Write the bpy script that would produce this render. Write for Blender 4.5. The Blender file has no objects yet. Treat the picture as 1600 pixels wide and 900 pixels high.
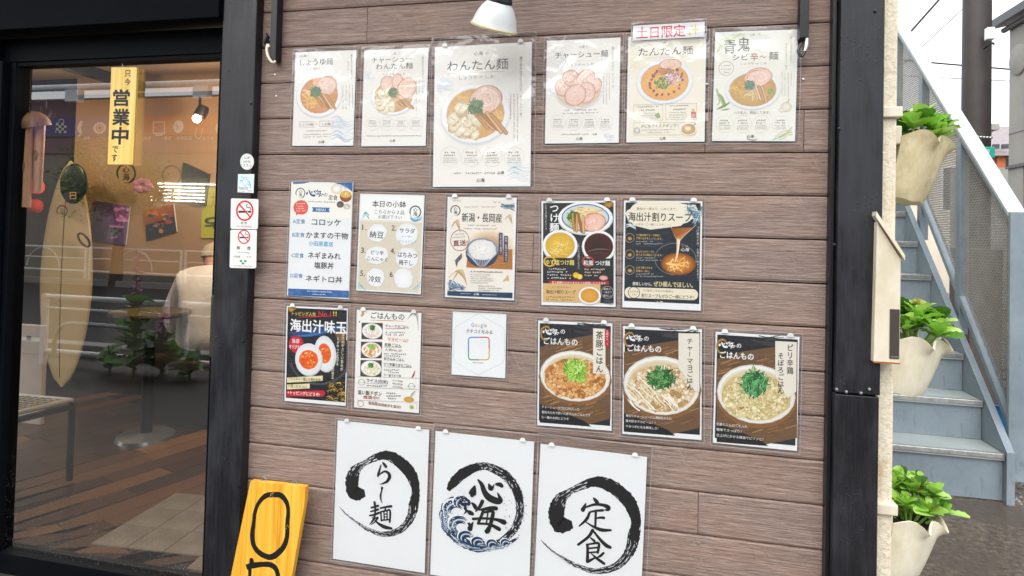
import bpy, math, random
import numpy as np
from mathutils import Vector, Matrix
S = bpy.context.scene
COL = S.collection
random.seed(7)
rnd = random.random
def U(a, b): return a + (b - a) * rnd()
PI = math.pi

# ------------------------------------------------------------------ camera
F_PX, CX, CY = 943.508, 12.2021, -104.196
CP = Vector((1.2296, -1.7107, 1.3597))
RX = Vector((0.9770988, 0.21133187, 0.02483505))
UX = Vector((-0.02002463, -0.02487247, 0.99949006))
FX = Vector((-0.21184181, 0.97709785, 0.02007102))
cam = bpy.data.cameras.new('camera')
cam.sensor_width = 36.0
cam.lens = F_PX * 36.0 / 1600.0
cam.shift_x = -CX / 1600.0
cam.shift_y = CY / 1600.0
cam.clip_start = 0.05
cam.clip_end = 2000
co = bpy.data.objects.new('camera', cam)
COL.objects.link(co)
co.matrix_world = Matrix(((RX.x, UX.x, -FX.x, CP.x), (RX.y, UX.y, -FX.y, CP.y), (RX.z, UX.z, -FX.z, CP.z), (0, 0, 0, 1)))
S.camera = co

def at(px, py, axis, val):
    """point where the sight line of a measured photograph pixel meets a plane"""
    D = FX * F_PX + RX * (px - 800 - CX) + UX * (-(py - 450 - CY))
    t = (val - CP[axis]) / D[axis]
    return CP + D * t

# ------------------------------------------------------------------ world, sun, exposure
W = bpy.data.worlds.new('World')
S.world = W
W.use_nodes = True
nt = W.node_tree
nt.nodes.clear()
sky = nt.nodes.new('ShaderNodeTexSky')
sky.sky_type = 'NISHITA'
sky.sun_disc = False
SUN_EL, SUN_AZ = math.radians(52), math.radians(200)
sky.sun_elevation = SUN_EL
sky.sun_rotation = SUN_AZ
sky.dust_density = 4.0
sky.air_density = 1.0
sky.ozone_density = 1.0
hs = nt.nodes.new('ShaderNodeHueSaturation')
hs.inputs['Saturation'].default_value = 0.16
hs.inputs['Value'].default_value = 1.0
mixc = nt.nodes.new('ShaderNodeMixRGB')
mixc.inputs[0].default_value = 0.72
mixc.inputs[2].default_value = (8.6, 9.0, 9.5, 1)       # even rain cloud over the clear sky
bg = nt.nodes.new('ShaderNodeBackground')
bg.inputs[1].default_value = 0.10
wo = nt.nodes.new('ShaderNodeOutputWorld')
nt.links.new(sky.outputs[0], hs.inputs['Color'])
nt.links.new(hs.outputs[0], mixc.inputs[1])
nt.links.new(mixc.outputs[0], bg.inputs[0])
nt.links.new(bg.outputs[0], wo.inputs[0])
sl = bpy.data.lights.new('sun', 'SUN')
sl.energy = 1.5
sl.angle = math.radians(75)
sl.color = (1.0, 0.97, 0.93)
so = bpy.data.objects.new('sun', sl)
COL.objects.link(so)
sd = Vector((math.sin(SUN_AZ) * math.cos(SUN_EL), math.cos(SUN_AZ) * math.cos(SUN_EL), math.sin(SUN_EL)))
so.rotation_euler = sd.to_track_quat('Z', 'Y').to_euler()
so.location = (0, -6, 9)
S.view_settings.view_transform = 'Standard'
S.view_settings.look = 'None'
S.view_settings.exposure = 1.12
S.view_settings.gamma = 1.0
S.render.film_transparent = False

# ------------------------------------------------------------------ materials
def lin(h):
    if not isinstance(h, str): return tuple(h)
    h = h.lstrip('#')
    o = []
    for i in (0, 2, 4):
        c = int(h[i:i + 2], 16) / 255
        o.append(c / 12.92 if c <= 0.04045 else ((c + 0.055) / 1.055) ** 2.4)
    return tuple(o)

class NT:
    def __init__(s, name):
        s.m = bpy.data.materials.new(name)
        s.m.use_nodes = True
        s.t = s.m.node_tree
        s.b = s.t.nodes['Principled BSDF']
        s.o = s.t.nodes['Material Output']
    def n(s, kind, **kw):
        x = s.t.nodes.new(kind)
        for k, v in kw.items():
            if isinstance(k, str) and hasattr(x, k): setattr(x, k, v)
        return x
    def l(s, a, b): s.t.links.new(a, b)
    def coord(s, scale=(1, 1, 1), kind='Object', rot=(0, 0, 0), rand=False):
        c = s.n('ShaderNodeTexCoord')
        mp = s.n('ShaderNodeMapping')
        mp.inputs['Scale'].default_value = scale
        mp.inputs['Rotation'].default_value = rot
        s.l(c.outputs[kind], mp.inputs['Vector'])
        if rand:
            oi = s.n('ShaderNodeObjectInfo')
            mu = s.n('ShaderNodeVectorMath', operation='SCALE')
            mu.inputs[0].default_value = (37, 13, 71)
            s.l(oi.outputs['Random'], mu.inputs['Scale'])
            s.l(mu.outputs[0], mp.inputs['Location'])
        return mp.outputs[0]
    def noise(s, vec, scale=5, detail=4, rough=0.55, dist=0.0):
        x = s.n('ShaderNodeTexNoise')
        x.inputs['Scale'].default_value = scale
        x.inputs['Detail'].default_value = detail
        x.inputs['Roughness'].default_value = rough
        x.inputs['Distortion'].default_value = dist
        if vec: s.l(vec, x.inputs['Vector'])
        return x.outputs['Fac']
    def ramp(s, fac, stops):
        r = s.n('ShaderNodeValToRGB')
        e = r.color_ramp.elements
        while len(e) < len(stops): e.new(0.5)
        for i, (p, c) in enumerate(stops):
            e[i].position = p
            c = lin(c) if isinstance(c, str) else c
            e[i].color = (*c[:3], 1) if len(c) > 1 else (c[0],) * 3 + (1,)
        s.l(fac, r.inputs[0])
        return r.outputs[0]
    def mix(s, fac, a, b, mode='MIX'):
        x = s.n('ShaderNodeMixRGB', blend_type=mode)
        for k, v in enumerate((fac, a, b)):
            if isinstance(v, (int, float)): x.inputs[k].default_value = v
            elif isinstance(v, tuple): x.inputs[k].default_value = (*v[:3], 1)
            else: s.l(v, x.inputs[k])
        return x.outputs[0]
    def bump(s, h, strength=0.5, dist=0.002, prev=None):
        b = s.n('ShaderNodeBump')
        b.inputs['Strength'].default_value = strength
        b.inputs['Distance'].default_value = dist
        s.l(h, b.inputs['Height'])
        if prev: s.l(prev, b.inputs['Normal'])
        s.l(b.outputs[0], s.b.inputs['Normal'])
        return b.outputs[0]
    def base(s, c):
        if isinstance(c, tuple): s.b.inputs['Base Color'].default_value = (*c[:3], 1)
        else: s.l(c, s.b.inputs['Base Color'])
    def rough(s, r):
        if isinstance(r, (int, float)): s.b.inputs['Roughness'].default_value = r
        else: s.l(r, s.b.inputs['Roughness'])

def simple(name, c, rough=0.5, metal=0.0, var=0.12, scale=12, bump=0.0, bscale=80):
    n = NT(name)
    c = lin(c)
    v = n.coord()
    f = n.noise(v, scale, 5, 0.6)
    lo = tuple(x * (1 - var) for x in c); hi = tuple(min(1, x * (1 + var)) for x in c)
    n.base(n.ramp(f, [(0.3, lo), (0.7, hi)]))
    n.rough(rough)
    n.b.inputs['Metallic'].default_value = metal
    if bump: n.bump(n.noise(v, bscale, 4, 0.6), bump, 0.002)
    return n.m

def mat_siding():
    n = NT('wood_grain_siding')
    v = n.coord((1.1, 1, 26), rand=True)
    g = n.noise(v, 5.5, 9, 0.72, 0.9)
    v2 = n.coord((5, 1, 170), rand=True)
    g2 = n.noise(v2, 4.0, 5, 0.7, 0.5)
    v3 = n.coord((2.2, 1, 5.5), rand=True)
    big = n.noise(v3, 2.0, 4, 0.6)
    c = n.ramp(g, [(0.33, '#3a2a25'), (0.43, '#7a635a'), (0.56, '#a88d81'), (0.67, '#d3bbac')])
    c2 = n.ramp(g2, [(0.40, '#45342e'), (0.5, '#a4897a'), (0.60, '#dbc4b4')])
    c = n.mix(0.55, c, c2)
    tint = n.ramp(big, [(0.34, '#7c7470'), (0.5, '#9a857b'), (0.68, '#b48c78')])
    c = n.mix(0.30, c, tint)
    oi = n.n('ShaderNodeObjectInfo')
    c = n.mix(0.30, c, n.ramp(oi.outputs['Random'], [(0.0, '#806d64'), (0.5, '#947f74'), (1.0, '#8f7d76')]))
    # slanted saw marks in patches
    vs = n.coord((58, 1, 17), rot=(0, math.radians(0), 0), rand=False)
    vr = n.coord((1, 1, 1), rot=(0, math.radians(-64), 0), rand=True)
    mp = n.n('ShaderNodeMapping'); mp.inputs['Scale'].default_value = (2.5, 1, 95)
    n.l(vr, mp.inputs['Vector'])
    saw = n.noise(mp.outputs[0], 1.6, 2, 0.5)
    sawm = n.ramp(saw, [(0.60, (0,)), (0.68, (1,))])
    patch = n.ramp(n.noise(n.coord((3, 1, 4), rand=True), 2.5, 2), [(0.5, (0,)), (0.6, (1,))])
    sm = n.n('ShaderNodeMath', operation='MULTIPLY'); n.l(sawm, sm.inputs[0]); n.l(patch, sm.inputs[1])
    sm2 = n.n('ShaderNodeMath', operation='MULTIPLY'); n.l(sm.outputs[0], sm2.inputs[0]); sm2.inputs[1].default_value = 0.22
    c = n.mix(sm2.outputs[0], c, lin('#b39e93'))
    n.base(c)
    n.rough(n.ramp(g, [(0.3, (0.62,)), (0.7, (0.42,))]))
    b1 = n.bump(g, 1.0, 0.006)
    b2 = n.bump(g2, 0.55, 0.002, b1)
    n.bump(sm.outputs[0], 0.5, 0.0015, b2)
    return n.m

def mat_black_wood(name='black_stained_wood', wet=0.6):
    n = NT(name)
    v = n.coord((26, 26, 1.2))
    g = n.noise(v, 4, 7, 0.7, 0.8)
    pt = n.noise(n.coord((5, 5, 1.6)), 2.2, 5, 0.65)
    c = n.ramp(g, [(0.32, '#0f1014'), (0.55, '#1b1c21'), (0.75, '#282930')])
    c = n.mix(n.ramp(pt, [(0.45, (0,)), (0.62, (0.6,))]), c, lin('#2d2e34'))
    n.base(c)
    n.rough(n.ramp(pt, [(0.4, (0.34,)), (0.62, (0.6,))]))
    b1 = n.bump(g, 0.5, 0.002)
    vo = n.n('ShaderNodeTexVoronoi'); vo.inputs['Scale'].default_value = 150
    n.l(n.coord((1, 1, 0.55)), vo.inputs['Vector'])
    dr = n.ramp(vo.outputs['Distance'], [(0.10, (1,)), (0.26, (0,))])
    msk = n.ramp(n.noise(n.coord(), 9, 4), [(0.5, (0,)), (0.6, (1,))])
    n.bump(n.mix(1.0, dr, msk, 'MULTIPLY'), wet, 0.0016, b1)
    return n.m

def mat_ink():
    n = NT('printed_paper')
    a = n.n('ShaderNodeAttribute'); a.attribute_name = 'Col'
    n.l(a.outputs['Color'], n.b.inputs['Base Color'])
    n.rough(0.55)
    return n.m

def schlick(n, f0=0.042):
    lw = n.n('ShaderNodeLayerWeight'); lw.inputs[0].default_value = 0.5
    p = n.n('ShaderNodeMath', operation='POWER'); n.l(lw.outputs['Facing'], p.inputs[0]); p.inputs[1].default_value = 5
    q = n.n('ShaderNodeMath', operation='MULTIPLY_ADD'); n.l(p.outputs[0], q.inputs[0]); q.inputs[1].default_value = 1 - f0; q.inputs[2].default_value = f0
    return q.outputs[0]

def mat_film(name='clear_plastic_film', wav=0.35, sc=7):
    n = NT(name)
    t = n.n('ShaderNodeBsdfTransparent'); t.inputs[0].default_value = (0.965, 0.97, 0.975, 1)
    g = n.n('ShaderNodeBsdfGlossy'); g.inputs['Roughness'].default_value = 0.10
    lw = schlick(n)
    v = n.coord((1, 1, 1), rand=True)
    h = n.noise(v, sc, 3, 0.45, 1.2)
    b = n.n('ShaderNodeBump'); b.inputs['Strength'].default_value = wav; b.inputs['Distance'].default_value = 0.02
    n.l(h, b.inputs['Height'])
    n.l(b.outputs[0], g.inputs['Normal'])
    m = n.n('ShaderNodeMath', operation='MULTIPLY_ADD'); m.inputs[1].default_value = 1.9; m.inputs[2].default_value = 0.0
    n.l(lw, m.inputs[0])
    mx = n.n('ShaderNodeMixShader')
    n.l(m.outputs[0], mx.inputs[0]); n.l(t.outputs[0], mx.inputs[1]); n.l(g.outputs[0], mx.inputs[2])
    n.l(mx.outputs[0], n.o.inputs['Surface'])
    return n.m

def mat_glass():
    n = NT('door_glass')
    t = n.n('ShaderNodeBsdfTransparent'); t.inputs[0].default_value = (0.84, 0.86, 0.85, 1)
    g = n.n('ShaderNodeBsdfGlossy'); g.inputs['Roughness'].default_value = 0.0
    fr = schlick(n)
    m = n.n('ShaderNodeMath', operation='MULTIPLY_ADD'); m.inputs[1].default_value = 5.0; m.inputs[2].default_value = 0.03
    n.l(fr, m.inputs[0])
    mx = n.n('ShaderNodeMixShader')
    n.l(m.outputs[0], mx.inputs[0]); n.l(t.outputs[0], mx.inputs[1]); n.l(g.outputs[0], mx.inputs[2])
    # rain spray stuck to the lower part of the pane
    tc = n.n('ShaderNodeTexCoord')
    sp = n.n('ShaderNodeSeparateXYZ'); n.l(tc.outputs['Object'], sp.inputs[0])
    low = n.n('ShaderNodeMapRange'); low.inputs[1].default_value = -0.25; low.inputs[2].default_value = -0.75
    low.inputs[3].default_value = 0.0; low.inputs[4].default_value = 1.0
    n.l(sp.outputs['Z'], low.inputs[0])
    vo = n.n('ShaderNodeTexVoronoi'); vo.inputs['Scale'].default_value = 210
    n.l(tc.outputs['Object'], vo.inputs['Vector'])
    d = n.ramp(vo.outputs['Distance'], [(0.10, (1,)), (0.19, (0,))])
    cell = n.ramp(vo.outputs['Color'], [(0.52, (0,)), (0.56, (1,))])
    f = n.mix(1.0, n.mix(1.0, d, cell, 'MULTIPLY'), low.outputs[0], 'MULTIPLY')
    df = n.n('ShaderNodeBsdfDiffuse'); df.inputs[0].default_value = (0.85, 0.87, 0.9, 1)
    fm = n.n('ShaderNodeMath', operation='MULTIPLY'); n.l(f, fm.inputs[0]); fm.inputs[1].default_value = 0.55
    mx2 = n.n('ShaderNodeMixShader')
    n.l(fm.outputs[0], mx2.inputs[0]); n.l(mx.outputs[0], mx2.inputs[1]); n.l(df.outputs[0], mx2.inputs[2])
    n.l(mx2.outputs[0], n.o.inputs['Surface'])
    return n.m

def mat_stucco():
    n = NT('cream_stucco')
    v = n.coord()
    g = n.noise(v, 95, 5, 0.62, 0.6)
    st = n.noise(n.coord((6, 6, 1.5)), 4, 5, 0.65)
    c = n.ramp(g, [(0.35, '#dccfb2'), (0.6, '#efe6d0')])
    c = n.mix(n.ramp(st, [(0.58, (0,)), (0.72, (0.55,))]), c, lin('#c08a45'))
    n.base(c); n.rough(0.8)
    n.bump(g, 0.8, 0.0045)
    return n.m

def mat_wet_ground():
    n = NT('wet_concrete_ground')
    v = n.coord((1, 1, 1))
    a = n.noise(v, 1.7, 6, 0.65)
    b = n.noise(n.coord((1, 1.3, 1)), 38, 10, 0.8)
    c = n.ramp(b, [(0.30, '#2a211b'), (0.46, '#4f4338'), (0.58, '#6f6152'), (0.72, '#9c8c74')])
    c = n.mix(n.ramp(a, [(0.42, (0.0,)), (0.6, (0.6,))]), c, lin('#4a453f'))
    n.base(c)
    n.rough(n.ramp(a, [(0.44, (0.08,)), (0.54, (0.42,))]))
    n.bump(b, 0.35, 0.004)
    return n.m

def mat_wood_floor(name, cols, rough=0.38):
    n = NT(name)
    v = n.coord((0.9, 16, 1), rand=True)
    g = n.noise(v, 5, 8, 0.7, 0.5)
    oi = n.n('ShaderNodeObjectInfo')
    c = n.ramp(g, [(0.3, cols[0]), (0.55, cols[1]), (0.75, cols[2])])
    c2 = n.ramp(oi.outputs['Random'], [(0.0, cols[0]), (0.55, cols[1]), (0.8, cols[2]), (1.0, cols[3])])
    n.base(n.mix(0.72, c, c2))
    n.rough(rough)
    n.bump(g, 0.25, 0.002)
    return n.m

def mat_leaf(name, a, b):
    n = NT(name)
    oi = n.n('ShaderNodeObjectInfo')
    g = n.noise(n.coord(), 45, 4)
    c = n.mix(0.5, n.ramp(oi.outputs['Random'], [(0, a), (1, b)]), n.ramp(g, [(0.35, a), (0.65, b)]))
    n.base(c)
    n.rough(0.36)
    try:
        n.b.inputs['Subsurface Weight'].default_value = 0.0
        n.b.inputs['Transmission Weight'].default_value = 0.0
    except Exception: pass
    tr = n.n('ShaderNodeBsdfTranslucent'); n.l(c, tr.inputs[0])
    mx = n.n('ShaderNodeMixShader'); mx.inputs[0].default_value = 0.28
    n.l(n.b.outputs[0], mx.inputs[1]); n.l(tr.outputs[0], mx.inputs[2]); n.l(mx.outputs[0], n.o.inputs['Surface'])
    return n.m

def mat_emit(name, c, e):
    n = NT(name)
    n.base(lin(c)); n.b.inputs['Emission Color'].default_value = (*lin(c), 1)
    n.b.inputs['Emission Strength'].default_value = e
    return n.m

def mat_yellow_wood(name, c0, c1, c2):
    n = NT(name)
    g = n.noise(n.coord((22, 22, 0.9)), 2.2, 6, 0.6, 0.9)
    n.base(n.ramp(g, [(0.36, c0), (0.52, c1), (0.68, c2)]))
    n.rough(0.38); n.bump(g, 0.15, 0.001)
    return n.m

def mat_painted_steel():
    n = NT('blue_grey_painted_steel')
    a = n.noise(n.coord(), 3.0, 6, 0.65)
    b = n.noise(n.coord(), 90, 4, 0.6)
    c = n.ramp(a, [(0.35, '#7c8993'), (0.6, '#8c99a3'), (0.75, '#9aa6af')])
    c = n.mix(n.ramp(b, [(0.66, (0,)), (0.78, (0.5,))]), c, lin('#5b625f'))
    d = n.noise(n.coord((7, 7, 2.0)), 5, 7, 0.7)
    c = n.mix(n.ramp(d, [(0.56, (0,)), (0.70, (0.55,))]), c, lin('#5e625f'))
    r2 = n.noise(n.coord((9, 9, 5)), 9, 6, 0.7)
    c = n.mix(n.ramp(r2, [(0.68, (0,)), (0.74, (0.7,))]), c, lin('#6b4a34'))
    n.base(c); n.rough(0.38); n.bump(b, 0.2, 0.001)
    return n.m

def mat_asphalt():
    n = NT('wet_asphalt')
    b = n.noise(n.coord(), 60, 6, 0.7)
    n.base(n.ramp(b, [(0.3, (0.02, 0.021, 0.024)), (0.7, (0.05, 0.052, 0.055))]))
    n.rough(0.6); n.bump(b, 0.3, 0.003); n.b.inputs['Specular IOR Level'].default_value = 0.15
    return n.m

def mat_planter():
    n = NT('cream_planter_plastic')
    a = n.noise(n.coord((1, 1, .5)), 22, 6, .7); b = n.noise(n.coord((1, 1, .4)), 8, 5, .6)
    c = n.ramp(a, [(.35, '#e6ddbf'), (.6, '#f4eeda')])
    c = n.mix(n.ramp(b, [(.50, (0,)), (.66, (.45,))]), c, n.ramp(a, [(.4, '#a8997a'), (.62, '#ddd0ae')]))
    n.base(c); n.rough(.45); n.bump(a, .15, .0015)
    return n.m
def mat_rusty_cream():
    n = NT('cream_painted_metal_with_rust')
    a = n.noise(n.coord((1, 1, .5)), 10, 6, .65); b = n.noise(n.coord(), 34, 7, .75)
    c = n.ramp(a, [(.35, '#cfc4ab'), (.6, '#e4dbc8')])
    c = n.mix(n.ramp(b, [(.64, (0,)), (.70, (.8,))]), c, lin('#a5703c'))
    n.base(c); n.rough(.45); n.bump(b, .15, .001)
    return n.m
M = dict(
    siding=mat_siding(), bwood=mat_black_wood(), ink=mat_ink(), film=mat_film(), film2=mat_film('wavy_clear_sleeve', 0.6, 5),
    glass=mat_glass(), stucco=mat_stucco(), ground=mat_wet_ground(), steel=mat_painted_steel(), asphalt=mat_asphalt(),
    alu=simple('dark_door_frame', '#0a0d11', 0.55, 0.0, 0.2, 8), gap=simple('wall_backing', '#2a2120', 0.8),
    beam=simple('black_painted_beam', '#070a10', 0.7, 0, 0.3, 3, 0.1, 30),
    floor=mat_wood_floor('brown_floor_wood', ['#35231a', '#4e3424', '#6c4a30', '#a87440']),
    tile=simple('grey_entrance_tile', '#7f766a', 0.35, 0, 0.3, 7, 0.2, 60),
    tan=simple('tan_plywood', '#b08c66', 0.6, 0, 0.08, 3), darkwall=simple('dark_interior_wall', '#1c1513', 0.7, 0, 0.2, 3),
    ceil=simple('brown_ceiling', '#a58a6c', 0.7, 0, 0.08, 3), surf=simple('cream_fibreglass', '#cbb081', 0.25, 0, 0.06, 4),
    stringer=simple('dark_board_stringer', '#6a4a26', 0.5), white=simple('white_plastic', '#e4e4e0', 0.4, 0, 0.04),
    cream=mat_planter(), soil=simple('dark_potting_soil', '#241a13', 0.9, 0, 0.4, 90, 0.8, 150),
    creambox=mat_rusty_cream(), rust=simple('rusty_edge', '#a2622c', 0.7, 0, 0.3, 40),
    slot=simple('dark_slot', '#453b35', 0.5), black=simple('black_plastic', '#14171b', 0.4, 0, 0.2), chrome=simple('pale_metal', '#b9bcbd', 0.28, 0.8),
    lampw=simple('white_enamel', '#dfe3e2', 0.3, 0, 0.05, 12), lamprim=simple('yellowed_rim', '#cfc49a', 0.4), 
    leaf=mat_leaf('bright_green_leaf', '#8cd03c', '#d2ee86'), leafd=mat_leaf('dark_green_leaf', '#346426', '#6ca23c'),
    tread=simple('grey_blue_tread', '#a6afae', 0.3, 0, 0.1, 4, 0.1, 50), nose=simple('worn_metal_nosing', '#b8bab8', 0.3, 0.7, 0.25, 30),
    mesh=simple('perforated_metal', '#8b8983', 0.4, 0.1), rail=simple('pale_rail_cap', '#bcc2c6', 0.3, 0, 0.08, 5),
    pole=simple('dark_utility_pole', '#3b3532', 0.55, 0, 0.25, 6, 0.3, 40), concrete=simple('grey_render_wall', '#96948f', 0.85, 0, 0.1, 4, 0.4, 60),
    beige=simple('beige_house_wall', '#d6cbb9', 0.8, 0, 0.1, 3), eave=simple('dark_eave_metal', '#43474c', 0.4),
    pink=simple('pinkish_house_wall', '#a58f8b', 0.8, 0, 0.08), roofp=simple('pale_mauve_roof', '#a9a0a3', 0.6, 0, 0.1, 8),
    orange=simple('orange_window_frame', '#c06a40', 0.6), teal=simple('teal_sign_paint', '#2aa390', 0.4),
    car=simple('grey_car_paint', '#a7adb3', 0.2, 0.3, 0.03), carglass=simple('dark_car_glass', '#15191d', 0.06), tyre=simple('black_rubber', '#141414', 0.8),
    bamboo=simple('pink_brown_bamboo', '#dba98a', 0.4, 0, 0.15, 9), coco=simple('coconut_shell', '#9a7050', 0.5, 0, 0.4, 40, 0.6, 60),
    wire=simple('black_cable', '#1b1c1c', 0.6), shirt=None, skin=simple('skin', '#c49072', 0.5, 0, 0.05), cap=simple('beige_cap_cloth', '#b9a88c', 0.8),
    pants=simple('dark_red_brown_cloth', '#3b2320', 0.8), railw=simple('white_guard_rail_paint', '#e8eceb', 0.25, 0.0, 0.04),
    galv=simple('galvanised_pipe', '#9ba3a6', 0.3, 0.5), purple=simple('pink_foxglove', '#b565a0', 0.5, 0, 0.2, 30), bark=simple('tree_bark', '#3a2c22', 0.9, 0, 0.3, 20, 0.6, 30),
    roofg=simple('grey_ribbed_roof', '#8d949a', 0.5), gutter=simple('white_gutter', '#e2e8ec', 0.4), oppwall=simple('pale_shopfront', '#8f877b', 0.7),
    signo=simple('orange_sign_board', '#c8562c', 0.5), signp=simple('violet_sign_board', '#4c4a8e', 0.5), yel=mat_yellow_wood('yellow_varnished_wood', '#cf8c28', '#efb138', '#f8c653'),
    pale=mat_yellow_wood('pale_bamboo_board', '#dcb455', '#ecc96c', '#f3d98c'), signblack=simple('black_sign_paint', '#0f0f10', 0.35),
    red=simple('red_paper_lantern', '#c02a22', 0.6), tubes=mat_emit('lit_tube', '#fff6e6', 7), bulb=mat_emit('lit_bulb', '#ffd9a0', 30),
    wall_white=simple('pale_interior_box', '#cdbdae', 0.6, 0, 0.06, 4), blue=simple('blue_plastic', '#2f78b0', 0.4), frameb=simple('black_steel_rack', '#16181a', 0.35, 0.5), 
    rackw=simple('pale_wire_grid', '#c9c9c0', 0.3, 0.4), rail2=None, edge=simple('plastic_sealed_edge', '#a9acae', 0.25), kerb=simple('kerb_stone', '#8c8a85', 0.7, 0, 0.1, 8, 0.3, 40),
)
def mat_shirt():
    n = NT('white_shirt_cloth')
    g = n.noise(n.coord((1, 1, 1.0)), 7, 3, 0.5, 0.6)
    n.base(n.ramp(g, [(0.3, '#d9cdbf'), (0.7, '#ece4da')])); n.rough(0.85)
    n.bump(g, 0.6, 0.02)
    return n.m
M['shirt'] = mat_shirt()
for _m in ('beam', 'alu'): M[_m].node_tree.nodes['Principled BSDF'].inputs['Specular IOR Level'].default_value = 0.06

# ------------------------------------------------------------------ mesh helpers
class MB:
    def __init__(s): s.v = []; s.f = []
    def add(s, vs, fs):
        b = len(s.v); s.v += [tuple(p) for p in vs]; s.f += [tuple(i + b for i in q) for q in fs]; return s
    def box(s, x0, x1, y0, y1, z0, z1):
        return s.add([(x0, y0, z0), (x1, y0, z0), (x1, y1, z0), (x0, y1, z0), (x0, y0, z1), (x1, y0, z1), (x1, y1, z1), (x0, y1, z1)],
                     [(0, 3, 2, 1), (4, 5, 6, 7), (0, 1, 5, 4), (1, 2, 6, 5), (2, 3, 7, 6), (3, 0, 4, 7)])
    def prism(s, pts, d):
        """closed outline (list of 3-D points) pushed along vector d"""
        n = len(pts); d = Vector(d); P = [Vector(p) for p in pts]
        return s.add(P + [p + d for p in P], [tuple(range(n))[::-1], tuple(range(n, 2 * n))] + [(i, (i + 1) % n, n + (i + 1) % n, n + i) for i in range(n)])
    def tube(s, path, r, seg=10, caps=True):
        P = [Vector(p) for p in path]; n = len(P); R = r if isinstance(r, (list, tuple)) else [r] * n
        ref = None; b = len(s.v)
        for i, p in enumerate(P):
            t = (P[min(i + 1, n - 1)] - P[max(i - 1, 0)]).normalized()
            if ref is None:
                ref = t.orthogonal().normalized()
            ref = (ref - t * ref.dot(t)).normalized(); w = t.cross(ref)
            for k in range(seg):
                a = 2 * PI * k / seg
                s.v.append(tuple(p + (ref * math.cos(a) + w * math.sin(a)) * R[i]))
        for i in range(n - 1):
            for k in range(seg):
                k2 = (k + 1) % seg
                s.f.append((b + i * seg + k, b + i * seg + k2, b + (i + 1) * seg + k2, b + (i + 1) * seg + k))
        if caps:
            s.f.append(tuple(b + k for k in range(seg))[::-1]); s.f.append(tuple(b + (n - 1) * seg + k for k in range(seg)))
        return s
    def lathe(s, prof, c, axis=(0, 0, 1), seg=32):
        ax = Vector(axis).normalized(); u = ax.orthogonal().normalized(); w = ax.cross(u); c = Vector(c); b = len(s.v)
        for (r, h) in prof:
            for k in range(seg):
                a = 2 * PI * k / seg
                s.v.append(tuple(c + ax * h + (u * math.cos(a) + w * math.sin(a)) * r))
        for i in range(len(prof) - 1):
            for k in range(seg):
                k2 = (k + 1) % seg
                s.f.append((b + i * seg + k, b + i * seg + k2, b + (i + 1) * seg + k2, b + (i + 1) * seg + k))
        return s
    def ball(s, c, rx, ry, rz, seg=16, rings=10):
        prof = [(max(1e-4, math.sin(PI * i / rings)), -math.cos(PI * i / rings)) for i in range(rings + 1)]
        b = len(s.v); s.lathe(prof, (0, 0, 0), seg=seg)
        for i in range(b, len(s.v)):
            x, y, z = s.v[i]; s.v[i] = (c[0] + x * rx, c[1] + y * ry, c[2] + z * rz)
        return s
    def build(s, name, mat, parent=None, smooth=False, bevel=0, loc=None):
        me = bpy.data.meshes.new(name)
        org = Vector(parent.location) if parent is not None and parent.parent is None else (wloc(parent) if parent is not None else Vector((0, 0, 0)))
        own = Vector(loc) if loc is not None else org
        me.from_pydata([tuple(Vector(p) - own) for p in s.v], [], s.f)
        me.validate()
        if smooth:
            me.polygons.foreach_set('use_smooth', [True] * len(me.polygons))
        if mat: me.materials.append(mat)
        o = bpy.data.objects.new(name, me); COL.objects.link(o)
        o.location = own - org
        if parent is not None: o.parent = parent
        if smooth and smooth != 'all':
            try: me.set_sharp_from_angle(angle=math.radians(40))
            except Exception: pass
        if bevel:
            bm = o.modifiers.new('bevel', 'BEVEL'); bm.width = bevel; bm.segments = 2; bm.limit_method = 'ANGLE'
        return o
def wloc(o):
    p = Vector(o.location)
    while o.parent: o = o.parent; p = p + Vector(o.location)
    return p
def tag(o, label, cat, group=None, kind=None):
    if label: o['label'] = label
    if cat: o['category'] = cat
    if group: o['group'] = group
    if kind: o['kind'] = kind
    return o
def thing(name, label, cat, loc=(0, 0, 0), group=None):
    o = bpy.data.objects.new(name, None); COL.objects.link(o); o.location = loc; o.empty_display_size = 0.05
    return tag(o, label, cat, group)
def structure(o): o['kind'] = 'structure'; return o
def smooth_path(P, n=6):
    """Catmull-Rom through rows of numbers"""
    P = [np.array(p, float) for p in P]
    if len(P) < 3:
        return [P[0] + (P[-1] - P[0]) * t for t in np.linspace(0, 1, n + 1)]
    Q = [2 * P[0] - P[1]] + P + [2 * P[-1] - P[-2]]
    o = []
    for i in range(1, len(Q) - 2):
        for k in range(n):
            t = k / n
            a, b, c, d = Q[i - 1:i + 3]
            o.append(0.5 * (2 * b + (c - a) * t + (2 * a - 5 * b + 4 * c - d) * t * t + (3 * b - a - 3 * c + d) * t ** 3))
    o.append(P[-1])
    return o

# ================================================================== THE SETTING
GZ = 0.10
g = MB(); g.add([(-300, -300, GZ), (300, -300, GZ), (300, 300, GZ), (-300, 300, GZ)], [(0, 1, 2, 3)])
structure(g.build('ground', M['ground']))
g = MB(); g.add([(-60, -2.85, GZ + .004), (1.7, -2.85, GZ + .004), (1.7, 0.2, GZ + .004), (-60, 0.2, GZ + .004)], [(0, 1, 2, 3)])
structure(g.build('pavement', simple('dark_damp_paving', '#2f2b27', 0.7, 0, .3, 3, .2, 40)))
g = MB(); g.box(-60, 60, -8.2, -3.0, GZ - 0.2, GZ + 0.004)
structure(g.build('road', M['asphalt']))
for (a, b) in ((-3.0, -2.85), (-8.35, -8.2)):
    g = MB(); g.box(-60, 60, a, b, GZ - 0.2, GZ + 0.12)
    structure(g.build('kerb', M['kerb'], bevel=0.01))

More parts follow.
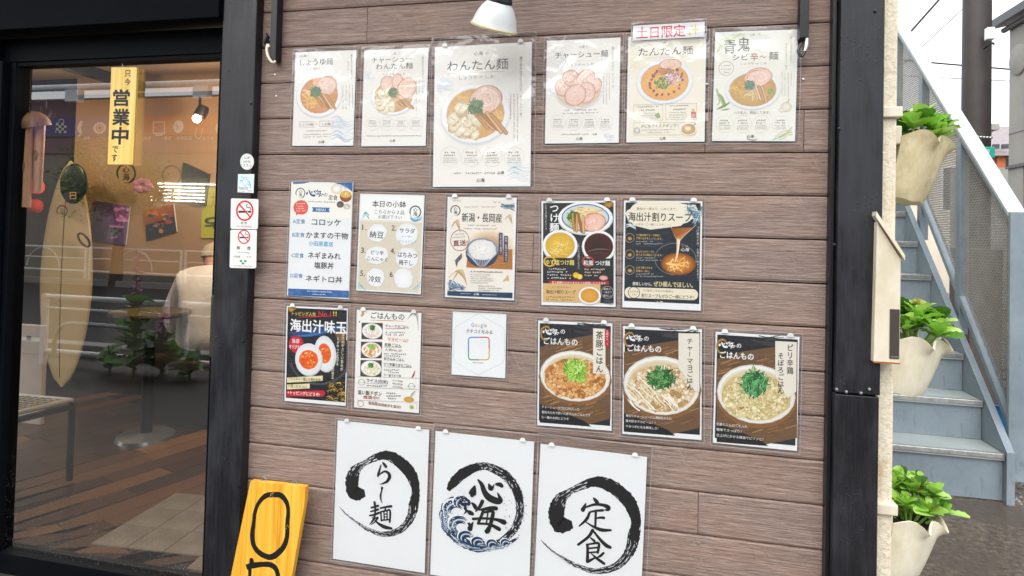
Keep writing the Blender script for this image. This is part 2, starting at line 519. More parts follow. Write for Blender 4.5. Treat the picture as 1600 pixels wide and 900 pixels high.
# ------------------------------------------------------------------ facade siding
PITCH, WW, Z0 = 0.114775, 1.68041, 2.0512
wall = thing('siding_wall', 'brown wood grain board wall covered in menus between the black posts', 'wall', (0.84, 0, GZ))
MB().box(-0.01, WW + 0.01, 0.012, 0.14, GZ + 0.0, 3.2).build('backing', M['gap'], wall)
for k in range(-10, 17):
    zt = Z0 - k * PITCH
    zb = zt - PITCH
    if zb < GZ: continue
    joints = [-0.008]
    if k % 3 == 0: joints.append([0.36, 1.37, 0.9][(k // 3) % 3] if k else 0.36)
    if k in (12,): joints.append(1.112)
    if k in (3,): joints.append(1.62)
    joints = sorted(set(joints)) + [WW + 0.008]
    for a, b in zip(joints[:-1], joints[1:]):
        m = MB(); x0, x1 = a + 0.0008, b - 0.0008
        g0, ch = 0.0018, 0.0058
        m.prism([(x0, 0.0118, zb + g0), (x0, 0.003, zb + g0), (x0, 0.0, zb + g0 + ch), (x0, 0.0, zt - g0 - 0.0032), (x0, 0.0042, zt - g0), (x0, 0.0118, zt - g0)], (x1 - x0, 0, 0))
        o = m.build('siding_plank', M['siding'], wall, loc=((a + b) / 2, 0, (zt + zb) / 2))
# screws and old holes
for (px, py) in ((429.5, 117), (431.5, 150.5), (1104.5, 132), (1255, 124), (1098, 530), (1091, 849), (510, 773), (660, 430)):
    p = at(px, py, 1, -0.001)
    MB().lathe([(0.0001, -0.0015), (0.0035, -0.001), (0.0035, 0.001)], p, (0, 1, 0), 10).build('screw', M['chrome'], wall, smooth=True)

# black posts
post = thing('black_post', 'black wooden post between glass door and siding, no smoking stickers on it', 'post', (-0.06, 0, GZ))
MB().box(-0.125, -0.003, -0.035, 0.14, GZ, 3.3).build('timber', M['bwood'], post, bevel=0.003)
for z in (1.75, 1.0, 0.55): MB().lathe([(0.0001, -0.003), (0.004, -0.002), (0.004, 0.001)], (-0.012, -0.036, z), (0, 1, 0), 10).build('screw', M['black'], post, smooth=True)
post = thing('black_post', 'broad black painted post with rain beads at the right end of the board wall', 'post', (1.75, 0, GZ))
JZ = at(1330, 616, 1, -0.05).z
MB().box(1.692, 1.7935, -0.05, 0.14, JZ + .002, 3.3).build('upper_timber', M['bwood'], post, bevel=0.002)
MB().box(1.690, 1.7905, -0.053, 0.14, GZ, JZ - .002).build('lower_timber', M['bwood'], post, bevel=0.002)
MB().box(1.679, 1.6885, -0.030, 0.14, GZ, 3.3).build('side_trim', M['black'], post, bevel=0.001)
for (px, py) in ((1311, 201), (1307, 608), (1322, 612), (1345, 614), (1358, 608), (1368, 17), (1303, 382)):
    p = at(px, py, 1, -0.052)
    MB().lathe([(0.0001, -0.003), (0.0035, -0.002), (0.0035, 0.001)], p, (0, 1, 0), 10).build('screw', M['chrome'] if py > 600 else M['black'], post, smooth=True)

# cream stucco corner
cornerw = thing('stucco_wall', 'narrow cream rough stucco wall end beside the black post, with pot brackets', 'wall', (1.82, 0.1, GZ))
MB().box(1.7955, 1.838, -0.012, 6.0, GZ, 3.4).build('stucco', M['stucco'], cornerw, bevel=0.006)
for z in (1.70, 0.70):
    MB().box(1.79, 1.847, -0.024, 0.03, z - 0.022, z + 0.005).build('band', M['creambox'], cornerw, bevel=0.003)
# unseen roof edge of the shop; its overhang is shaped to darken the wall top
up = thing('shop_eave', 'unseen dark eave over the shop front, shaped to shade the siding top', 'eave', (0.3, 0, 3.3))
MB().box(-2.6, 1.84, -0.06, 6.0, 3.42, 3.6).build('board', M['beam'], up)
MB().box(-2.6, 1.80, -0.42, -0.056, 2.66, 2.72).build('shading_canopy', M['beam'], up)
MB().box(-2.6, 1.80, -0.44, -0.421, 2.60, 2.74).build('fascia', M['beam'], up)

# ------------------------------------------------------------------ sliding door
beam = thing('door_beam', 'black beam above the glass door and its header', 'beam', (-0.6, 0, 2.1))
MB().box(-2.6, -0.13, -0.05, 0.14, 2.025, 3.3).build('timber', M['beam'], beam, bevel=0.003)
lw = thing('black_wall_panel', 'black panel left of the glass door at the frame edge', 'wall panel', (-1.6, 0, GZ))
MB().box(-2.6, -1.095, -0.02, 0.14, GZ, 2.02).build('panel', M['beam'], lw)
door = thing('sliding_door', 'dark framed sliding glass door with a wooden open-for-business tablet', 'door', (-0.6, 0.05, GZ))
MB().box(-1.09, -0.128, 0.03, 0.095, 1.936, 2.022).build('header', M['alu'], door, bevel=0.002)
MB().box(-1.09, -1.055, 0.0, 0.10, GZ, 1.934).build('outer_jamb', M['alu'], door, bevel=0.003)
MB().box(-1.052, -1.030, 0.028, 0.085, 0.16, 1.934).build('stile', M['alu'], door, bevel=0.002)
MB().box(-0.182, -0.128, 0.028, 0.085, 0.16, 1.934).build('stile', M['alu'], door, bevel=0.002)
MB().box(-1.028, -0.184, 0.032, 0.082, 0.10, 0.175).build('bottom_rail', M['alu'], door, bevel=0.002)
MB().box(-1.028, -0.184, 0.034, 0.080, 1.922, 1.934).build('top_rail', M['alu'], door)
gl = MB(); gl.add([(-1.030, 0.055, 0.175), (-0.182, 0.055, 0.175), (-0.182, 0.055, 1.922), (-1.030, 0.055, 1.922)], [(0, 1, 2, 3)])
gl.build('pane', M['glass'], door, loc=(-0.6, 0.055, 1.0))
hd = MB().box(-0.176, -0.150, 0.018, 0.028, 0.93, 1.13).build('handle_plate', simple('bronze_handle', '#5d5643', 0.3, 0.7), door, bevel=0.002)

# ------------------------------------------------------------------ print helper
_glyph = {}
_cu = bpy.data.curves.new('letter_source', 'FONT')
_cu.resolution_u = 2
_co = bpy.data.objects.new('letter_source', _cu); COL.objects.link(_co)
def glyph(s, bold):
    k = (s, round(bold, 3))
    if k not in _glyph:
        _cu.body = s
        bpy.context.view_layer.update()
        me = bpy.data.meshes.new_from_object(_co.evaluated_get(bpy.context.evaluated_depsgraph_get()))
        v = np.array([w.co[:2] for w in me.vertices]) if len(me.vertices) else np.zeros((0, 2))
        f = [tuple(p.vertices) for p in me.polygons]
        bpy.data.meshes.remove(me)
        _glyph[k] = (v, f)
    return _glyph[k]

class Ink:
    """flat print laid on a sheet; coordinates are those of a measured view of the sheet, mapped to the sheet's own plane"""
    def __init__(s, plane_y, ox, oy, sc):
        s.y = plane_y; s.ox, s.oy, s.sc = ox, oy, sc
        s.v = []; s.f = []; s.c = []; s.n = 0; s.ang = 0.0
    def P(s, x, y):
        p = at(s.ox + x / s.sc, s.oy + y / s.sc, 1, s.y); return np.array((p.x, p.z))
    def k(s, x, y):
        a = s.P(x, y)
        return (np.linalg.norm(s.P(x + 1, y) - a), np.linalg.norm(s.P(x, y + 1) - a))
    def put(s, pts, faces, cols, lift=None):
        """pts in sheet plane metres (x,z)"""
        s.n += 1
        bx = getattr(s, 'box', None)
        if bx:
            X, Z, a, w, h = bx; ca, sa = math.cos(a), math.sin(a); hw, hh = w / 2 - 4e-4, h / 2 - 4e-4; o = []; out = 0
            for p in pts:
                dx, dz = p[0] - X, p[1] - Z; u, v = dx * ca + dz * sa, -dx * sa + dz * ca
                if abs(u) > hw or abs(v) > hh: out += 1
                u, v = max(-hw, min(hw, u)), max(-hh, min(hh, v)); o.append((X + u * ca - v * sa, Z + u * sa + v * ca))
            if out == len(pts): return
            pts = o
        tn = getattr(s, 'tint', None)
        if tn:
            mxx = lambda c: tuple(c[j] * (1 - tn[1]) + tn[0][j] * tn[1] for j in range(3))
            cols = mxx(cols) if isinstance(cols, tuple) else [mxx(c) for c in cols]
        b = len(s.v); yy = s.y - 0.00012 - s.n * 1.6e-6
        s.v += [(float(p[0]), yy, float(p[1])) for p in pts]
        s.f += [tuple(i + b for i in q) for q in faces]
        if isinstance(cols, tuple): s.c += [cols] * len(pts)
        else: s.c += list(cols)
    def poly(s, pts, c):
        s.put([s.P(*p) for p in pts], [tuple(range(len(pts)))], lin(c))
    def grad(s, pts, cs):
        s.put([s.P(*p) for p in pts], [tuple(range(len(pts)))], [lin(c) for c in cs])
    def blob(s, x, y, rx, ry, cin, cout=None, rot=0, jit=0.0, seg=22, ring=None):
        c0, c1 = lin(cin), lin(cout or cin); kx, ky = s.k(x, y); o = s.P(x, y)
        pts = [o]; cols = [c0]; ca, sa = math.cos(rot + s.ang), math.sin(rot + s.ang); fs = []
        rs = [0.55, 1.0] if ring is None else [ring, 1.0]
        J = [1 + U(-jit, jit) for _ in range(seg)]
        for r_ in rs:
            for i in range(seg):
                a = 2 * PI * i / seg; q = r_ * J[i]
                px, py = rx * q * math.cos(a) * kx, ry * q * math.sin(a) * ky
                pts.append(o + np.array((px * ca - py * sa, px * sa + py * ca)))
                t = 1.0 if r_ == 1.0 else (0.35 if ring is None else 0.0)
                cols.append(tuple(c0[j] * (1 - t) + c1[j] * t for j in range(3)))
        for i in range(seg):
            j = (i + 1) % seg
            fs.append((0, 1 + i, 1 + j)); fs.append((1 + i, 1 + seg + i, 1 + seg + j, 1 + j))
        s.put(pts, fs, cols)
    def stroke(s, pts, c, w=None, n=5, jag=0.0, fade=None):
        """brush line; points (x, y, width) or (x, y) with w"""
        P = [(p[0], p[1], p[2] if len(p) > 2 else w) for p in pts]
        Q = smooth_path(P, n) if n > 1 else [np.array(p, float) for p in P]
        kx, ky = s.k(P[0][0], P[0][1]); kk = (kx + ky) / 2
        W2 = [(s.P(q[0], q[1]), max(0.3, q[2]) * kk) for q in Q]
        pts_ = []; m = len(W2)
        for i, (p, w_) in enumerate(W2):
            t = W2[min(i + 1, m - 1)][0] - W2[max(i - 1, 0)][0]
            t = t / (np.linalg.norm(t) + 1e-9); nrm = np.array((-t[1], t[0]))
            a = 1 + U(-jag, jag); b = 1 + U(-jag, jag)
            pts_ += [p + nrm * w_ / 2 * a, p - nrm * w_ / 2 * b]
        fs = [(2 * i, 2 * i + 1, 2 * i + 3, 2 * i + 2) for i in range(m - 1)]
        # rounded ends
        cols = lin(c)
        if fade:
            c2 = lin(fade); cols = []
            for i in range(m):
                t = i / (m - 1); cc = tuple(lin(c)[j] * (1 - t) + c2[j] * t for j in range(3)); cols += [cc, cc]
        s.put(pts_, fs, cols)
        if not fade and not jag and n > 1:
            for (p, w_) in (W2[0], W2[-1]):
                if w_ / kk > 5:
                    r = w_ / 2
                    s.put([p + r * np.array((math.cos(a), math.sin(a))) for a in np.linspace(0, 2 * PI, 10)[:-1]], [tuple(range(9))], lin(c))
    def T(s, txt, x, y, w, h, c, b=0.0, rot=0.0, shear=0.0, jit=0.0):
        """string centred on (x, y), fitted to w by h"""
        v, f = glyph(txt, 0)
        if not len(v): return
        lo, hi = v.min(0), v.max(0); o = s.P(x, y); kx, ky = s.k(x, y)
        q = (v - (lo + hi) / 2) / np.maximum(hi - lo, 1e-6) * np.array((w * kx, h * ky))
        q[:, 0] += q[:, 1] * shear
        if jit: q = q + np.sin(q[:, ::-1] * (9.0 / (h * ky)) + x) * h * ky * jit
        ca, sa = math.cos(rot + s.ang), math.sin(rot + s.ang)
        q = np.stack([q[:, 0] * ca - q[:, 1] * sa, q[:, 0] * sa + q[:, 1] * ca], 1) + o
        if b:
            r = b * 0.62 * h * ky
            for t in range(4 if b > .02 else 3):
                a = 2 * PI * t / (4 if b > .02 else 3) + .78
                s.put(list(q + np.array((math.cos(a), math.sin(a))) * r), f, lin(c))
        else: s.put(list(q), f, lin(c))
    def V(s, txt, x, y0, y1, cw, c, b=0.0, x1=None, fill=0.9, jit=0.0):
        """column of characters from y0 to y1"""
        n = len(txt); st = (y1 - y0) / n
        for i, ch in enumerate(txt):
            if ch == ' ': continue
            xx = x + ((x1 - x) * (i + .5) / n if x1 is not None else 0); yy = y0 + (i + .5) * st
            if ch in 'ー〜～':
                s.stroke([(xx, yy - st * .36, cw * .12), (xx - cw * .05, yy, cw * .1), (xx, yy + st * .36, cw * .08)], c); continue
            v, f = glyph(ch, 0)
            if not len(v): continue
            kx, ky = s.k(xx, yy); E_ = min(1.02, .98 + 0 * fill); cx_ = .5 if max(v[:, 0]) > .62 or ch in '、。' else (v[:, 0].min() + v[:, 0].max()) / 2
            q = (v - np.array((cx_, .38))) * np.array((cw * 1.04 * kx, st * .99 * ky))
            if ch in '、。': q = q + np.array((.45 * cw * kx, .45 * st * ky))
            if jit: q = q + np.sin(q[:, ::-1] * (9.0 / (st * ky)) + i) * st * ky * jit
            ca, sa = math.cos(s.ang), math.sin(s.ang)
            q = np.stack([q[:, 0] * ca - q[:, 1] * sa, q[:, 0] * sa + q[:, 1] * ca], 1) + s.P(xx, yy)
            if b:
                for t in range(4):
                    a = 2 * PI * t / 4 + .78; s.put(list(q + np.array((math.cos(a), math.sin(a))) * b * .62 * st * ky), f, lin(c))
            else: s.put(list(q), f, lin(c))
    def D(s, x0, y0, x1, y1, h, c):
        """line of print too small to read"""
        L = math.hypot(x1 - x0, y1 - y0); t = 0
        ux, uy = (x1 - x0) / L, (y1 - y0) / L
        while t < L - h * .4:
            w = min(h * U(.55, 1.0), L - t)
            if rnd() > .10:
                q = U(.25, .5) * h; off = U(-.2, .2) * h
                a = (x0 + ux * t - uy * (off), y0 + uy * t + ux * (off)); e = (a[0] + ux * w * .8, a[1] + uy * w * .8)
                s.poly([(a[0] + uy * q / 2, a[1] - ux * q / 2), (e[0] + uy * q / 2, e[1] - ux * q / 2), (e[0] - uy * q / 2, e[1] + ux * q / 2), (a[0] - uy * q / 2, a[1] + ux * q / 2)], c)
                if rnd() > .35:
                    m = t + w * U(.2, .6); mx, my = x0 + ux * m, y0 + uy * m; v = h * .42
                    s.poly([(mx + uy * v, my - ux * v), (mx + ux * h * .14 + uy * v, my + uy * h * .14 - ux * v), (mx + ux * h * .14 - uy * v, my + uy * h * .14 + ux * v), (mx - uy * v, my + ux * v)], c)
            t += w + h * .16
    def ring(s, x, y, rx, ry, w, c, seg=26):
        kx, ky = s.k(x, y); o = s.P(x, y); pts = []
        for i in range(seg):
            a = 2 * PI * i / seg; d = np.array((math.cos(a) * kx, math.sin(a) * ky))
            pts += [o + d * np.array((rx, ry)), o + d * np.array((rx - w, ry - w))]
        s.put(pts, [(2 * i, 2 * i + 1, (2 * i + 3) % (2 * seg), (2 * i + 2) % (2 * seg)) for i in range(seg)], lin(c))
    def frame(s, x0, y0, x1, y1, w, c):
        for a in ([(x0, y0), (x1, y0), (x1, y0 + w), (x0, y0 + w)], [(x0, y1 - w), (x1, y1 - w), (x1, y1), (x0, y1)],
                  [(x0, y0 + w), (x0 + w, y0 + w), (x0 + w, y1 - w), (x0, y1 - w)], [(x1 - w, y0 + w), (x1, y0 + w), (x1, y1 - w), (x1 - w, y1 - w)]): s.poly(a, c)
    # ---- pictures of food
    def bowl(s, x, y, rx, ry, soup, soup2, rim='#f3f3f1', rim2='#c9ccd0', k=.84):
        s.blob(x, y + ry * .05, rx * 1.02, ry * 1.04, rim2, '#d9dbdc', ring=.9)
        s.blob(x, y, rx, ry, rim, '#e4e6e8', ring=.94)
        s.blob(x, y + ry * .02, rx * k * 1.03, ry * k * 1.03, '#b9a68a', '#dcd6cc', ring=.96)
        s.blob(x, y + ry * .03, rx * k, ry * k, soup, soup2)
        for _ in range(26):
            a = U(0, 2 * PI); r = U(.3, .95) * k
            s.blob(x + rx * r * math.cos(a), y + ry * (.03 + r * math.sin(a)), rx * U(.02, .05), ry * U(.02, .04), soup2, soup, seg=7)
    def noodles(s, x, y, r, cols, n=26, ry=None, w=None):
        ry = ry or r
        for i in range(n):
            a = U(0, 2 * PI); q = U(0, .7); cx, cy = x + r * q * math.cos(a), y + ry * q * math.sin(a); t = U(-.6, .6) + (PI / 2 if rnd() > .7 else 0)
            L = r * U(.35, .6); dx, dy = math.cos(t) * L, math.sin(t) * L * ry / r
            s.stroke([(cx - dx, cy - dy), (cx + U(-.15, .15) * r, cy + U(-.2, .2) * r), (cx + dx, cy + dy)], random.choice(cols), w or r * .07, 3)
    def chashu(s, x, y, rx, ry, rot=0, c='#ecc8b4'):
        s.blob(x, y, rx * 1.03, ry * 1.04, '#b07a56', '#bd8a66', rot, .02, 26, .9)
        s.blob(x, y, rx * .97, ry * .97, c, '#e2b096', rot, .02, 26, .8)
        for i in range(4):
            a0 = U(0, 6); q = .25 + .17 * i
            s.stroke([(x + rx * q * math.cos(a0 + t), y + ry * q * math.sin(a0 + t)) for t in np.linspace(0, U(1.6, 3.6), 6)], random.choice(['#f3d9cc', '#f6e4d8', '#efcdbd', '#cd8a70']), rx * .07, 3)
        for i in range(16):
            a = U(0, 2 * PI); q = U(.1, .85)
            s.blob(x + rx * q * math.cos(a), y + ry * q * math.sin(a), rx * U(.05, .13), ry * U(.04, .1), random.choice(['#f1d4c4', '#e4b29c', '#f5e4d8', '#edc6b2']), None, U(0, 3), .25, 8)
    def greens(s, x, y, r, cols, n=60, w=None, ry=None):
        ry = ry or r
        s.blob(x, y, r * .8, ry * .8, cols[0], cols[0], 0, .15, 14)
        for i in range(n):
            a = U(0, 2 * PI); q = math.sqrt(rnd()) * .85; cx, cy = x + r * q * math.cos(a), y + ry * q * math.sin(a); t = U(0, PI); L = r * U(.15, .38)
            s.stroke([(cx - math.cos(t) * L, cy - math.sin(t) * L), (cx + U(-.1, .1) * r, cy + U(-.1, .1) * r), (cx + math.cos(t) * L, cy + math.sin(t) * L)], random.choice(cols), w or r * .09, 2)
    def menma(s, x, y, L, t, n=5, c=('#c98f4a', '#dba35c', '#a86f33', '#e3b473')):
        for i in range(n):
            ox = (i - n / 2) * L * .2; a = t + U(-.15, .15)
            p = [(x + ox - math.cos(a) * L / 2, y - math.sin(a) * L / 2 + ox * .25), (x + ox + U(-3, 3), y + ox * .25), (x + ox + math.cos(a) * L / 2, y + math.sin(a) * L / 2 + ox * .25)]
            s.stroke(p, '#7e4f22', L * .17, 3); s.stroke(p, c[i % len(c)], L * .12, 3)
    def wonton(s, x, y, r, n=7):
        for i in range(n):
            a = 2 * PI * i / n + U(-.3, .3); q = .55 if i else 0
            cx, cy = x + r * q * math.cos(a), y + r * q * math.sin(a)
            s.blob(cx, cy + r * .03, r * U(.36, .46), r * U(.26, .34), '#b69a6a', '#c9b287', U(0, 3), .12, 14)
            s.blob(cx, cy, r * U(.36, .44), r * U(.24, .3), '#f4ecd6', '#dccca4', U(0, 3), .14, 14)
            for _ in range(2): s.stroke([(cx + U(-.3, .3) * r, cy + U(-.2, .2) * r), (cx + U(-.2, .2) * r, cy + U(-.15, .15) * r), (cx + U(-.3, .3) * r, cy + U(-.2, .2) * r)], random.choice(['#fffaf0', '#c8b688']), r * .035, 3)
    def crumbs(s, x, y, rx, ry, cols, n=120, q=.07):
        for i in range(n):
            a = U(0, 2 * PI); r = math.sqrt(rnd()) * .95; c = random.choice(cols); z = U(.6, 1.3) * q
            s.blob(x + rx * r * math.cos(a), y + ry * r * math.sin(a), rx * z, rx * z * U(.6, .95), c[0], c[1], U(0, 3), .22, 8)
    def wave(s, x, y, w, h, cols, n=9, flip=1):
        for i in range(n):
            t = i / n; yy = y + h * t
            s.stroke([(x, yy + U(-.1, .1) * h, 2), (x + w * .3 * flip, yy - h * .12, w * U(.03, .06)), (x + w * .65 * flip, yy + h * .1, w * U(.02, .05)), (x + w * flip, yy + U(-.1, .1) * h, 1)], random.choice(cols), n=4)
    def dotring(s, x, y, r, c, lines, small='#8b8a86', tc='#6b6862'):
        s.ring(x, y, r, r, 1.3, c)
        s.D(x - r * .55, y - r * .42, x + r * .55, y - r * .42, r * .22, tc); s.D(x - r * .6, y - r * .12, x + r * .6, y - r * .12, r * .2, tc)
        for i in range(lines): s.D(x - r * .68, y + r * (.16 + .2 * i), x + r * .68, y + r * (.16 + .2 * i), r * .13, small)
    def build(s, parent, name='artwork'):
        me = bpy.data.meshes.new(name); org = wloc(parent)
        me.from_pydata([(x - org.x, y - org.y, z - org.z) for x, y, z in s.v], [], s.f)
        ca = me.color_attributes.new('Col', 'FLOAT_COLOR', 'POINT')
        ca.data.foreach_set('color', np.array([(c[0], c[1], c[2], 1.0) for c in s.c], dtype=np.float32).ravel())
        me.materials.append(M['ink'])
        o = bpy.data.objects.new(name, me); COL.objects.link(o); o.parent = parent
        return o

# brush characters (unit strokes in the measured view of the big sheets)
SHIN = [[(310, 298, 12), (300, 330, 34), (290, 358, 40), (288, 368, 22)], [(338, 250, 12), (365, 285, 24), (385, 340, 30), (420, 385, 38), (480, 412, 36), (512, 408, 26), (500, 375, 16), (488, 350, 6)],
        [(420, 282, 10), (434, 312, 30), (450, 308, 14), (462, 280, 3)], [(478, 282, 14), (505, 284, 24), (520, 294, 22)]]
KAI = [[(288, 428, 10), (305, 445, 20), (318, 466, 22)], [(252, 490, 12), (272, 503, 24), (290, 512, 20)], [(272, 628, 28), (284, 602, 18), (298, 578, 5)],
       [(370, 415, 20), (352, 452, 18), (318, 492, 8)], [(345, 482, 8), (395, 474, 16), (440, 466, 18), (476, 470, 22)],
       [(376, 492, 16), (352, 550, 15), (336, 588, 14)], [(338, 588, 12), (410, 592, 12), (460, 610, 18), (500, 632, 22)],
       [(384, 502, 10), (450, 492, 18), (444, 550, 20), (428, 610, 20), (405, 650, 26), (388, 644, 6)], [(296, 552, 14), (390, 548, 12), (480, 558, 16), (538, 578, 28)], [(412, 506, 8), (402, 580, 8)]]
RA = [[(412, 172, 8), (425, 186, 16), (440, 206, 18)], [(400, 192, 6), (388, 232, 12), (378, 270, 16), (374, 284, 12)], [(378, 280, 6), (400, 262, 9), (432, 246, 12), (462, 262, 18), (470, 292, 20), (450, 328, 16), (420, 344, 10), (388, 354, 3)]]
TILDE = [[(408, 382, 15), (404, 412, 8), (396, 440, 12), (399, 480, 9), (411, 510, 2)]]
MEN = [[(320, 546, 10), (350, 538, 11), (376, 530, 12)], [(314, 578, 8), (345, 570, 10), (376, 560, 12)], [(306, 612, 9), (345, 603, 11), (384, 588, 12)], [(346, 502, 14), (352, 560, 12), (350, 606, 10)],
       [(350, 606, 10), (336, 645, 12), (306, 686, 4)], [(326, 628, 5), (362, 632, 10), (374, 626, 12), (352, 660, 8), (322, 684, 4)], [(336, 632, 4), (372, 672, 12), (425, 704, 20), (486, 718, 13)],
       [(394, 550, 9), (440, 540, 11), (484, 534, 14)], [(440, 540, 9), (430, 572, 8)], [(398, 580, 9), (403, 654, 9)], [(398, 580, 9), (440, 572, 9), (474, 570, 11), (472, 664, 11)],
       [(424, 576, 7), (426, 648, 7)], [(450, 574, 7), (450, 648, 7)], [(403, 650, 8), (472, 644, 8)], [(426, 600, 6), (450, 598, 6)], [(426, 623, 6), (450, 621, 6)]]
TEI = [[(464, 256, 10), (478, 272, 20), (494, 292, 22)], [(400, 298, 6), (388, 325, 18), (374, 352, 24)], [(400, 330, 10), (470, 308, 14), (540, 312, 18), (584, 332, 26), (580, 352, 16), (548, 352, 4)],
       [(428, 372, 10), (480, 360, 12), (538, 356, 15)], [(482, 362, 14), (480, 420, 13), (478, 484, 13)], [(482, 422, 8), (520, 416, 13), (548, 418, 16)], [(428, 380, 14), (405, 430, 17), (345, 486, 8)], [(398, 452, 6), (460, 490, 14), (530, 518, 20), (606, 520, 12)]]
SHOKU = [[(456, 520, 18), (420, 575, 16), (336, 640, 14)], [(464, 530, 12), (520, 600, 17), (566, 645, 22), (600, 662, 18)], [(440, 585, 9), (468, 608, 16)], [(404, 640, 9), (450, 632, 11), (506, 630, 15), (498, 706, 13)],
         [(412, 640, 15), (414, 710, 16), (412, 778, 19)], [(418, 671, 10), (492, 664, 10)], [(418, 706, 10), (492, 700, 10)], [(412, 780, 18), (450, 762, 13), (484, 742, 7)], [(546, 708, 12), (520, 732, 14), (490, 748, 5)], [(446, 716, 6), (496, 758, 16), (550, 796, 16)]]
ENSO = [(266, 425, 46), (225, 430, 84), (180, 425, 104), (160, 370, 98), (165, 300, 96), (190, 235, 74), (240, 192, 42), (290, 163, 40), (340, 138, 48), (400, 116, 56), (460, 118, 70), (530, 150, 80), (590, 200, 84),
        (640, 260, 84), (672, 330, 74), (686, 400, 58), (682, 460, 62), (668, 530, 72), (655, 600, 60), (618, 670, 52), (560, 728, 44), (480, 760, 38), (400, 765, 32), (320, 738, 26), (250, 702, 22), (180, 655, 15), (110, 600, 9), (56, 538, 3)]
def brush(k, strokes, c, f=lambda x, y: (x, y), ws=1.0, jag=0.0):
    ws = ws * 1.42
    for st in strokes:
        k.stroke([(*f(p[0], p[1]), p[2] * ws) for p in st], c, n=4, jag=jag)
def shinkai(k, x, y, size, c, vertical=False, ws=1.0):
    """the two brush characters of the shop, centred on x, y; size = character height"""
    q = size / 190.0
    if size < 30:
        if vertical: k.T('心', x, y - size * .55, size * .95, size * .9, c, .03 * ws); k.T('海', x, y + size * .5, size * .95, size, c, .03 * ws)
        else: k.T('心海', x, y, size * 2.1, size * .95, c, .03 * ws, shear=.12, jit=.02)
        return
    if vertical:
        brush(k, SHIN, c, lambda a, b: (x + (a - 395) * q, y - size * .55 + (b - 340) * q), q * ws)
        brush(k, KAI, c, lambda a, b: (x + (a - 395) * q, y + size * .5 + (b - 530) * q), q * ws * .8)
    else:
        brush(k, SHIN, c, lambda a, b: (x - size * .62 + (a - 395) * q, y + (b - 340) * q), q * ws)
        brush(k, KAI, c, lambda a, b: (x + size * .62 + (a - 395) * q * .9, y + (b - 535) * q * .85), q * ws * .8)
def seal(k, x, y, r, c, c2=None):
    k.stroke([(x + r * math.cos(a), y + r * 1.08 * math.sin(a), r * (.22 if 0 < i < 12 else .06)) for i, a in enumerate(np.linspace(2.6, 8.1, 14))], c, n=2)
    shinkai(k, x, y, r * .78, c2 or c, True)

PAPER_Y = -0.0045
SIZES = {}
POST = dict(
 shoyu=[0.2235, 1.7666, -0.0028, 0.21, 0.297], cha_wan=[0.4601, 1.7639, -0.0016, 0.21, 0.297], wantan=[0.7368, 1.7043, 0.014, 0.297, 0.42], chashu=[1.032, 1.7686, 0.0051, 0.21, 0.297],
 tantan=[1.263, 1.7701, 0.0027, 0.21, 0.297], aooni=[1.4943, 1.7707, -0.0113, 0.21, 0.297], teishoku=[0.2239, 1.3251, -0.0064, 0.2121, 0.359], kobachi=[0.4591, 1.32, -0.0115, 0.21, 0.297],
 niigata=[0.7435, 1.3144, -0.0009, 0.21, 0.297], tsuke=[1.0304, 1.3075, 0.0222, 0.21, 0.297], soup=[1.2614, 1.3107, 0.0046, 0.21, 0.297], egg=[0.2233, 0.9667, 0.0101, 0.21, 0.297],
 gohan=[0.4618, 0.9661, 0.0019, 0.21, 0.297], review=[0.746, 1.0326, 0.0068, 0.163, 0.1852], g1=[1.028, 0.9651, 0.0146, 0.21, 0.297], g2=[1.2677, 0.9628, 0.0147, 0.21, 0.297],
 g3=[1.5101, 0.9596, -0.0065, 0.21, 0.297], ramen=[0.4515, 0.5625, -0.0049, 0.297, 0.42], shinkai=[0.7668, 0.5588, -0.0107, 0.297, 0.42], tei=[1.0796, 0.5498, -0.0232, 0.297, 0.42])
PAPERC = simple('white_paper', '#eceeee', 0.5, 0, 0.015, 3)
def quad_rot(cx, cz, w, h, a, y0, y1, l=0, r=0, t=0, b=0):
    m = MB(); ca, sa = math.cos(a), math.sin(a)
    pts = []
    for dx, dz in ((-w / 2 - l, -h / 2 - b), (w / 2 + r, -h / 2 - b), (w / 2 + r, h / 2 + t), (-w / 2 - l, h / 2 + t)):
        pts.append((cx + dx * ca - dz * sa, y0, cz + dx * sa + dz * ca))
    m.prism(pts, (0, y1 - y0, 0))
    return m
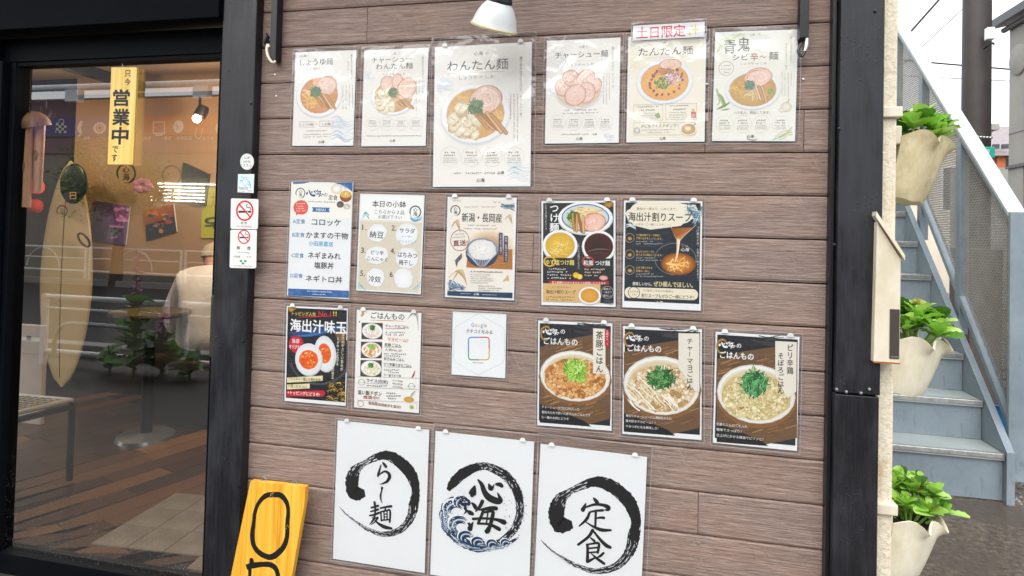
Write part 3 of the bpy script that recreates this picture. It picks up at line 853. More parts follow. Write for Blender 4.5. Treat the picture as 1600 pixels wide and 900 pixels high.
def poster(key, name, label, cat, ox, oy, sc, draw, film=(0.004, 0.004, 0.006, 0.004), big=False, hooks=True, group=None, ydeep=0.0, filmed=True):
    x, z, a, w, h = POST[key]
    t = thing(name, label, cat, (x, PAPER_Y - ydeep, z), group)
    py = PAPER_Y - ydeep
    quad_rot(x, z, w, h, a, py + 0.0004, py).build('paper', PAPERC, t)
    k = Ink(py, ox, oy, sc); k.ang = a; k.box = (x, z, a, w, h)
    def loc(u, v):      # u,v in 0..1 on the sheet -> view coordinates are not needed: returns plane metres
        dx, dz = (u - .5) * w, (.5 - v) * h
        return np.array((x + dx * math.cos(a) - dz * math.sin(a), z + dx * math.sin(a) + dz * math.cos(a)))
    def sheet(c, u0=0, v0=0, u1=1, v1=1, cs=None):
        k.put([loc(u0, v1), loc(u1, v1), loc(u1, v0), loc(u0, v0)], [(0, 1, 2, 3)], [lin(q) for q in cs] if cs else lin(c))
    k.sheet = sheet; k.loc = loc
    if key in ('shoyu', 'cha_wan', 'wantan', 'chashu', 'tantan', 'aooni'): k.tint = (lin('#f8f5ee'), .14)  # pale glare of the sleeves mixed into the top-row print colours
    draw(k)
    k.build(t)
    if filmed:
        l, r, tt, b = film
        m = MB(); NX, NZ = 14, 20; ca, sa = math.cos(a), math.sin(a); W_, H_ = w + l + r, h + tt + b
        ph = U(0, 6)
        for j in range(NZ + 1):
            for i in range(NX + 1):
                u, v = i / NX, j / NZ
                dx = -w / 2 - l + W_ * u; dz = -h / 2 - b + H_ * v
                bow = 0.0009 * math.sin(u * 5 + v * 3 + ph) + 0.0009 * math.sin(v * 9 + ph * 2)
                m.v.append((x + dx * ca - dz * sa, py - 0.0042 - ydeep * .2 + bow, z + dx * sa + dz * ca))
        for j in range(NZ):
            for i in range(NX): q = j * (NX + 1) + i; m.f.append((q, q + 1, q + NX + 2, q + NX + 1))
        m.build('plastic_sleeve', M['film2' if big else 'film'], t, smooth='all')
        e = .0011; m = MB(); X0, X1, Z0_, Z1_ = -w / 2 - l, w / 2 + r, -h / 2 - b, h / 2 + tt
        for (xa, xb, za, zb) in ((X0, X1, Z1_, Z1_ + e), (X0, X1, Z0_ - e, Z0_), (X0 - e, X0, Z0_ - e, Z1_ + e), (X1, X1 + e, Z0_ - e, Z1_ + e)):
            m.prism([(x + p_ * ca - q_ * sa, py - .0036, z + p_ * sa + q_ * ca) for p_, q_ in ((xa, za), (xb, za), (xb, zb), (xa, zb))], (0, .0012, 0))
        m.build('sealed_edge', M['edge'], t)
    if hooks:
        for u in (0.11, 0.89):
            q = loc(u, 0); m = MB(); r_ = 0.0085
            m.prism([(q[0] - r_, py - 0.0055, q[1] - 0.001), (q[0] + r_, py - 0.0055, q[1] - 0.001)] + [(q[0] + r_ * math.cos(b_), py - 0.0055, q[1] + 0.001 + r_ * math.sin(b_)) for b_ in np.linspace(0, PI, 9)], (0, 0.001, 0))
            m.build('hook_tab', M['white'], t)
    return t
# ================================================================== MENU SHEETS ON THE WALL
CREAM, CR2, INKC, GREY = '#efece3', '#f3f1ec', '#2c2b2b', '#8a8883'
BLUEW = ['#c9d6e2', '#b4c6d8', '#dde4ea', '#9fb7cd']
GREENS = ['#2f5a2a', '#4a7d38', '#1e3d1c', '#6f9a4e']
def paperbase(k, a=CREAM, b=CR2, edge='#f8f9f9', m=.018, ratio=.297 / .21):
    k.sheet(edge)
    k.sheet(None, m, m / ratio, 1 - m, 1 - m / ratio, [a, b, a, b])
def wash(k, x, y, r, c='#d3dde6', n=5, base='#efece3'):
    for _ in range(n): k.blob(x + U(-.5, .5) * r, y + U(-.4, .4) * r, r * U(.3, .6), r * U(.15, .35), c, base, U(0, 3), .2)

def d_shoyu(k):
    paperbase(k)
    wash(k, 300, 400, 40); k.wave(440, 690, 135, 140, BLUEW, 12); wash(k, 540, 780, 50)
    shinkai(k, 277, 327, 17, GREY); k.T('の', 306, 328, 10, 10, GREY)
    k.T('しょうゆ麺', 354, 362, 192, 42, INKC, .012, jit=.02); k.T('～しお麺～', 322, 404, 112, 17, '#6c6864')
    k.bowl(369, 556, 133, 128, '#e0a050', '#cc8236', k=.82)
    k.noodles(322, 580, 62, ['#efc46a', '#e2ad4c', '#f6d78c', '#cf9636'], 44, 66)
    k.chashu(412, 505, 62, 56, .3); k.menma(410, 590, 95, .9, 5)
    k.greens(348, 540, 38, GREENS, 60)
    for x, y0, y1 in ((560, 318, 480), (540, 358, 465)): k.V('鶏と水だけで仕上げた、', x, y0, y1, 11, '#6d6a66') if x == 560 else k.V('やさしい一杯。', x, y0, y1, 11, '#6d6a66')
    for x in (566, 547, 528, 510): k.D(x, 498, x, 640, 7, GREY)
    k.frame(254, 712, 340, 745, 1.5, GREY); k.frame(372, 709, 452, 742, 1.5, GREY)
    k.T('しょうゆ麺', 297, 729, 74, 14, '#5b5855'); k.T('しお麺', 412, 727, 50, 14, '#5b5855'); k.T('or', 356, 728, 12, 8, GREY)
    k.D(292, 768, 420, 766, 9, GREY); k.D(280, 788, 440, 786, 8, GREY); k.D(280, 803, 440, 801, 8, GREY)
    shinkai(k, 383, 831, 17, INKC)

def d_chawan(k):
    paperbase(k); wash(k, 660, 440, 40); k.wave(640, 440, 60, 40, BLUEW, 4)
    shinkai(k, 806, 314, 14, GREY); k.T('の', 838, 313, 10, 10, GREY)
    k.T('チャーシュー', 795, 350, 232, 32, INKC, .012, jit=.02); k.T('わんたん麺', 810, 388, 216, 36, INKC, .012, jit=.02)
    k.stroke([(705, 417), (900, 413)], '#c9b48f', 1.5, 1); k.T('しょうゆ or しお', 810, 433, 130, 12, '#77736e')
    k.bowl(806, 562, 132, 110, '#e0b26a', '#d09a50', k=.84)
    for p in ((770, 490, 42, 42), (830, 480, 46, 36), (884, 516, 58, 56)): k.chashu(*p, U(0, 2))
    k.wonton(766, 590, 82, 8); k.menma(862, 596, 88, .75, 5); k.greens(802, 540, 32, GREENS, 50)
    k.V('鶏と水だけで仕上げた、やさしい一杯。', 978, 332, 560, 11, '#77736e')
    for x in (956, 940): k.D(x, 470, x, 650 if x < 950 else 600, 6, GREY)
    for x in (685, 768, 853, 937): k.dotring(x, 726, 40, '#cfcac0', 2)
    k.D(650, 797, 970, 795, 8, GREY); shinkai(k, 800, 824, 15, INKC)

def d_wantan(k):
    paperbase(k, ratio=1.414); wash(k, 95, 400, 60); k.wave(70, 375, 80, 50, BLUEW, 7); k.wave(400, 770, 105, 80, BLUEW, 10); wash(k, 470, 830, 40)
    shinkai(k, 263, 250, 20, '#6b6762'); k.T('の', 303, 249, 14, 14, '#6b6762')
    k.T('わんたん麺', 257, 305, 284, 50, INKC, .016, jit=.02); k.stroke([(118, 345), (385, 334)], '#c9b48f', 2, 1)
    k.T('しょうゆ', 215, 364, 84, 17, '#77736e'); k.T('or', 276, 361, 16, 9, '#77736e'); k.T('しお', 318, 359, 42, 17, '#77736e')
    k.bowl(247, 530, 163, 142, '#e0ac5c', '#d39a48', k=.82)
    k.noodles(345, 545, 40, ['#efc46a', '#e2ad4c', '#f6d78c'], 30); k.noodles(180, 455, 40, ['#efc46a', '#e2ad4c'], 14, 20)
    k.chashu(296, 468, 77, 66, .2); k.wonton(196, 560, 92, 9); k.wonton(240, 600, 60, 5)
    k.menma(325, 572, 110, .85, 5); k.greens(250, 502, 42, GREENS, 80)
    k.V('鶏と水だけで仕上げた、やさしい一杯。', 462, 264, 560, 13, '#6d6a66')
    for x, y1 in ((446, 670), (430, 650), (414, 560)): k.D(x, 440, x, y1, 8, GREY)
    for x in (130, 229, 328, 430): k.dotring(x, 734, 47, '#d5d0c6', 3)
    k.D(148, 812, 345, 810, 10, '#7c7975'); shinkai(k, 367, 809, 15, '#55524e'); shinkai(k, 273, 844, 18, INKC)

def d_chashu(k):
    paperbase(k); wash(k, 130, 300, 60); wash(k, 420, 740, 60, '#c3d2e2'); wash(k, 90, 480, 40)
    shinkai(k, 264, 202, 15, GREY); k.T('の', 294, 201, 11, 11, GREY)
    k.T('チャーシュー麺', 261, 248, 314, 40, INKC, .014, jit=.02); k.stroke([(108, 292), (395, 279)], '#bdb8ae', 1.5, 1)
    k.T('しょうゆ or しお', 255, 307, 158, 15, '#77736e')
    k.bowl(242, 460, 142, 108, '#e7d5bd', '#d9c2a4', k=.93)
    for p in ((150, 445, 46, 52), (200, 390, 54, 46), (285, 388, 58, 46), (330, 430, 52, 48), (290, 475, 64, 52), (225, 490, 66, 60)): k.chashu(*p, U(0, 3), '#edc9bb')
    k.V('鶏と水だけで仕上げた、やさしい一杯。', 448, 202, 460, 12, '#77736e')
    for x, y1 in ((427, 520), (410, 550), (393, 545)): k.D(x, 362, x, y1, 7, GREY)
    k.D(160, 580, 355, 577, 10, '#5c5955'); k.D(150, 600, 360, 594, 10, '#5c5955')
    for x in (121, 214, 308, 403): k.dotring(x, 655, 45, '#cfcac0', 3)
    k.D(142, 724, 310, 722, 9, '#7c7975'); shinkai(k, 340, 722, 12, '#66635f'); shinkai(k, 248, 749, 18, INKC)

def d_tantan(k):
    paperbase(k, '#f0e9d6', '#f1ebdb'); k.wave(550, 270, 60, 70, ['#e3cd94', '#ecdcb0'], 8)
    shinkai(k, 752, 177, 13, GREY); k.T('の', 786, 172, 10, 10, GREY)
    k.T('たんたん麺', 762, 228, 322, 50, INKC, .016, jit=.02); k.stroke([(640, 270), (905, 262)], '#bdb8ae', 1.5, 1)
    k.bowl(755, 408, 168, 132, '#efb762', '#e3a14c', rim='#e9eef2', rim2='#b9c9d6', k=.84)
    k.chashu(790, 310, 66, 34, 0); k.noodles(760, 350, 60, ['#b06a30', '#c98645', '#95501f'], 40, 26)
    k.crumbs(738, 420, 46, 40, [('#3a7a2b', '#2a5a20'), ('#5fa342', '#3d7a2c'), ('#83bf5c', '#4f8f38')], 90, .12)
    k.crumbs(808, 392, 52, 42, [('#e9dbe8', '#c7a8c8'), ('#b47fb5', '#8c4f90'), ('#ffffff', '#dcc8dc')], 90, .11)
    for (x, y) in ((710, 348), (684, 372), (678, 398), (668, 432), (690, 465), (710, 488), (742, 487), (780, 485), (812, 470), (842, 450), (862, 400), (860, 365), (830, 340), (700, 362), (690, 380), (672, 448), (845, 430), (668, 418), (855, 380)):
        k.blob(x, y, U(6, 11), U(6, 10), random.choice(['#a8281c', '#c0432a', '#8c1f24', '#b85a2a']), '#7c1d14', U(0, 3), .2, 9)
    k.frame(572, 546, 746, 640, 2, '#b7b09d'); k.frame(762, 538, 947, 636, 2, '#b7b09d'); k.frame(572, 652, 940, 728, 2, '#b7b09d')
    for x0, x1, y in ((596, 720, 560), (788, 905, 555)): k.D(x0, y, x1, y - 3, 11, '#5c5955'); k.D(x0 + 20, y + 20, x1 - 20, y + 18, 11, '#5c5955'); [k.D(x0 - 5, y + q, x1 - 15, y + q - 2, 7, GREY) for q in (40, 54, 68)]
    k.greens(716, 612, 18, ['#8fae6a', '#6f9350'], 8, 4)
    k.poly([(914, 590), (942, 588), (944, 625), (914, 627)], '#b5392a'); k.poly([(919, 572), (935, 571), (938, 590), (918, 590)], '#d9b27a')
    k.T('〆にもライスドボンで!!', 726, 673, 222, 20, '#4a4744'); k.blob(592, 700, 18, 18, '#e9e7e1', '#9d9a93'); k.D(620, 698, 820, 694, 8, GREY); k.D(655, 713, 790, 710, 8, GREY)
    k.bowl(897, 692, 50, 38, '#dba75a', '#c9893c'); k.blob(895, 690, 18, 13, '#f4f1ea', '#e2d9c4'); k.stroke([(915, 690), (940, 655)], '#8c8a86', 5, 1)
    shinkai(k, 744, 747, 17, INKC)

def d_aooni(k):
    paperbase(k, '#ecebdf', '#efeee6')
    for _ in range(16): k.stroke([(1068 + U(0, 60), 215 + U(-60, 20)), (1100 + U(0, 60), 170 + U(-40, 20)), (1150 + U(0, 90), 128 + U(-6, 14))], random.choice(['#d3dab4', '#c3cf9d', '#dfe3c8']), U(2, 7))
    for _ in range(14): k.stroke([(1400 + U(0, 60), 740 + U(-10, 20)), (1450 + U(0, 40), 730 + U(-20, 20)), (1515, 690 + U(-20, 40))], random.choice(['#c3cf9d', '#aebf80', '#dfe3c8']), U(2, 7))
    for _ in range(9): k.stroke([(1060 + U(0, 14), 450 + U(0, 40)), (1080 + U(0, 30), 500 + U(0, 40)), (1065 + U(0, 60), 540 + U(0, 20))], random.choice(['#8aa85c', '#a9be7e', '#6d8f45']), U(4, 9))
    k.stroke([(1065, 575, 3), (1095, 562, 13), (1135, 540, 9), (1140, 530, 3)], '#5a7f35'); k.stroke([(1090, 580, 3), (1120, 576, 9), (1145, 572, 3)], '#6d8f45')
    shinkai(k, 1278, 130, 13, GREY); k.T('の', 1320, 128, 14, 13, GREY)
    k.T('青', 1143, 200, 72, 84, '#4a6242', .02, jit=.02); k.T('鬼', 1228, 188, 72, 82, '#3a4a38', .02, jit=.02)
    k.T('シビ', 1206, 264, 92, 36, INKC, .014, jit=.02); k.T('辛', 1290, 262, 46, 50, '#a6372c', .01); k.T('〜', 1342, 262, 38, 14, '#b4655c', .01); k.T('麺', 1405, 255, 56, 48, INKC, .014)
    k.T('しょうゆ or しお', 1287, 301, 158, 15, '#8f8c84')
    k.ring(1123, 331, 46, 43, 3, '#b98a7e'); k.D(1090, 318, 1156, 312, 11, '#9d6a60'); k.D(1092, 337, 1156, 334, 11, '#9d6a60'); k.D(1108, 354, 1142, 352, 10, '#9d6a60')
    k.bowl(1280, 455, 165, 118, '#d2a75c', '#c0924a', rim='#e9ece9', k=.84)
    k.chashu(1312, 385, 84, 56, .2, '#edc8b9'); k.noodles(1200, 450, 55, ['#d9a94a', '#e7c26f', '#c08c36'], 50, 62); k.noodles(1300, 480, 70, ['#e9cfa2', '#d9b67c', '#f2dfbb', '#c59a5c'], 60, 45)
    k.menma(1330, 480, 90, 1.3, 4, ('#e0b98a', '#ecc9a0', '#d0a070')); k.greens(1262, 432, 36, ['#4d7a6c', '#3f6a58', '#78a08c', '#2f5a4a'], 60)
    k.greens(1390, 470, 24, ['#7a9a4c', '#b9c27a'], 22)
    k.T('ハマる人、続出してます。', 1276, 594, 216, 17, '#55524e'); 
    for x, y, r in ((1480, 560, 34), (1450, 580, 16)): k.blob(x, y, r, r * .85, '#efeadb', '#cfc6b0')
    k.stroke([(1485, 535, 10), (1500, 515, 4)], '#cfc6a8')
    for x in (1113, 1222, 1332, 1445): k.dotring(x, 662, 52, '#cfcbb8', 3)
    for x, y0, y1 in ((1508, 140, 300), (1480, 180, 345)): k.V('鶏と水だけで仕上げた、' if x > 1500 else 'やさしい辛さの一杯。', x, y0, y1, 12, '#8c8a82')
    for x, y1 in ((1510, 440), (1492, 540), (1472, 500), (1455, 490)): k.D(x, 352, x, y1, 7, '#a3a098')
    shinkai(k, 1266, 735, 20, INKC); k.stroke([(1245, 750, 2), (1285, 758, 4), (1310, 750, 1)], INKC)

def d_weekend(k):
    k.sheet('#f4f4f4'); k.T('土日限定', 733, 113, 290, 70, '#d8455c', .03)
    for x, y, r in ((940, 100, 34), (905, 127, 15), (920, 80, 9)):
        for q in (0, 1): k.poly([(x, y - r * (1.1 if q == 0 else .3)), (x + r * (.25 if q == 0 else .9), y), (x, y + r * (1.1 if q == 0 else .3)), (x - r * (.25 if q == 0 else .9), y)], '#efc25a')

def d_teishoku(k):
    k.sheet('#f4f1e8'); k.sheet('#e3ecf5', 0, .31, 1, .965)
    k.sheet('#f4f1e8', 0.01, .01, .99, .31)
    for x0, x1, y in ((78, 200, 70), (380, 480, 70)): pass
    k.poly([(75, 62), (190, 60), (150, 72), (78, 76)], '#2f5f97'); k.poly([(345, 66), (476, 64), (474, 128), (440, 100), (400, 80)], '#2f5f97')
    for _ in range(10): k.ring(U(400, 470), U(75, 105), 12, 10, 1.5, '#5f8abb')
    seal(k, 126, 136, 30, '#4b5a70'); shinkai(k, 221, 137, 44, '#234a7c'); k.T('の', 295, 148, 24, 24, '#39414f', .02)
    k.T('定食', 345, 166, 62, 34, '#39414f', .02, rot=-.05); k.D(178, 192, 360, 197, 12, '#4b5a70')
    k.blob(368, 108, 38, 34, '#fbf8f2', '#d9cbb4'); k.blob(430, 158, 40, 38, '#a8643a', '#7a3f22'); k.blob(430, 145, 38, 24, '#f0c96a', '#d9a23f'); k.crumbs(430, 145, 26, 14, [('#4d8a34', '#3a6a28'), ('#fff', '#eee')] if False else [('#4d8a34', '#3a6a28'), ('#ffffff', '#eeeeee')], 14, .12)
    k.blob(393, 212, 24, 22, '#8a7f78', '#3a3230'); k.crumbs(393, 208, 16, 12, [('#6a3a20', '#40210f')], 16, .2); k.blob(438, 226, 24, 20, '#f0efe8', '#b8b4aa'); k.crumbs(438, 224, 14, 10, [('#a9b37c', '#7d8850')], 12, .2)
    k.blob(130, 232, 50, 48, '#e2665c', '#dd5a52', 0, .04); k.poly([(95, 260), (120, 270), (98, 285)], '#dd5a52')
    for q in range(4): k.D(98, 208 + 16 * q, 162, 206 + 16 * q, 10, '#f6d6d2')
    k.poly([(203, 230), (326, 234), (316, 248), (325, 264), (203, 260), (212, 246)], '#3a6ea8'); k.T('MENU', 264, 248, 62, 16, '#f2f6fa', .02)
    for s_, x, y in (('A定食', 117, 325), ('B定食', 114, 415), ('C定食', 108, 553), ('D定食', 101, 689)): k.T(s_, x, y, 82, 32, '#2f7cb4', .014)
    for s_, x, y, w in (('コロッケ', 300, 332, 196), ('かますの干物', 304, 420, 280), ('ネギまみれ', 286, 555, 218), ('塩豚丼', 284, 621, 130), ('ネギトロ丼', 284, 712, 244)): k.T(s_, x, y, w, 44, '#26262a', .026)
    k.T('小田原直送', 263, 475, 164, 32, '#2fa6cf', .02)
    k.grad([(45, 775), (452, 790), (449, 838), (44, 822)], ['#2c5f9e'] * 4)
    for _ in range(14): k.ring(U(55, 130), U(785, 818), 13, 10, 1.4, '#5d88bd'); k.ring(U(330, 440), U(798, 828), 13, 10, 1.4, '#5d88bd')
    k.D(160, 792, 340, 800, 11, '#e7eef6'); k.D(205, 812, 300, 816, 10, '#e7eef6')

def d_kobachi(k):
    paperbase(k, '#d9d0bb', '#ddd5c2', '#eef2f2', .02); k.sheet('#f3f4f0', .02, .015, .98, .265); k.sheet('#e4ded0', .02, .265, .98, .285)
    for _ in range(12): k.stroke([(543, 310 - U(0, 12), 3), (560, 255 + U(0, 30), U(4, 10)), (585, 300 + U(-20, 10), 4)], random.choice(['#3d7fb0', '#7fb1d0', '#2a628f', '#cfe2ee'])) 
    for _ in range(14): k.stroke([(862, 290 + U(-10, 24), 3), (890, 315 + U(-10, 12), U(4, 9)), (940, 300 + U(-10, 20), 2)], random.choice(['#3d7fb0', '#7fb1d0', '#bcd6e6']))
    k.T('本日の小鉢', 720, 210, 226, 42, '#2c3038', .028, jit=.02); k.T('こちらから２品', 722, 264, 198, 26, '#3f4550', .01); k.T('お選び下さい', 726, 297, 158, 24, '#3f4550', .01)
    seal(k, 896, 262, 36, '#262a33')
    for s_, x, y in (('1.', 555, 366), ('2.', 753, 370), ('3.', 548, 519), ('4.', 746, 523), ('5.', 542, 673), ('6.', 739, 681)): k.T(s_, x, y, 30, 36, '#2b2a2a', .03)
    for x, y, rx, ry in ((640, 402, 62, 60), (838, 412, 74, 72), (638, 552, 78, 60), (838, 572, 76, 70), (630, 700, 60, 64), (815, 708, 64, 68)):
        k.blob(x + 2, y + 3, rx * 1.03, ry * 1.03, '#c3b9a3', '#cfc6b1', .2, .05); k.blob(x, y, rx, ry, '#f2f3f4', '#e7e9eb', .2, .05)
    for s_, x, y, w, h in (('納豆', 637, 414, 94, 46), ('サラダ', 842, 388, 104, 34), ('ピリ辛', 642, 535, 84, 30), ('こんにゃく', 641, 578, 134, 28), ('はちみつ', 843, 552, 128, 36), ('梅干し', 832, 602, 92, 36), ('冷奴', 624, 712, 80, 42)): k.T(s_, x, y, w, h, '#242426', .024, rot=-.03)
    k.T('シーザー', 842, 428, 78, 18, '#3f9cc9', .014); k.T('ドレッシング', 846, 460, 116, 20, '#3f9cc9', .014)
    for sx in (1, -1):
        for _ in range(9): bx = 512 if sx > 0 else 930; k.stroke([(bx, 740 + U(-20, 30), 2), (bx + sx * 25, 765 + U(-8, 12), U(3, 7)), (bx + sx * 50, 782 + U(-6, 6), 1)], random.choice(['#7fb1b8', '#9cc4c9', '#c6dcdc']))

def d_niigata(k):
    paperbase(k, '#ece5d8', '#efeae0', '#f5f6f6', .03)
    for _ in range(26): k.stroke([(480 + U(0, 30), 140 + U(-10, 20), 2), (520 + U(-10, 10), 150 + U(-10, 25), U(3, 8)), (588, 150 + U(-20, 40), 2)], random.choice(['#2f4a66', '#53708c', '#9fb4c6', '#1f3650']))
    k.stroke([(430, 112, 1), (442, 124, 4), (455, 118, 1)], '#3c4a5a'); k.stroke([(462, 118, 1), (472, 128, 3), (484, 114, 1)], '#3c4a5a')
    k.D(128, 112, 190, 114, 10, '#6b6a6a')
    seal(k, 150, 185, 34, '#26282c'); k.D(218, 158, 455, 158, 11, GREY)
    k.T('新潟・長岡産', 345, 238, 296, 66, '#22252b', .022, jit=.012)
    k.D(232, 293, 450, 296, 12, '#6b6a6a'); k.D(210, 318, 470, 322, 12, '#6b6a6a')
    k.blob(400, 460, 190, 130, '#b77a3c', '#efe2cd', 0, .06); k.poly([(240, 500), (572, 470), (572, 622), (230, 606)], '#b0733a')
    for _ in range(60): k.stroke([(U(240, 560), U(420, 605)), (U(240, 560), U(430, 605))], random.choice(['#b98246', '#9c6230', '#c9945a']), U(1, 3), 1)
    k.blob(345, 500, 120, 105, '#46587a', '#2f3a52'); k.blob(347, 470, 117, 82, '#5f7394', '#8796ad')
    for i in range(22):
        a = PI * (.08 + .84 * i / 21); k.stroke([(345 + 117 * math.cos(a), 485 + 60 * math.sin(a)), (345 + 60 * math.cos(a), 500 + 104 * math.sin(a))], '#c9d0d8', 3, 1)
    k.blob(347, 474, 104, 76, '#f3f2ee', '#dfddd6', 0, .05)
    k.crumbs(347, 474, 98, 70, [('#ffffff', '#d5d3cc'), ('#f2f1ec', '#c9c6be')], 150, .055)
    k.ring(183, 405, 70, 79, 4, '#8c3a48'); k.T('直送!', 186, 424, 106, 44, '#7c2436', .028, rot=.08); k.D(138, 365, 215, 355, 11, '#8c5a60'); k.D(130, 385, 225, 378, 11, '#8c5a60')
    k.stroke([(160, 600, 4), (160, 560, 22), (185, 530, 26), (195, 505, 6)], '#5b5f66'); k.stroke([(140, 548, 2), (165, 570, 9)], '#5b5f66')
    for x, y0, y1, s_ in ((486, 348, 515, '心を込めて直送！'), (525, 372, 568, '新潟・長岡の大地から')):
        k.poly([(x - 15, y0), (x + 14, y0 + 1), (x + 12, y1), (x - 17, y1 - 1)], '#2d4568'); k.V(s_, x, y0 + 8, y1 - 8, 14, '#f0f2f4')
    def ear(x, y, dx, dy):
        for q in range(5): k.stroke([(x, y), (x + dx * .5 + q * 6, y - dy * .7 - q * 4), (x + dx + q * 4, y + q * 9)], random.choice(['#cdb071', '#b99a57']), 3)
    ear(120, 310, 50, 60); ear(515, 250, 38, 30); ear(100, 680, 110, 60); ear(130, 700, 90, 90)
    for _ in range(30): k.stroke([(92 + U(0, 20), 770 + U(-60, 20), 2), (130 + U(-20, 20), 700 + U(0, 70), U(4, 10)), (170 + U(0, 60), 770 + U(-30, 20), 2)], random.choice(['#1f3f66', '#2f5580', '#7d97b0', '#e3e6e6']))
    k.D(262, 636, 500, 640, 14, '#4b4a4a')
    for q in range(5): k.D(262, 658 + 15 * q, U(390, 440), 660 + 15 * q, 9, '#7a7876')
    for q in range(3): k.D(318, 742 + 16 * q, U(440, 500), 745 + 16 * q, 10, '#6a6866')
    for q in range(8): k.stroke([(500 + q * 4, 710 - q * 2), (540 + q, 660 + q * 6)], '#d9b483', 4, 1)
    k.poly([(92, 780), (572, 792), (572, 832), (90, 812)], '#26405f'); shinkai(k, 305, 802, 18, '#eef2f5'); k.D(188, 798, 262, 800, 10, '#c9d2dc'); k.D(350, 806, 460, 810, 9, '#c9d2dc')

DARK = '#25272b'
def d_tsuke(k):
    k.sheet('#f2f3f3'); k.sheet(DARK, .022, .018, .975, .965)
    k.blob(520, 125, 30, 22, '#c9932f', '#8a6420', 0, .2)
    k.V('どちらが選べるスープ', 98, 125, 300, 15, '#d9d6cf')
    k.V('つけ麺', 155, 120, 310, 62, '#f3f3f1', .035)
    k.stroke([(96, 340, 2), (150, 318, 9), (215, 290, 2)], '#c9c7c0'); k.stroke([(110, 345, 2), (160, 326, 6), (200, 310, 1)], '#c9c7c0')
    k.bowl(362, 215, 182, 108, '#dfe3e2', '#c9d2d6', k=.86); k.ring(362, 214, 160, 92, 7, '#3e6b9e')
    k.noodles(378, 180, 92, ['#ecd39a', '#dfc07c', '#f4e3b8', '#cda963'], 90, 40); k.chashu(420, 246, 78, 60, .2, '#edbfb0'); k.greens(285, 212, 48, ['#37702c', '#57963c', '#2a5522'], 80)
    k.crumbs(270, 250, 28, 24, [('#9fce6a', '#6aa53f'), ('#d7ebb0', '#9cc36c')], 30, .16); k.menma(328, 255, 110, 1.5, 4)
    k.bowl(193, 400, 116, 104, '#e2bf4a', '#d2a733', k=.84); k.noodles(193, 415, 80, ['#ecd06c', '#c99a2a', '#f2e09a'], 30, 70, 3)
    k.bowl(452, 405, 112, 104, '#2a1512', '#4a1c16', k=.86); k.stroke([(380, 440, 3), (450, 425, 10), (530, 430, 3)], '#6b5c58'); k.stroke([(390, 460, 3), (450, 450, 6), (520, 455, 2)], '#544340')
    k.sheet(DARK, .022, .545, .975, .79)
    k.ring(124, 508, 42, 36, 9, '#e2b52e'); k.ring(380, 508, 42, 36, 9, '#b9352c')
    k.T('ゆず塩つけ麺', 192, 514, 190, 36, '#f0d873', .025); k.T('和風 つけ麺', 438, 518, 178, 34, '#f2f0ec', .025)
    k.V('どちらもお選びください', 318, 385, 560, 15, '#dad6ce')
    for q in range(4): k.D(108, 557 + q * 20, U(230, 275), 559 + q * 20, 15, '#d8d6d0')
    for q in range(3): k.D(358, 560 + q * 20, U(440, 515), 562 + q * 20, 15, '#e0c9b4')
    k.blob(300, 600, 21, 20, '#f2cf3a', '#d9a51f'); k.blob(325, 610, 19, 18, '#f5df6c', '#e0b93a'); k.blob(484, 618, 28, 16, '#eab3b0', '#cf8c8c', 0, .1)
    k.poly([(118, 636), (521, 640), (521, 668), (118, 664)], '#b02a2c'); k.T('茹で時間がかかりますのでお時間いただきます', 318, 652, 360, 17, '#f6ecea', .018)
    k.sheet('#d8b478', .022, .79, .975, .965); k.blob(390, 735, 90, 60, '#c8964a', '#d8b478'); k.sheet(DARK, .80, .79, .975, .965)
    k.T('〜〆におすすめ〜', 192, 681, 150, 15, '#5a4020'); k.T('海出汁割りスープ', 198, 712, 198, 27, '#33231a', .025)
    for q in range(2): k.D(100, 745 + q * 18, 298, 747 + q * 18, 13, '#6b5434')
    k.bowl(392, 735, 74, 58, '#dfa646', '#cf9233', k=.82)
    k.ring(510, 714, 42, 42, 3, '#b3b1ab'); k.T('最後の', 508, 692, 46, 15, '#e6e4df'); k.T('一滴まで', 510, 714, 58, 15, '#e6e4df'); k.T('美味しい', 512, 737, 58, 15, '#e6e4df')
    k.wave(490, 770, 60, 26, ['#4c5a6e', '#39475a'], 5)

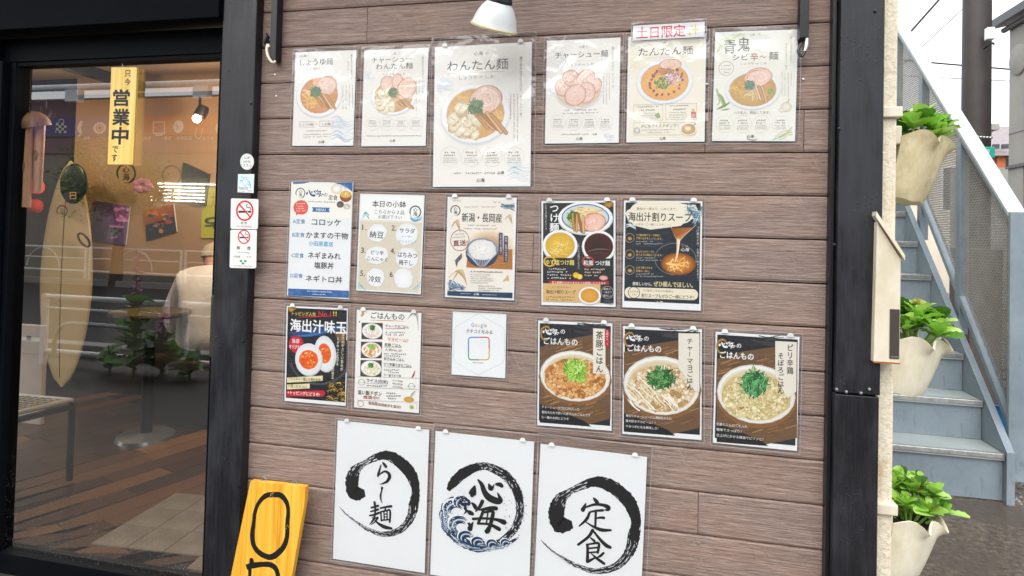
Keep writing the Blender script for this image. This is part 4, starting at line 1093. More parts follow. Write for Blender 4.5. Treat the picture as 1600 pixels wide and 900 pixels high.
def d_soup(k):
    k.sheet('#f2f3f3'); k.sheet('#202a36', .022, .018, .978, .94)
    for _ in range(26): x = U(640, 900); y = U(300, 650); k.stroke([(x, y), (x + 60, y + U(-30, 30)), (x + U(90, 170), y + U(-40, 40))], random.choice(['#263140', '#1a232e', '#2e3a4a']), U(4, 18))
    k.stroke([(640, 210, 60), (760, 170, 150), (900, 175, 160), (1010, 190, 140), (1110, 150, 50)], '#ebe4cf', n=6, jag=.12)
    k.poly([(636, 200), (760, 110), (1000, 125), (1090, 200), (1000, 270), (800, 295), (660, 260)], '#ebe4cf')
    for _ in range(44):
        t = U(0, 1); x, y = 1040 + 90 * t, 150 + 60 * math.sin(t * 3)
        k.stroke([(x, y + U(-26, 60), 2), (x + 20, y - 12 + U(-20, 40), U(3, 8)), (1128, y + U(-30, 90), 2)], random.choice(['#2f5f7c', '#4b7f98', '#1d3f58', '#d9e2df', '#87aab8']))
    for _ in range(12): k.stroke([(635, 270 + U(-15, 20), 2), (665, 255 + U(-10, 20), 6), (700, 285 + U(-10, 10), 2)], random.choice(['#4b7f98', '#d9e2df', '#24485f']))
    for _ in range(14): k.blob(U(1030, 1090), U(140, 180), 3, 3, '#5f8aa0')
    k.T('最後の一滴まで、心ゆくまで。', 840, 156, 268, 19, '#4a4238'); k.T('海出汁割りスープ', 860, 210, 424, 60, '#1f1e1e', .026, jit=.012); k.T('―ぜひ、ご一緒にどうぞ。―', 810, 260, 230, 16, '#5c5448')
    for y, s1 in ((350, 3), (460, 3), (565, 3)):
        k.ring(660, y, 31, 31, 2.5, '#c0a872'); k.blob(660, y + 4, 15, 11, '#c9a65c', '#a07f3c', 0, .2)
    for y, a_, b_ in ((332, 'つけ麺の割りスープ専用に', '丁寧に出汁をとっています。'), (442, '残ったつけスープに', '合うように調合しています。'), (550, '心まで満たされる', '至福の一杯に。')):
        w1 = 13.5 * len(a_); w2 = 13.5 * len(b_); k.T(a_, 702 + w1 / 2, y, w1, 15, '#dcb968', .016); k.T(b_, 702 + w2 / 2, y + 22, w2, 15, '#dcb968', .016)
        k.D(702, y + 42, 820, y + 42, 10, '#b9b7b0'); k.D(702, y + 57, 885, y + 58, 10, '#b9b7b0')
    k.stroke([(930, 262, 5), (960, 330, 4), (988, 370, 8), (1020, 340, 4), (1105, 262, 3)], '#d8cbb0'); k.grad([(935, 285), (1085, 280), (1010, 345), (985, 372), (965, 340)], ['#8a4a20', '#b06a30', '#d08a40', '#e0a050', '#9c5a28'])
    k.ring(965, 492, 140, 108, 3, '#8f918c'); k.blob(985, 525, 118, 76, '#e2963c', '#7a3d14'); k.noodles(985, 530, 90, ['#f0b860', '#c97a2c', '#ffd890', '#a05a20'], 70, 52, 4)
    k.stroke([(985, 365, 22), (982, 420, 16), (975, 470, 12), (965, 505, 8)], '#f2d0a0'); k.stroke([(992, 370, 8), (986, 430, 6), (975, 490, 4)], '#fff2dc')
    shinkai(k, 1030, 428, 26, '#e9e4d8'); k.T('らー麺', 1028, 405, 44, 10, '#b9b4a8')
    k.V('つけ麺の〆は、心海の一杯でごちそう。', 1116, 270, 648, 18, '#dcd8cc')
    k.T('美味しいから、', 744, 658, 130, 25, '#efe9da', .02); k.T('ぜひ頼んでほしい。', 950, 662, 262, 36, '#ecd9a0', .026)
    k.stroke([(660, 716, 72), (1085, 730, 72)], '#e9dfc6', n=1); k.blob(660, 716, 34, 37, '#e9dfc6'); k.blob(1085, 730, 32, 36, '#e9dfc6')
    k.ring(688, 716, 40, 40, 4, '#3a3a3a'); k.T('おすすめ', 688, 710, 58, 14, '#3a3a3a'); k.T('です!', 688, 730, 30, 12, '#3a3a3a')
    k.T('つけ麺をご注文のお客様は、', 850, 705, 216, 15, '#5a5348'); k.T('割りスープもぜひご一緒にどうぞ！', 912, 742, 350, 26, '#2c2a28', .022)
    shinkai(k, 858, 783, 22, '#efe9da')

def d_egg(k):
    k.sheet('#f1f3f5'); k.sheet('#17181c', .022, .018, .985, .965)
    k.blob(120, 62, 28, 18, '#c9992f', '#8a6a22', 0, .3); k.blob(330, 400, 235, 215, '#222830', '#101216')
    for r in (216, 222, 228): k.stroke([(330 + r * math.cos(a), 410 + r * .93 * math.sin(a)) for a in np.linspace(.35, 2.9, 14)], '#6a6f76', 2, 2)
    k.stroke([(100, 240, 8), (200, 240, 46), (340, 225, 60), (520, 190, 26)], '#1d4a80', jag=.25); k.stroke([(110, 262, 3), (260, 255, 14), (430, 215, 4)], '#3f78b0', jag=.3)
    k.poly([(435, 230), (520, 215), (518, 330), (470, 300)], '#7a5a3a')
    k.T('トッピング人気', 212, 97, 176, 30, '#e9c75a', .025, rot=-.0); k.T('No.1', 366, 98, 92, 38, '#d8324a', .03); k.T('!!', 442, 96, 26, 34, '#f0d040', .03); k.stroke([(162, 122, 3), (300, 118, 6), (430, 110, 2)], '#c9202c')
    k.T('海出汁味玉', 318, 190, 414, 92, '#f3f3f1', .05, jit=.015)
    k.blob(155, 320, 56, 64, '#d02436', '#b51c2c', 0, .03); k.T('当店', 152, 297, 54, 32, '#f6eeee', .035); k.T('オリジナル', 152, 341, 96, 28, '#f6eeee', .035)
    for (x, y, rx, ry, rt, yx, yy, yr) in ((368, 390, 80, 132, .12, 364, 390, 50), (247, 432, 100, 118, -.05, 247, 435, 72)):
        k.blob(x + 3, y + 6, rx * 1.02, ry * 1.02, '#8a8c90', '#c9cacc', rt); k.blob(x, y, rx, ry, '#f6f7f6', '#dcdde0', rt)
        k.blob(yx, yy, yr, yr * (1.0 if x < 300 else 1.5), '#e2571c', '#f07a22', rt, .03, ring=.82)
        k.crumbs(yx, yy, yr * .8, yr * (.8 if x < 300 else 1.2), [('#ee6a1c', '#d84a14'), ('#f59a34', '#e2701c'), ('#c93a10', '#e2571c'), ('#f7b850', '#ee8a2c')], 46, .17)
        k.stroke([(yx - yr * .4, yy - yr * .6), (yx - yr * .1, yy - yr * .75)], '#ffe9d0', 5)
    k.V('出汁のやさしい旨みが', 504, 232, 520, 20, '#efe6c0', .02, x1=492); k.V('じゅわっと広がる', 466, 266, 480, 18, '#f0efe9', .02, x1=460); k.V('こだわりの味玉', 436, 380, 578, 18, '#efe6c0', .02, x1=424)
    k.poly([(88, 568), (352, 554), (352, 592), (88, 606)], '#e8dcae'); k.T('✓どんならー麺にも相性抜群!', 220, 580, 240, 24, '#33281c', .02)
    k.poly([(88, 620), (256, 612), (256, 648), (88, 656)], '#e8dcae'); k.T('✓迷ったらコレ!', 168, 633, 140, 24, '#33281c', .02)
    k.poly([(84, 666), (360, 664), (372, 686), (352, 708), (84, 708)], '#c4202c'); k.T('+トッピングにどうぞ!', 210, 686, 236, 28, '#f8f0ee', .035)
    for _ in range(46): x = U(400, 515); y = U(610, 745); k.stroke([(x - 18, y), (x, y - U(4, 14)), (x + U(8, 20), y + U(-4, 8))], random.choice(['#c99a34', '#e2b850', '#8a6a22', '#1d1d20']), U(2, 5))
    for _ in range(26): k.blob(U(370, 515), U(600, 740), U(1.5, 4), U(1.5, 4), '#e2b850', seg=6)

def d_gohan(k):
    paperbase(k, '#efede6', '#f1efe9', '#f7f8f7', .012)
    k.stroke([(640, 82, 4), (652, 95, 16), (640, 118, 6)], '#c9923f'); k.stroke([(648, 80, 3), (634, 110, 8)], '#dba95a'); k.blob(624, 156, 6, 5, '#22252b')
    for q in range(6): k.stroke([(980 + q * 4, 140 - q * 6), (1010 + q * 8, 95 - q * 2), (1060, 110 + q * 22)], '#8a8a86', 2.5)
    k.T('ごはんもの', 832, 112, 246, 48, '#26241f', .028, jit=.02); k.stroke([(702, 143, 3), (830, 146, 6), (960, 152, 2)], '#d08a3a')
    for (x, y, cc, gg) in ((718, 224, [('#f0dcd0', '#d8b8a8'), ('#f6efe8', '#e0cfc0')], ['#2f6a2c', '#4f8f3c']), (713, 364, [('#e0a45a', '#c27f38'), ('#efd19a', '#d9a860')], ['#7ab54a', '#9ccf60']), (710, 500, [('#e9dcb4', '#cbb98c'), ('#f3ecd2', '#d9cda0')], ['#3f7a34', '#5a9a48'])):
        k.poly([(x - 78, y - 62), (x + 79, y - 60), (x + 76, y + 62), (x - 80, y + 60)], random.choice(['#4a4038', '#6a5440'])); k.blob(x, y, 76, 58, '#f3f3f1', '#d6d4cf', ring=.88); k.crumbs(x, y + 2, 64, 48, cc, 70, .13); k.greens(x, y - 24, 24, gg, 30, 4)
    for s_, x, y, w, c in (('チャーマヨごはん', 903, 190, 172, '#3a3632'), ('茶豚ごはん', 872, 328, 126, '#3a3632'), ('炊き込みごはん', 880, 433, 150, '#3a3632'), ('ピリ辛鶏そぼろごはん', 908, 475, 204, '#3a3632')): k.T(s_, x, y, w, 24, c, .018)
    k.stroke([(815, 206), (960, 206)], '#c9402c', 3, 1); k.stroke([(806, 342), (935, 345)], '#3a3632', 2, 1); k.stroke([(806, 488), (1010, 494)], '#3a3632', 2, 1)
    k.T('マヨビーム!!', 908, 288, 152, 28, '#d0601c', .022); k.T('人気No.2!!', 875, 364, 126, 20, '#8a4a3a', .014)
    for (x0, x1, y) in ((818, 965, 234), (818, 960, 252), (806, 970, 392), (806, 930, 408), (806, 930, 510), (820, 915, 528)): k.D(x0, y, x1, y + 2, 15, '#7a756e')
    k.T('ラー油でピリ辛', 868, 552, 128, 20, '#3a3632', .016); k.stroke([(1010, 570, 3), (1024, 550, 12), (1034, 515, 3)], '#a52a22')
    for y, x0, x1 in ((558, 612, 1065), (640, 612, 1060), (735, 606, 1058)): k.stroke([(x0, y), (x1, y + 16)], '#8a867f', 2, 1)
    k.T('ライス(白米)', 755, 596, 158, 32, '#2c3050', .024); k.D(680, 628, 830, 632, 16, '#5a5650'); k.stroke([(676, 612), (830, 616)], '#6a6aa8', 2, 1)
    for q, t in enumerate(('小(100g)', '中(200g)', '大(300g)')): k.T(t, 906, 592 + q * 23, 76, 17, '#55514c')
    for x, y in ((640, 602), (1010, 632)): k.ring(x, y, 26, 22, 2, '#55514c'); k.stroke([(x - 30, y), (x + 30, y)], '#55514c', 2, 1); k.blob(x, y - 8, 14, 10, '#ffffff', '#e2e0da')
    k.T('追い飯ドボン', 700, 682, 176, 34, '#3a2a24', .024); k.T('推奨中!!', 712, 716, 118, 26, '#a52a22', .024)
    for (x0, x1, y) in ((824, 900, 682), (824, 940, 702), (824, 896, 722)): k.D(x0, y, x1, y + 3, 16, '#55514c')
    k.bowl(990, 730, 44, 26, '#dca84c', '#c9903a'); k.stroke([(1002, 715, 8), (1015, 690, 16), (1040, 665, 4)], '#b9b5ac')
    k.T('新潟県長岡産米を直送!!', 812, 772, 240, 22, '#8a4a22', .02, rot=-.03); k.D(690, 748, 760, 752, 12, '#7a756e'); k.ring(632, 760, 24, 22, 3, '#a87a4a'); k.greens(1010, 786, 18, ['#9ab04c', '#d0c060'], 12, 5); k.stroke([(1030, 760), (1050, 765), (1048, 805)], '#8a867f', 2, 1)

def d_review(k):
    k.sheet('#e9f1f6')
    pts = [(372, 133), (625, 275), (634, 320), (628, 590), (612, 625), (372, 740), (340, 732), (135, 610), (120, 570), (128, 300), (140, 262), (345, 140), (372, 133)]
    k.stroke(pts, '#b5cbd2', 3.5, 1)
    x = 0
    for ch, c, xx, w, h, dy in (('G', '#4a6fb8', 313, 28, 42, 0), ('o', '#c9564a', 346, 24, 28, 6), ('o', '#d9b04a', 375, 24, 28, 8), ('g', '#4a6fb8', 403, 22, 40, 16), ('l', '#4a9a68', 425, 5, 42, 2), ('e', '#c9564a', 443, 22, 28, 10)): k.T(ch, xx, 242 + dy, w, h, c)
    k.T('クチコミをみる', 378, 310, 262, 38, '#23272c', .028)
    R_ = 30
    def rr(x0, y0, x1, y1, c1, c2, c3, c4, w):
        def arc(cx, cy, a0, a1): return [(cx + R_ * math.cos(a), cy + R_ * math.sin(a)) for a in np.linspace(a0, a1, 6)]
        xm, ym = (x0 + x1) / 2, (y0 + y1) / 2
        k.stroke([(x0, ym)] + arc(x0 + R_, y0 + R_, PI, 1.5 * PI) + [(xm, y0)], c1, w, 1); k.stroke([(xm, y0)] + arc(x1 - R_, y0 + R_, 1.5 * PI, 2 * PI) + [(x1, ym)], c2, w, 1)
        k.stroke([(x1, ym)] + arc(x1 - R_, y1 - R_, 0, .5 * PI) + [(xm, y1)], c3, w, 1); k.stroke([(xm, y1)] + arc(x0 + R_, y1 - R_, .5 * PI, PI) + [(x0, ym)], c4, w, 1)
    rr(270, 366, 478, 592, '#4a80cc', '#c9444a', '#d9a53a', '#3d9058', 11)
    k.D(312, 620, 430, 628, 14, '#4a4a4a')

def gohan_common(k, dx, dy, corner_tilt, bx, by, brx, bry, fillc, greens_, gx, gy, gr):
    k.sheet('#f1f3f4'); k.sheet('#20242a', .022, .025, .98, .955)
    x0, y0, x1, y1 = dx
    # wooden table
    k.poly([(x0, y0 + 150), (x0 + 150, y0 + 105), (x1, y0 + 60), (x1, y1 - 45), (x0 + 250, y1), (x0 + 60, y1 - 40), (x0, y1 - 90)], '#6e5238')
    for _ in range(130):
        a = U(0, 1); xx = x0 + U(0, x1 - x0 - 60); yy = y0 + 150 + U(-20, (y1 - y0) - 210)
        k.stroke([(xx, yy), (xx + 30, yy - 8), (xx + 60, yy - 18)], random.choice(['#94693f', '#6f4c2b', '#a87a4c', '#5c3d22', '#b98c5c']), U(2, 6), 2)
    for _ in range(16): xx = U(x0 + 200, x1 - 140); yy = U(y0 + 5, y0 + 70); k.stroke([(xx, yy), (xx + 60, yy + 10), (xx + 130, yy + U(-20, 20))], random.choice(['#3a3f48', '#2c3038', '#4a4038']), U(2, 7), 3)
    k.poly([(x0, y1 - 130 + dy), (x0 + 120, y1 - 88 + dy), (x0 + 260, y1 - 30 + dy), (x0 + 300, y1 + 2), (x0, y1 - 22)], '#17191d')
    k.blob(bx, by + bry * .1, brx * 1.04, bry * 1.04, '#5a3d22', '#8a5f36'); k.blob(bx, by, brx, bry, '#efeee8', '#cfcdc4', ring=.93); k.blob(bx, by + 4, brx * .93, bry * .9, '#d8c8a8', '#e6e2d6', ring=.9)
    k.blob(bx, by + bry * .1, brx * .88, bry * .78, fillc[0][1], fillc[0][1], 0, .05)
    k.crumbs(bx, by + bry * .10, brx * .88, bry * .78, fillc, 420, .075)
    k.crumbs(bx - brx * .1, by + bry * .0, brx * .6, bry * .5, fillc[:2], 120, .085)

def g_title(k, x, y, s_, sh):
    k.stroke([(x + 30 * math.cos(a) + 25, y + 40 * math.sin(a) + 20, 11 if i % 9 else 4) for i, a in enumerate(np.linspace(1.2, 5.6, 10))], '#a8823a', n=3, jag=.15)
    shinkai(k, x + 52, y + 10, 36, '#f2f2ef', ws=1.1); k.T('の', x + 122, y + 10 + sh, 26, 24, '#f2f2ef', .035)
    k.T('ごはんもの', x + 110, y + 66 + sh, 194, 40, '#f2f2ef', .04, jit=.015)

def d_g1(k):
    gohan_common(k, (50, 82, 462, 692), 0, 0, 253, 400, 204, 148, [('#e2a868', '#c07f3c'), ('#edc38c', '#cf9550'), ('#b87838', '#8a5424'), ('#f0d2a4', '#d9a866')], None, 0, 0, 0)
    k.greens(256, 362, 72, ['#86b83a', '#b2d860', '#5f9428', '#d6ec9a'], 150, 5, 66); k.greens(288, 410, 34, ['#86b83a', '#b2d860', '#5f9428'], 40, 5)
    g_title(k, 62, 132, 0, 0)
    k.poly([(360, 122), (432, 126), (432, 388), (360, 384)], '#e6e0d0')
    k.V('茶豚ごはん', 397, 138, 382, 42, '#1f1c1a', .03)
    k.poly([(428, 128), (455, 130), (455, 222), (442, 232), (428, 222)], '#b82c34'); k.V('人気No.1', 442, 134, 220, 15, '#f5ecec', .02)
    for q, t in enumerate(('チャーシューがゴロゴロ入った', '秘伝のたれで炊いた炊き込みごはんです', 'らー麺のお供にどうぞ')): w = 15.6 * len(t); k.T(t, 62 + w / 2, 578 + 30 * q + w * .035, w, 16, '#ecebe6', .014)
def d_g2(k):
    gohan_common(k, (538, 112, 982, 745), 0, 0, 755, 455, 222, 172, [('#f0e4cc', '#cfb98e'), ('#e2c8a4', '#b8945e'), ('#f7f1e2', '#dccba6'), ('#c8a070', '#96703c')], None, 0, 0, 0)
    for i in range(34): x = U(580, 930); y = 455 + U(-60, 120) ; k.stroke([(x - 28, y - 30), (x, y + U(-8, 8)), (x + 26, y + 26)], random.choice(['#f6efdc', '#efe4c6', '#fbf7ec']), U(4, 8), 3)
    k.greens(758, 415, 88, ['#2f6a34', '#4f9150', '#1f4f26', '#6fae62'], 150, 6, 62)
    g_title(k, 548, 168, 0, 4)
    k.poly([(856, 152), (978, 152), (978, 490), (950, 486), (856, 350)], '#e4ded0'); k.poly([(856, 150), (975, 154), (975, 320), (856, 316)], '#e4ded0')
    k.V('チャーマヨごはん', 922, 178, 482, 36, '#1f1c1a', .024)
    for q, t in enumerate(('角切りチャーシューに心海秘伝のたれ', '皆大好きマヨビーム！！', 'やみつきになる美味しさ！')): w = 15.6 * len(t); k.T(t, 550 + w / 2, 626 + 31 * q + w * .045, w, 16, '#ecebe6', .014)
def d_g3(k):
    gohan_common(k, (1078, 152, 1548, 805), 0, 0, 1305, 505, 228, 172, [('#efe4bc', '#cdb984'), ('#e6d8a2', '#b9a468'), ('#f6f0d6', '#dccf9e'), ('#d8c890', '#a08c50')], None, 0, 0, 0)
    k.crumbs(1305, 530, 170, 90, [('#c8d264', '#98a83c'), ('#c98a4a', '#9a602c')], 20, .04)
    k.greens(1295, 440, 84, ['#2f6f3c', '#4f9a58', '#1f5230', '#7ab878'], 150, 6, 84)
    g_title(k, 1085, 208, 0, 6)
    k.poly([(1418, 196), (1543, 202), (1540, 490), (1490, 530), (1418, 400)], '#e4ded0')
    k.V('ピリ辛鶏', 1504, 212, 390, 38, '#1f1c1a', .028); k.V('そぼろごはん', 1450, 262, 505, 36, '#1f1c1a', .028)
    for q, t in enumerate(('生姜とにんにくを入れ', '塩味でさっぱり！', '仕上げにかかる辣油でピリッと！')): w = 18.0 * len(t); k.T(t, 1076 + w / 2, 674 + 32 * q + w * .06, w, 17, '#ecebe6', .014)

WHITEP = '#e9edf1'
def drybrush(k, pts, f, ws, seed):
    """an open ring of ink with frayed, dry edges"""
    random.seed(seed)
    k.stroke([(*f(p[0], p[1]), p[2] * ws) for p in pts], '#111214', n=7, jag=.10)
    Q = smooth_path([(p[0], p[1], p[2]) for p in pts], 6)
    for i in range(6, len(Q) - 6):
        dry = 1.0 if i > len(Q) * .62 or 24 < i < 50 else .12
        for _ in range(3 if dry == 1 else 1):
            if rnd() > dry * .8: continue
            p, q = Q[i], Q[min(i + 2, len(Q) - 1)]
            d = np.array((q[0] - p[0], q[1] - p[1])); d = d / (np.linalg.norm(d) + 1e-6); nn = np.array((-d[1], d[0]))
            side = U(.12, .5) * random.choice((-1, 1)) if dry == 1 else U(.42, .52) * random.choice((-1, 1))
            o = nn * p[2] * side; L = U(10, 34)
            k.stroke([(*f(p[0] + o[0], p[1] + o[1]), .5), (*f(p[0] + o[0] + d[0] * L * .5, p[1] + o[1] + d[1] * L * .5), U(2, 5)), (*f(p[0] + o[0] + d[0] * L, p[1] + o[1] + d[1] * L), .5)], WHITEP, n=2)
    for i in range(0, len(Q) - 3):
        if rnd() > .75: continue
        p, q = Q[i], Q[i + 2]; d = np.array((q[0] - p[0], q[1] - p[1])); d = d / (np.linalg.norm(d) + 1e-6); nn = np.array((-d[1], d[0]))
        o = nn * (p[2] * .5 + U(-1, 4)) * random.choice((-1, 1)); L = U(8, 26)
        k.stroke([(*f(p[0] + o[0], p[1] + o[1]), .8), (*f(p[0] + o[0] + d[0] * L * .5, p[1] + o[1] + d[1] * L * .5), U(1.5, 4)), (*f(p[0] + o[0] + d[0] * L, p[1] + o[1] + d[1] * L), .5)], '#111214', n=2)
def d_ramen(k):
    k.sheet(WHITEP); f = lambda x, y: (x, y)
    drybrush(k, ENSO, f, 1.14, 11); brush(k, RA, '#131416'); brush(k, TILDE, '#131416'); brush(k, MEN, '#131416', ws=1.08)
def d_tei(k):
    k.sheet(WHITEP); f = lambda x, y: (100 + (x - 115) * 1.248, 92 + (y - 88) * 1.13)
    drybrush(k, ENSO, f, 1.34, 12); brush(k, TEI, '#131416', ws=1.05); brush(k, SHOKU, '#131416', ws=1.05)
def d_shinkai(k):
    k.sheet(WHITEP); f = lambda x, y: (x, y)
    ring = [(100, 330, 30), (130, 285, 62), (175, 235, 74), (235, 188, 76), (320, 150, 62), (395, 142, 54), (470, 168, 66), (550, 215, 74), (612, 285, 70), (650, 375, 66), (662, 465, 60), (650, 560, 58), (612, 640, 54), (540, 712, 48), (450, 758, 42), (350, 772, 30)]
    drybrush(k, ring, f, 1.0, 13)
    random.seed(21); NAVY = ['#182c48', '#0f1a2c', '#24456a', '#36618c', '#5b84a8']
    # breaking waves on the left and along the foot of the ring
    base_ = [(150, 385, 20), (95, 430, 60), (72, 510, 76), (88, 600, 84), (140, 670, 84), (215, 730, 80), (310, 775, 64), (420, 780, 50), (540, 760, 34), (650, 700, 10)]
    k.stroke(base_, '#1b3556', n=7, jag=.16)
    Q = smooth_path(base_, 8)
    for _ in range(150):
        i = int(U(1, len(Q) - 9)); o = U(-.5, .5); pts = []
        for q in range(0, int(U(4, 9))):
            p, p2 = Q[min(i + q, len(Q) - 2)], Q[min(i + q + 1, len(Q) - 1)]; d = np.array((p2[0] - p[0], p2[1] - p[1])); d = d / (np.linalg.norm(d) + 1e-6)
            pts.append((p[0] - d[1] * o * p[2] * (1 - q * .03), p[1] + d[0] * o * p[2] * (1 - q * .03), U(1.5, 6) if q else 1))
        k.stroke(pts, random.choice(['#e4ebf1', '#e4ebf1', '#7d9cba', '#3b6796', '#0d1a2e', '#c3d2e0']), n=2)
    for (cx, cy, r, a0, sgn) in ((150, 470, 92, 3.5, 1), (185, 590, 84, 3.3, 1), (235, 690, 60, 3.4, 1), (205, 420, 66, 3.2, 1), (330, 730, 52, 3.5, 1), (440, 745, 44, 3.5, 1), (545, 735, 36, 3.6, 1)):
        for q in range(6):
            rr_ = r * (1 - q * .10)
            k.stroke([(cx + rr_ * math.cos(a0 + t) + q * 3, cy + rr_ * .8 * math.sin(a0 + t) + q * 5, w_) for t, w_ in ((-.9, 2), (-.3, 9), (.4, 14), (1.1, 12), (1.8, 8), (2.4, 2))], ['#eef2f5', '#1b3556', '#14263f', '#c9d7e3', '#24476e', '#0f1d31'][q], n=4)
        for t in np.linspace(.2, 2.7, 12):
            k.blob(cx + r * 1.04 * math.cos(a0 + t) + U(-4, 4), cy + r * .84 * math.sin(a0 + t) + U(-4, 4), r * U(.06, .13), r * U(.05, .11), random.choice(['#eef2f5', '#f4f6f8', '#c9d7e3']), None, 0, .2, 8)
        k.stroke([(cx + r * .9, cy - r * .1, r * .30), (cx + r * 1.0, cy + r * .25, r * .2), (cx + r * .8, cy + r * .5, 3)], '#101b2b', n=4, jag=.15)
    k.blob(228, 418, 40, 44, '#0f1623', '#182c48', 0, .16)
    for _ in range(150): 
        a = U(1.9, 4.6); r = U(.5, 1.05); k.blob(260 + 210 * r * math.cos(a), 520 + 200 * r * math.sin(a), U(1.5, 6), U(1.5, 6), random.choice(['#eef2f5', '#eef2f5', '#cbd8e3']), seg=7)
    for _ in range(46): a = U(-.7, .9); r = U(280, 345); k.blob(370 + r * math.cos(a), 490 + r * math.sin(a), U(2, 6), U(2, 6), '#1b2a3d', seg=7)
    for _ in range(14): k.blob(U(540, 600), U(370, 640), U(2, 5), U(2, 5), '#22303f', seg=7)
    for _ in range(20): k.blob(U(540, 690), U(560, 790), U(3, 6), U(3, 6), '#eef2f5', seg=7)
    brush(k, SHIN, '#131416'); brush(k, KAI, '#131416', ws=1.05)

PAST = 'menu sheets pinned to the board wall'
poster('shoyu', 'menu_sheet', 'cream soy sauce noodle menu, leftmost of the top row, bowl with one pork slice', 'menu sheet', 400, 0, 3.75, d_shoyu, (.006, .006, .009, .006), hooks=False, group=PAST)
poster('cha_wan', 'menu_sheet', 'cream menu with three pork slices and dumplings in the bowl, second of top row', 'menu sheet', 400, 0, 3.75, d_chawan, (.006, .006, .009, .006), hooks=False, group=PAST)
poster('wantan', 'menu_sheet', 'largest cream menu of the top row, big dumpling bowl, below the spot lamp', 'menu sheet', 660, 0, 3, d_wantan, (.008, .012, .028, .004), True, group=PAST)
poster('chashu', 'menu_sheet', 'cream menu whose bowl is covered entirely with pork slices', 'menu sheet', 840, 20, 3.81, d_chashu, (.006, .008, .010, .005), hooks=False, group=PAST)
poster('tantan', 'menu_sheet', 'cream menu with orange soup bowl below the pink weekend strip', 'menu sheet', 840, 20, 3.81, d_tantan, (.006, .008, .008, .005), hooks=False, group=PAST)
POST['weekend'] = [1.2935, 1.9128, 0.005, 0.188, 0.044]
_q = [at(840 + x / 3.81, 20 + y / 3.81, 1, PAPER_Y - .006) for x, y in ((566, 78), (992, 45), (1000, 150), (568, 165))]
_c = sum(_q, Vector()) / 4
POST['weekend'] = [_c.x, _c.z, 0.012, (_q[1] - _q[0]).length, (_q[3] - _q[0]).length]
poster('weekend', 'notice_strip', 'small white strip with pink weekend only writing and gold sparkles above a menu', 'notice', 840, 20, 3.81, d_weekend, (.004, .004, .006, .004), hooks=False, ydeep=.006)
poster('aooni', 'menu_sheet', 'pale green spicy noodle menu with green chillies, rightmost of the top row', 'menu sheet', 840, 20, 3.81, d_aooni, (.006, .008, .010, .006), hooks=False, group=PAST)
poster('teishoku', 'menu_sheet', 'tall blue and white set meal menu listing meals A to D', 'menu sheet', 440, 270, 4.2875, d_teishoku, (.003, .003, .003, .003), hooks=False, group=PAST)
poster('kobachi', 'menu_sheet', 'beige side dish menu with six numbered white patches', 'menu sheet', 440, 270, 4.2875, d_kobachi, (.005, .006, .006, .005), hooks=False, group=PAST)
poster('niigata', 'menu_sheet', 'cream poster of a bowl of white rice on straw with red stamp', 'poster', 680, 290, 4.736, d_niigata, (.006, .006, .009, .006), group=PAST)
poster('tsuke', 'menu_sheet', 'black dipping noodle menu with three bowls and red strip', 'menu sheet', 830, 290, 4.2857, d_tsuke, (.005, .006, .008, .005), group=PAST)
poster('soup', 'menu_sheet', 'navy poster of soup poured into a glass bowl', 'poster', 830, 290, 4.2857, d_soup, (.006, .006, .008, .006), group=PAST)
poster('egg', 'menu_sheet', 'black poster with two halves of orange yolk egg', 'poster', 430, 470, 4.7375, d_egg, (.005, .006, .008, .006), group=PAST)
poster('gohan', 'menu_sheet', 'white rice dish menu with three small bowl pictures down its left side', 'menu sheet', 430, 470, 4.7375, d_gohan, (.006, .006, .008, .006), group=PAST)
poster('review', 'notice_sheet', 'small white review notice with hexagon outline and coloured empty square', 'notice', 690, 470, 6.425, d_review, (.003, .005, .003, .004), hooks=False)
poster('g1', 'menu_sheet', 'dark rice bowl poster with red tab, leftmost of three alike in the third row', 'poster', 830, 480, 3.721, d_g1, (.005, .006, .008, .006), group=PAST)
poster('g2', 'menu_sheet', 'dark rice bowl poster with mayonnaise stripes and dark green onion, middle of three alike', 'poster', 830, 480, 3.721, d_g2, (.006, .006, .008, .006), group=PAST)
poster('g3', 'menu_sheet', 'dark rice bowl poster with crumbled chicken, rightmost of three alike next to the post', 'poster', 830, 480, 3.721, d_g3, (.006, .006, .008, .006), group=PAST)
BIG = 'large white calligraphy sheets in the bottom row'
poster('ramen', 'calligraphy_sheet', 'large white sheet with brush ring around three black characters, leftmost of the bottom row', 'calligraphy sheet', 520, 690, 5.2938, d_ramen, (.004, .010, .006, .004), True, group=BIG)
poster('shinkai', 'calligraphy_sheet', 'large white sheet with brush ring and blue breaking waves, middle of the bottom row', 'calligraphy sheet', 680, 700, 5.0, d_shinkai, (.004, .012, .022, .004), True, group=BIG)
poster('tei', 'calligraphy_sheet', 'large white sheet with brush ring around two characters, rightmost of the bottom row', 'calligraphy sheet', 840, 730, 5.2941, d_tei, (.006, .012, .030, .004), True, group=BIG)
random.seed(5)

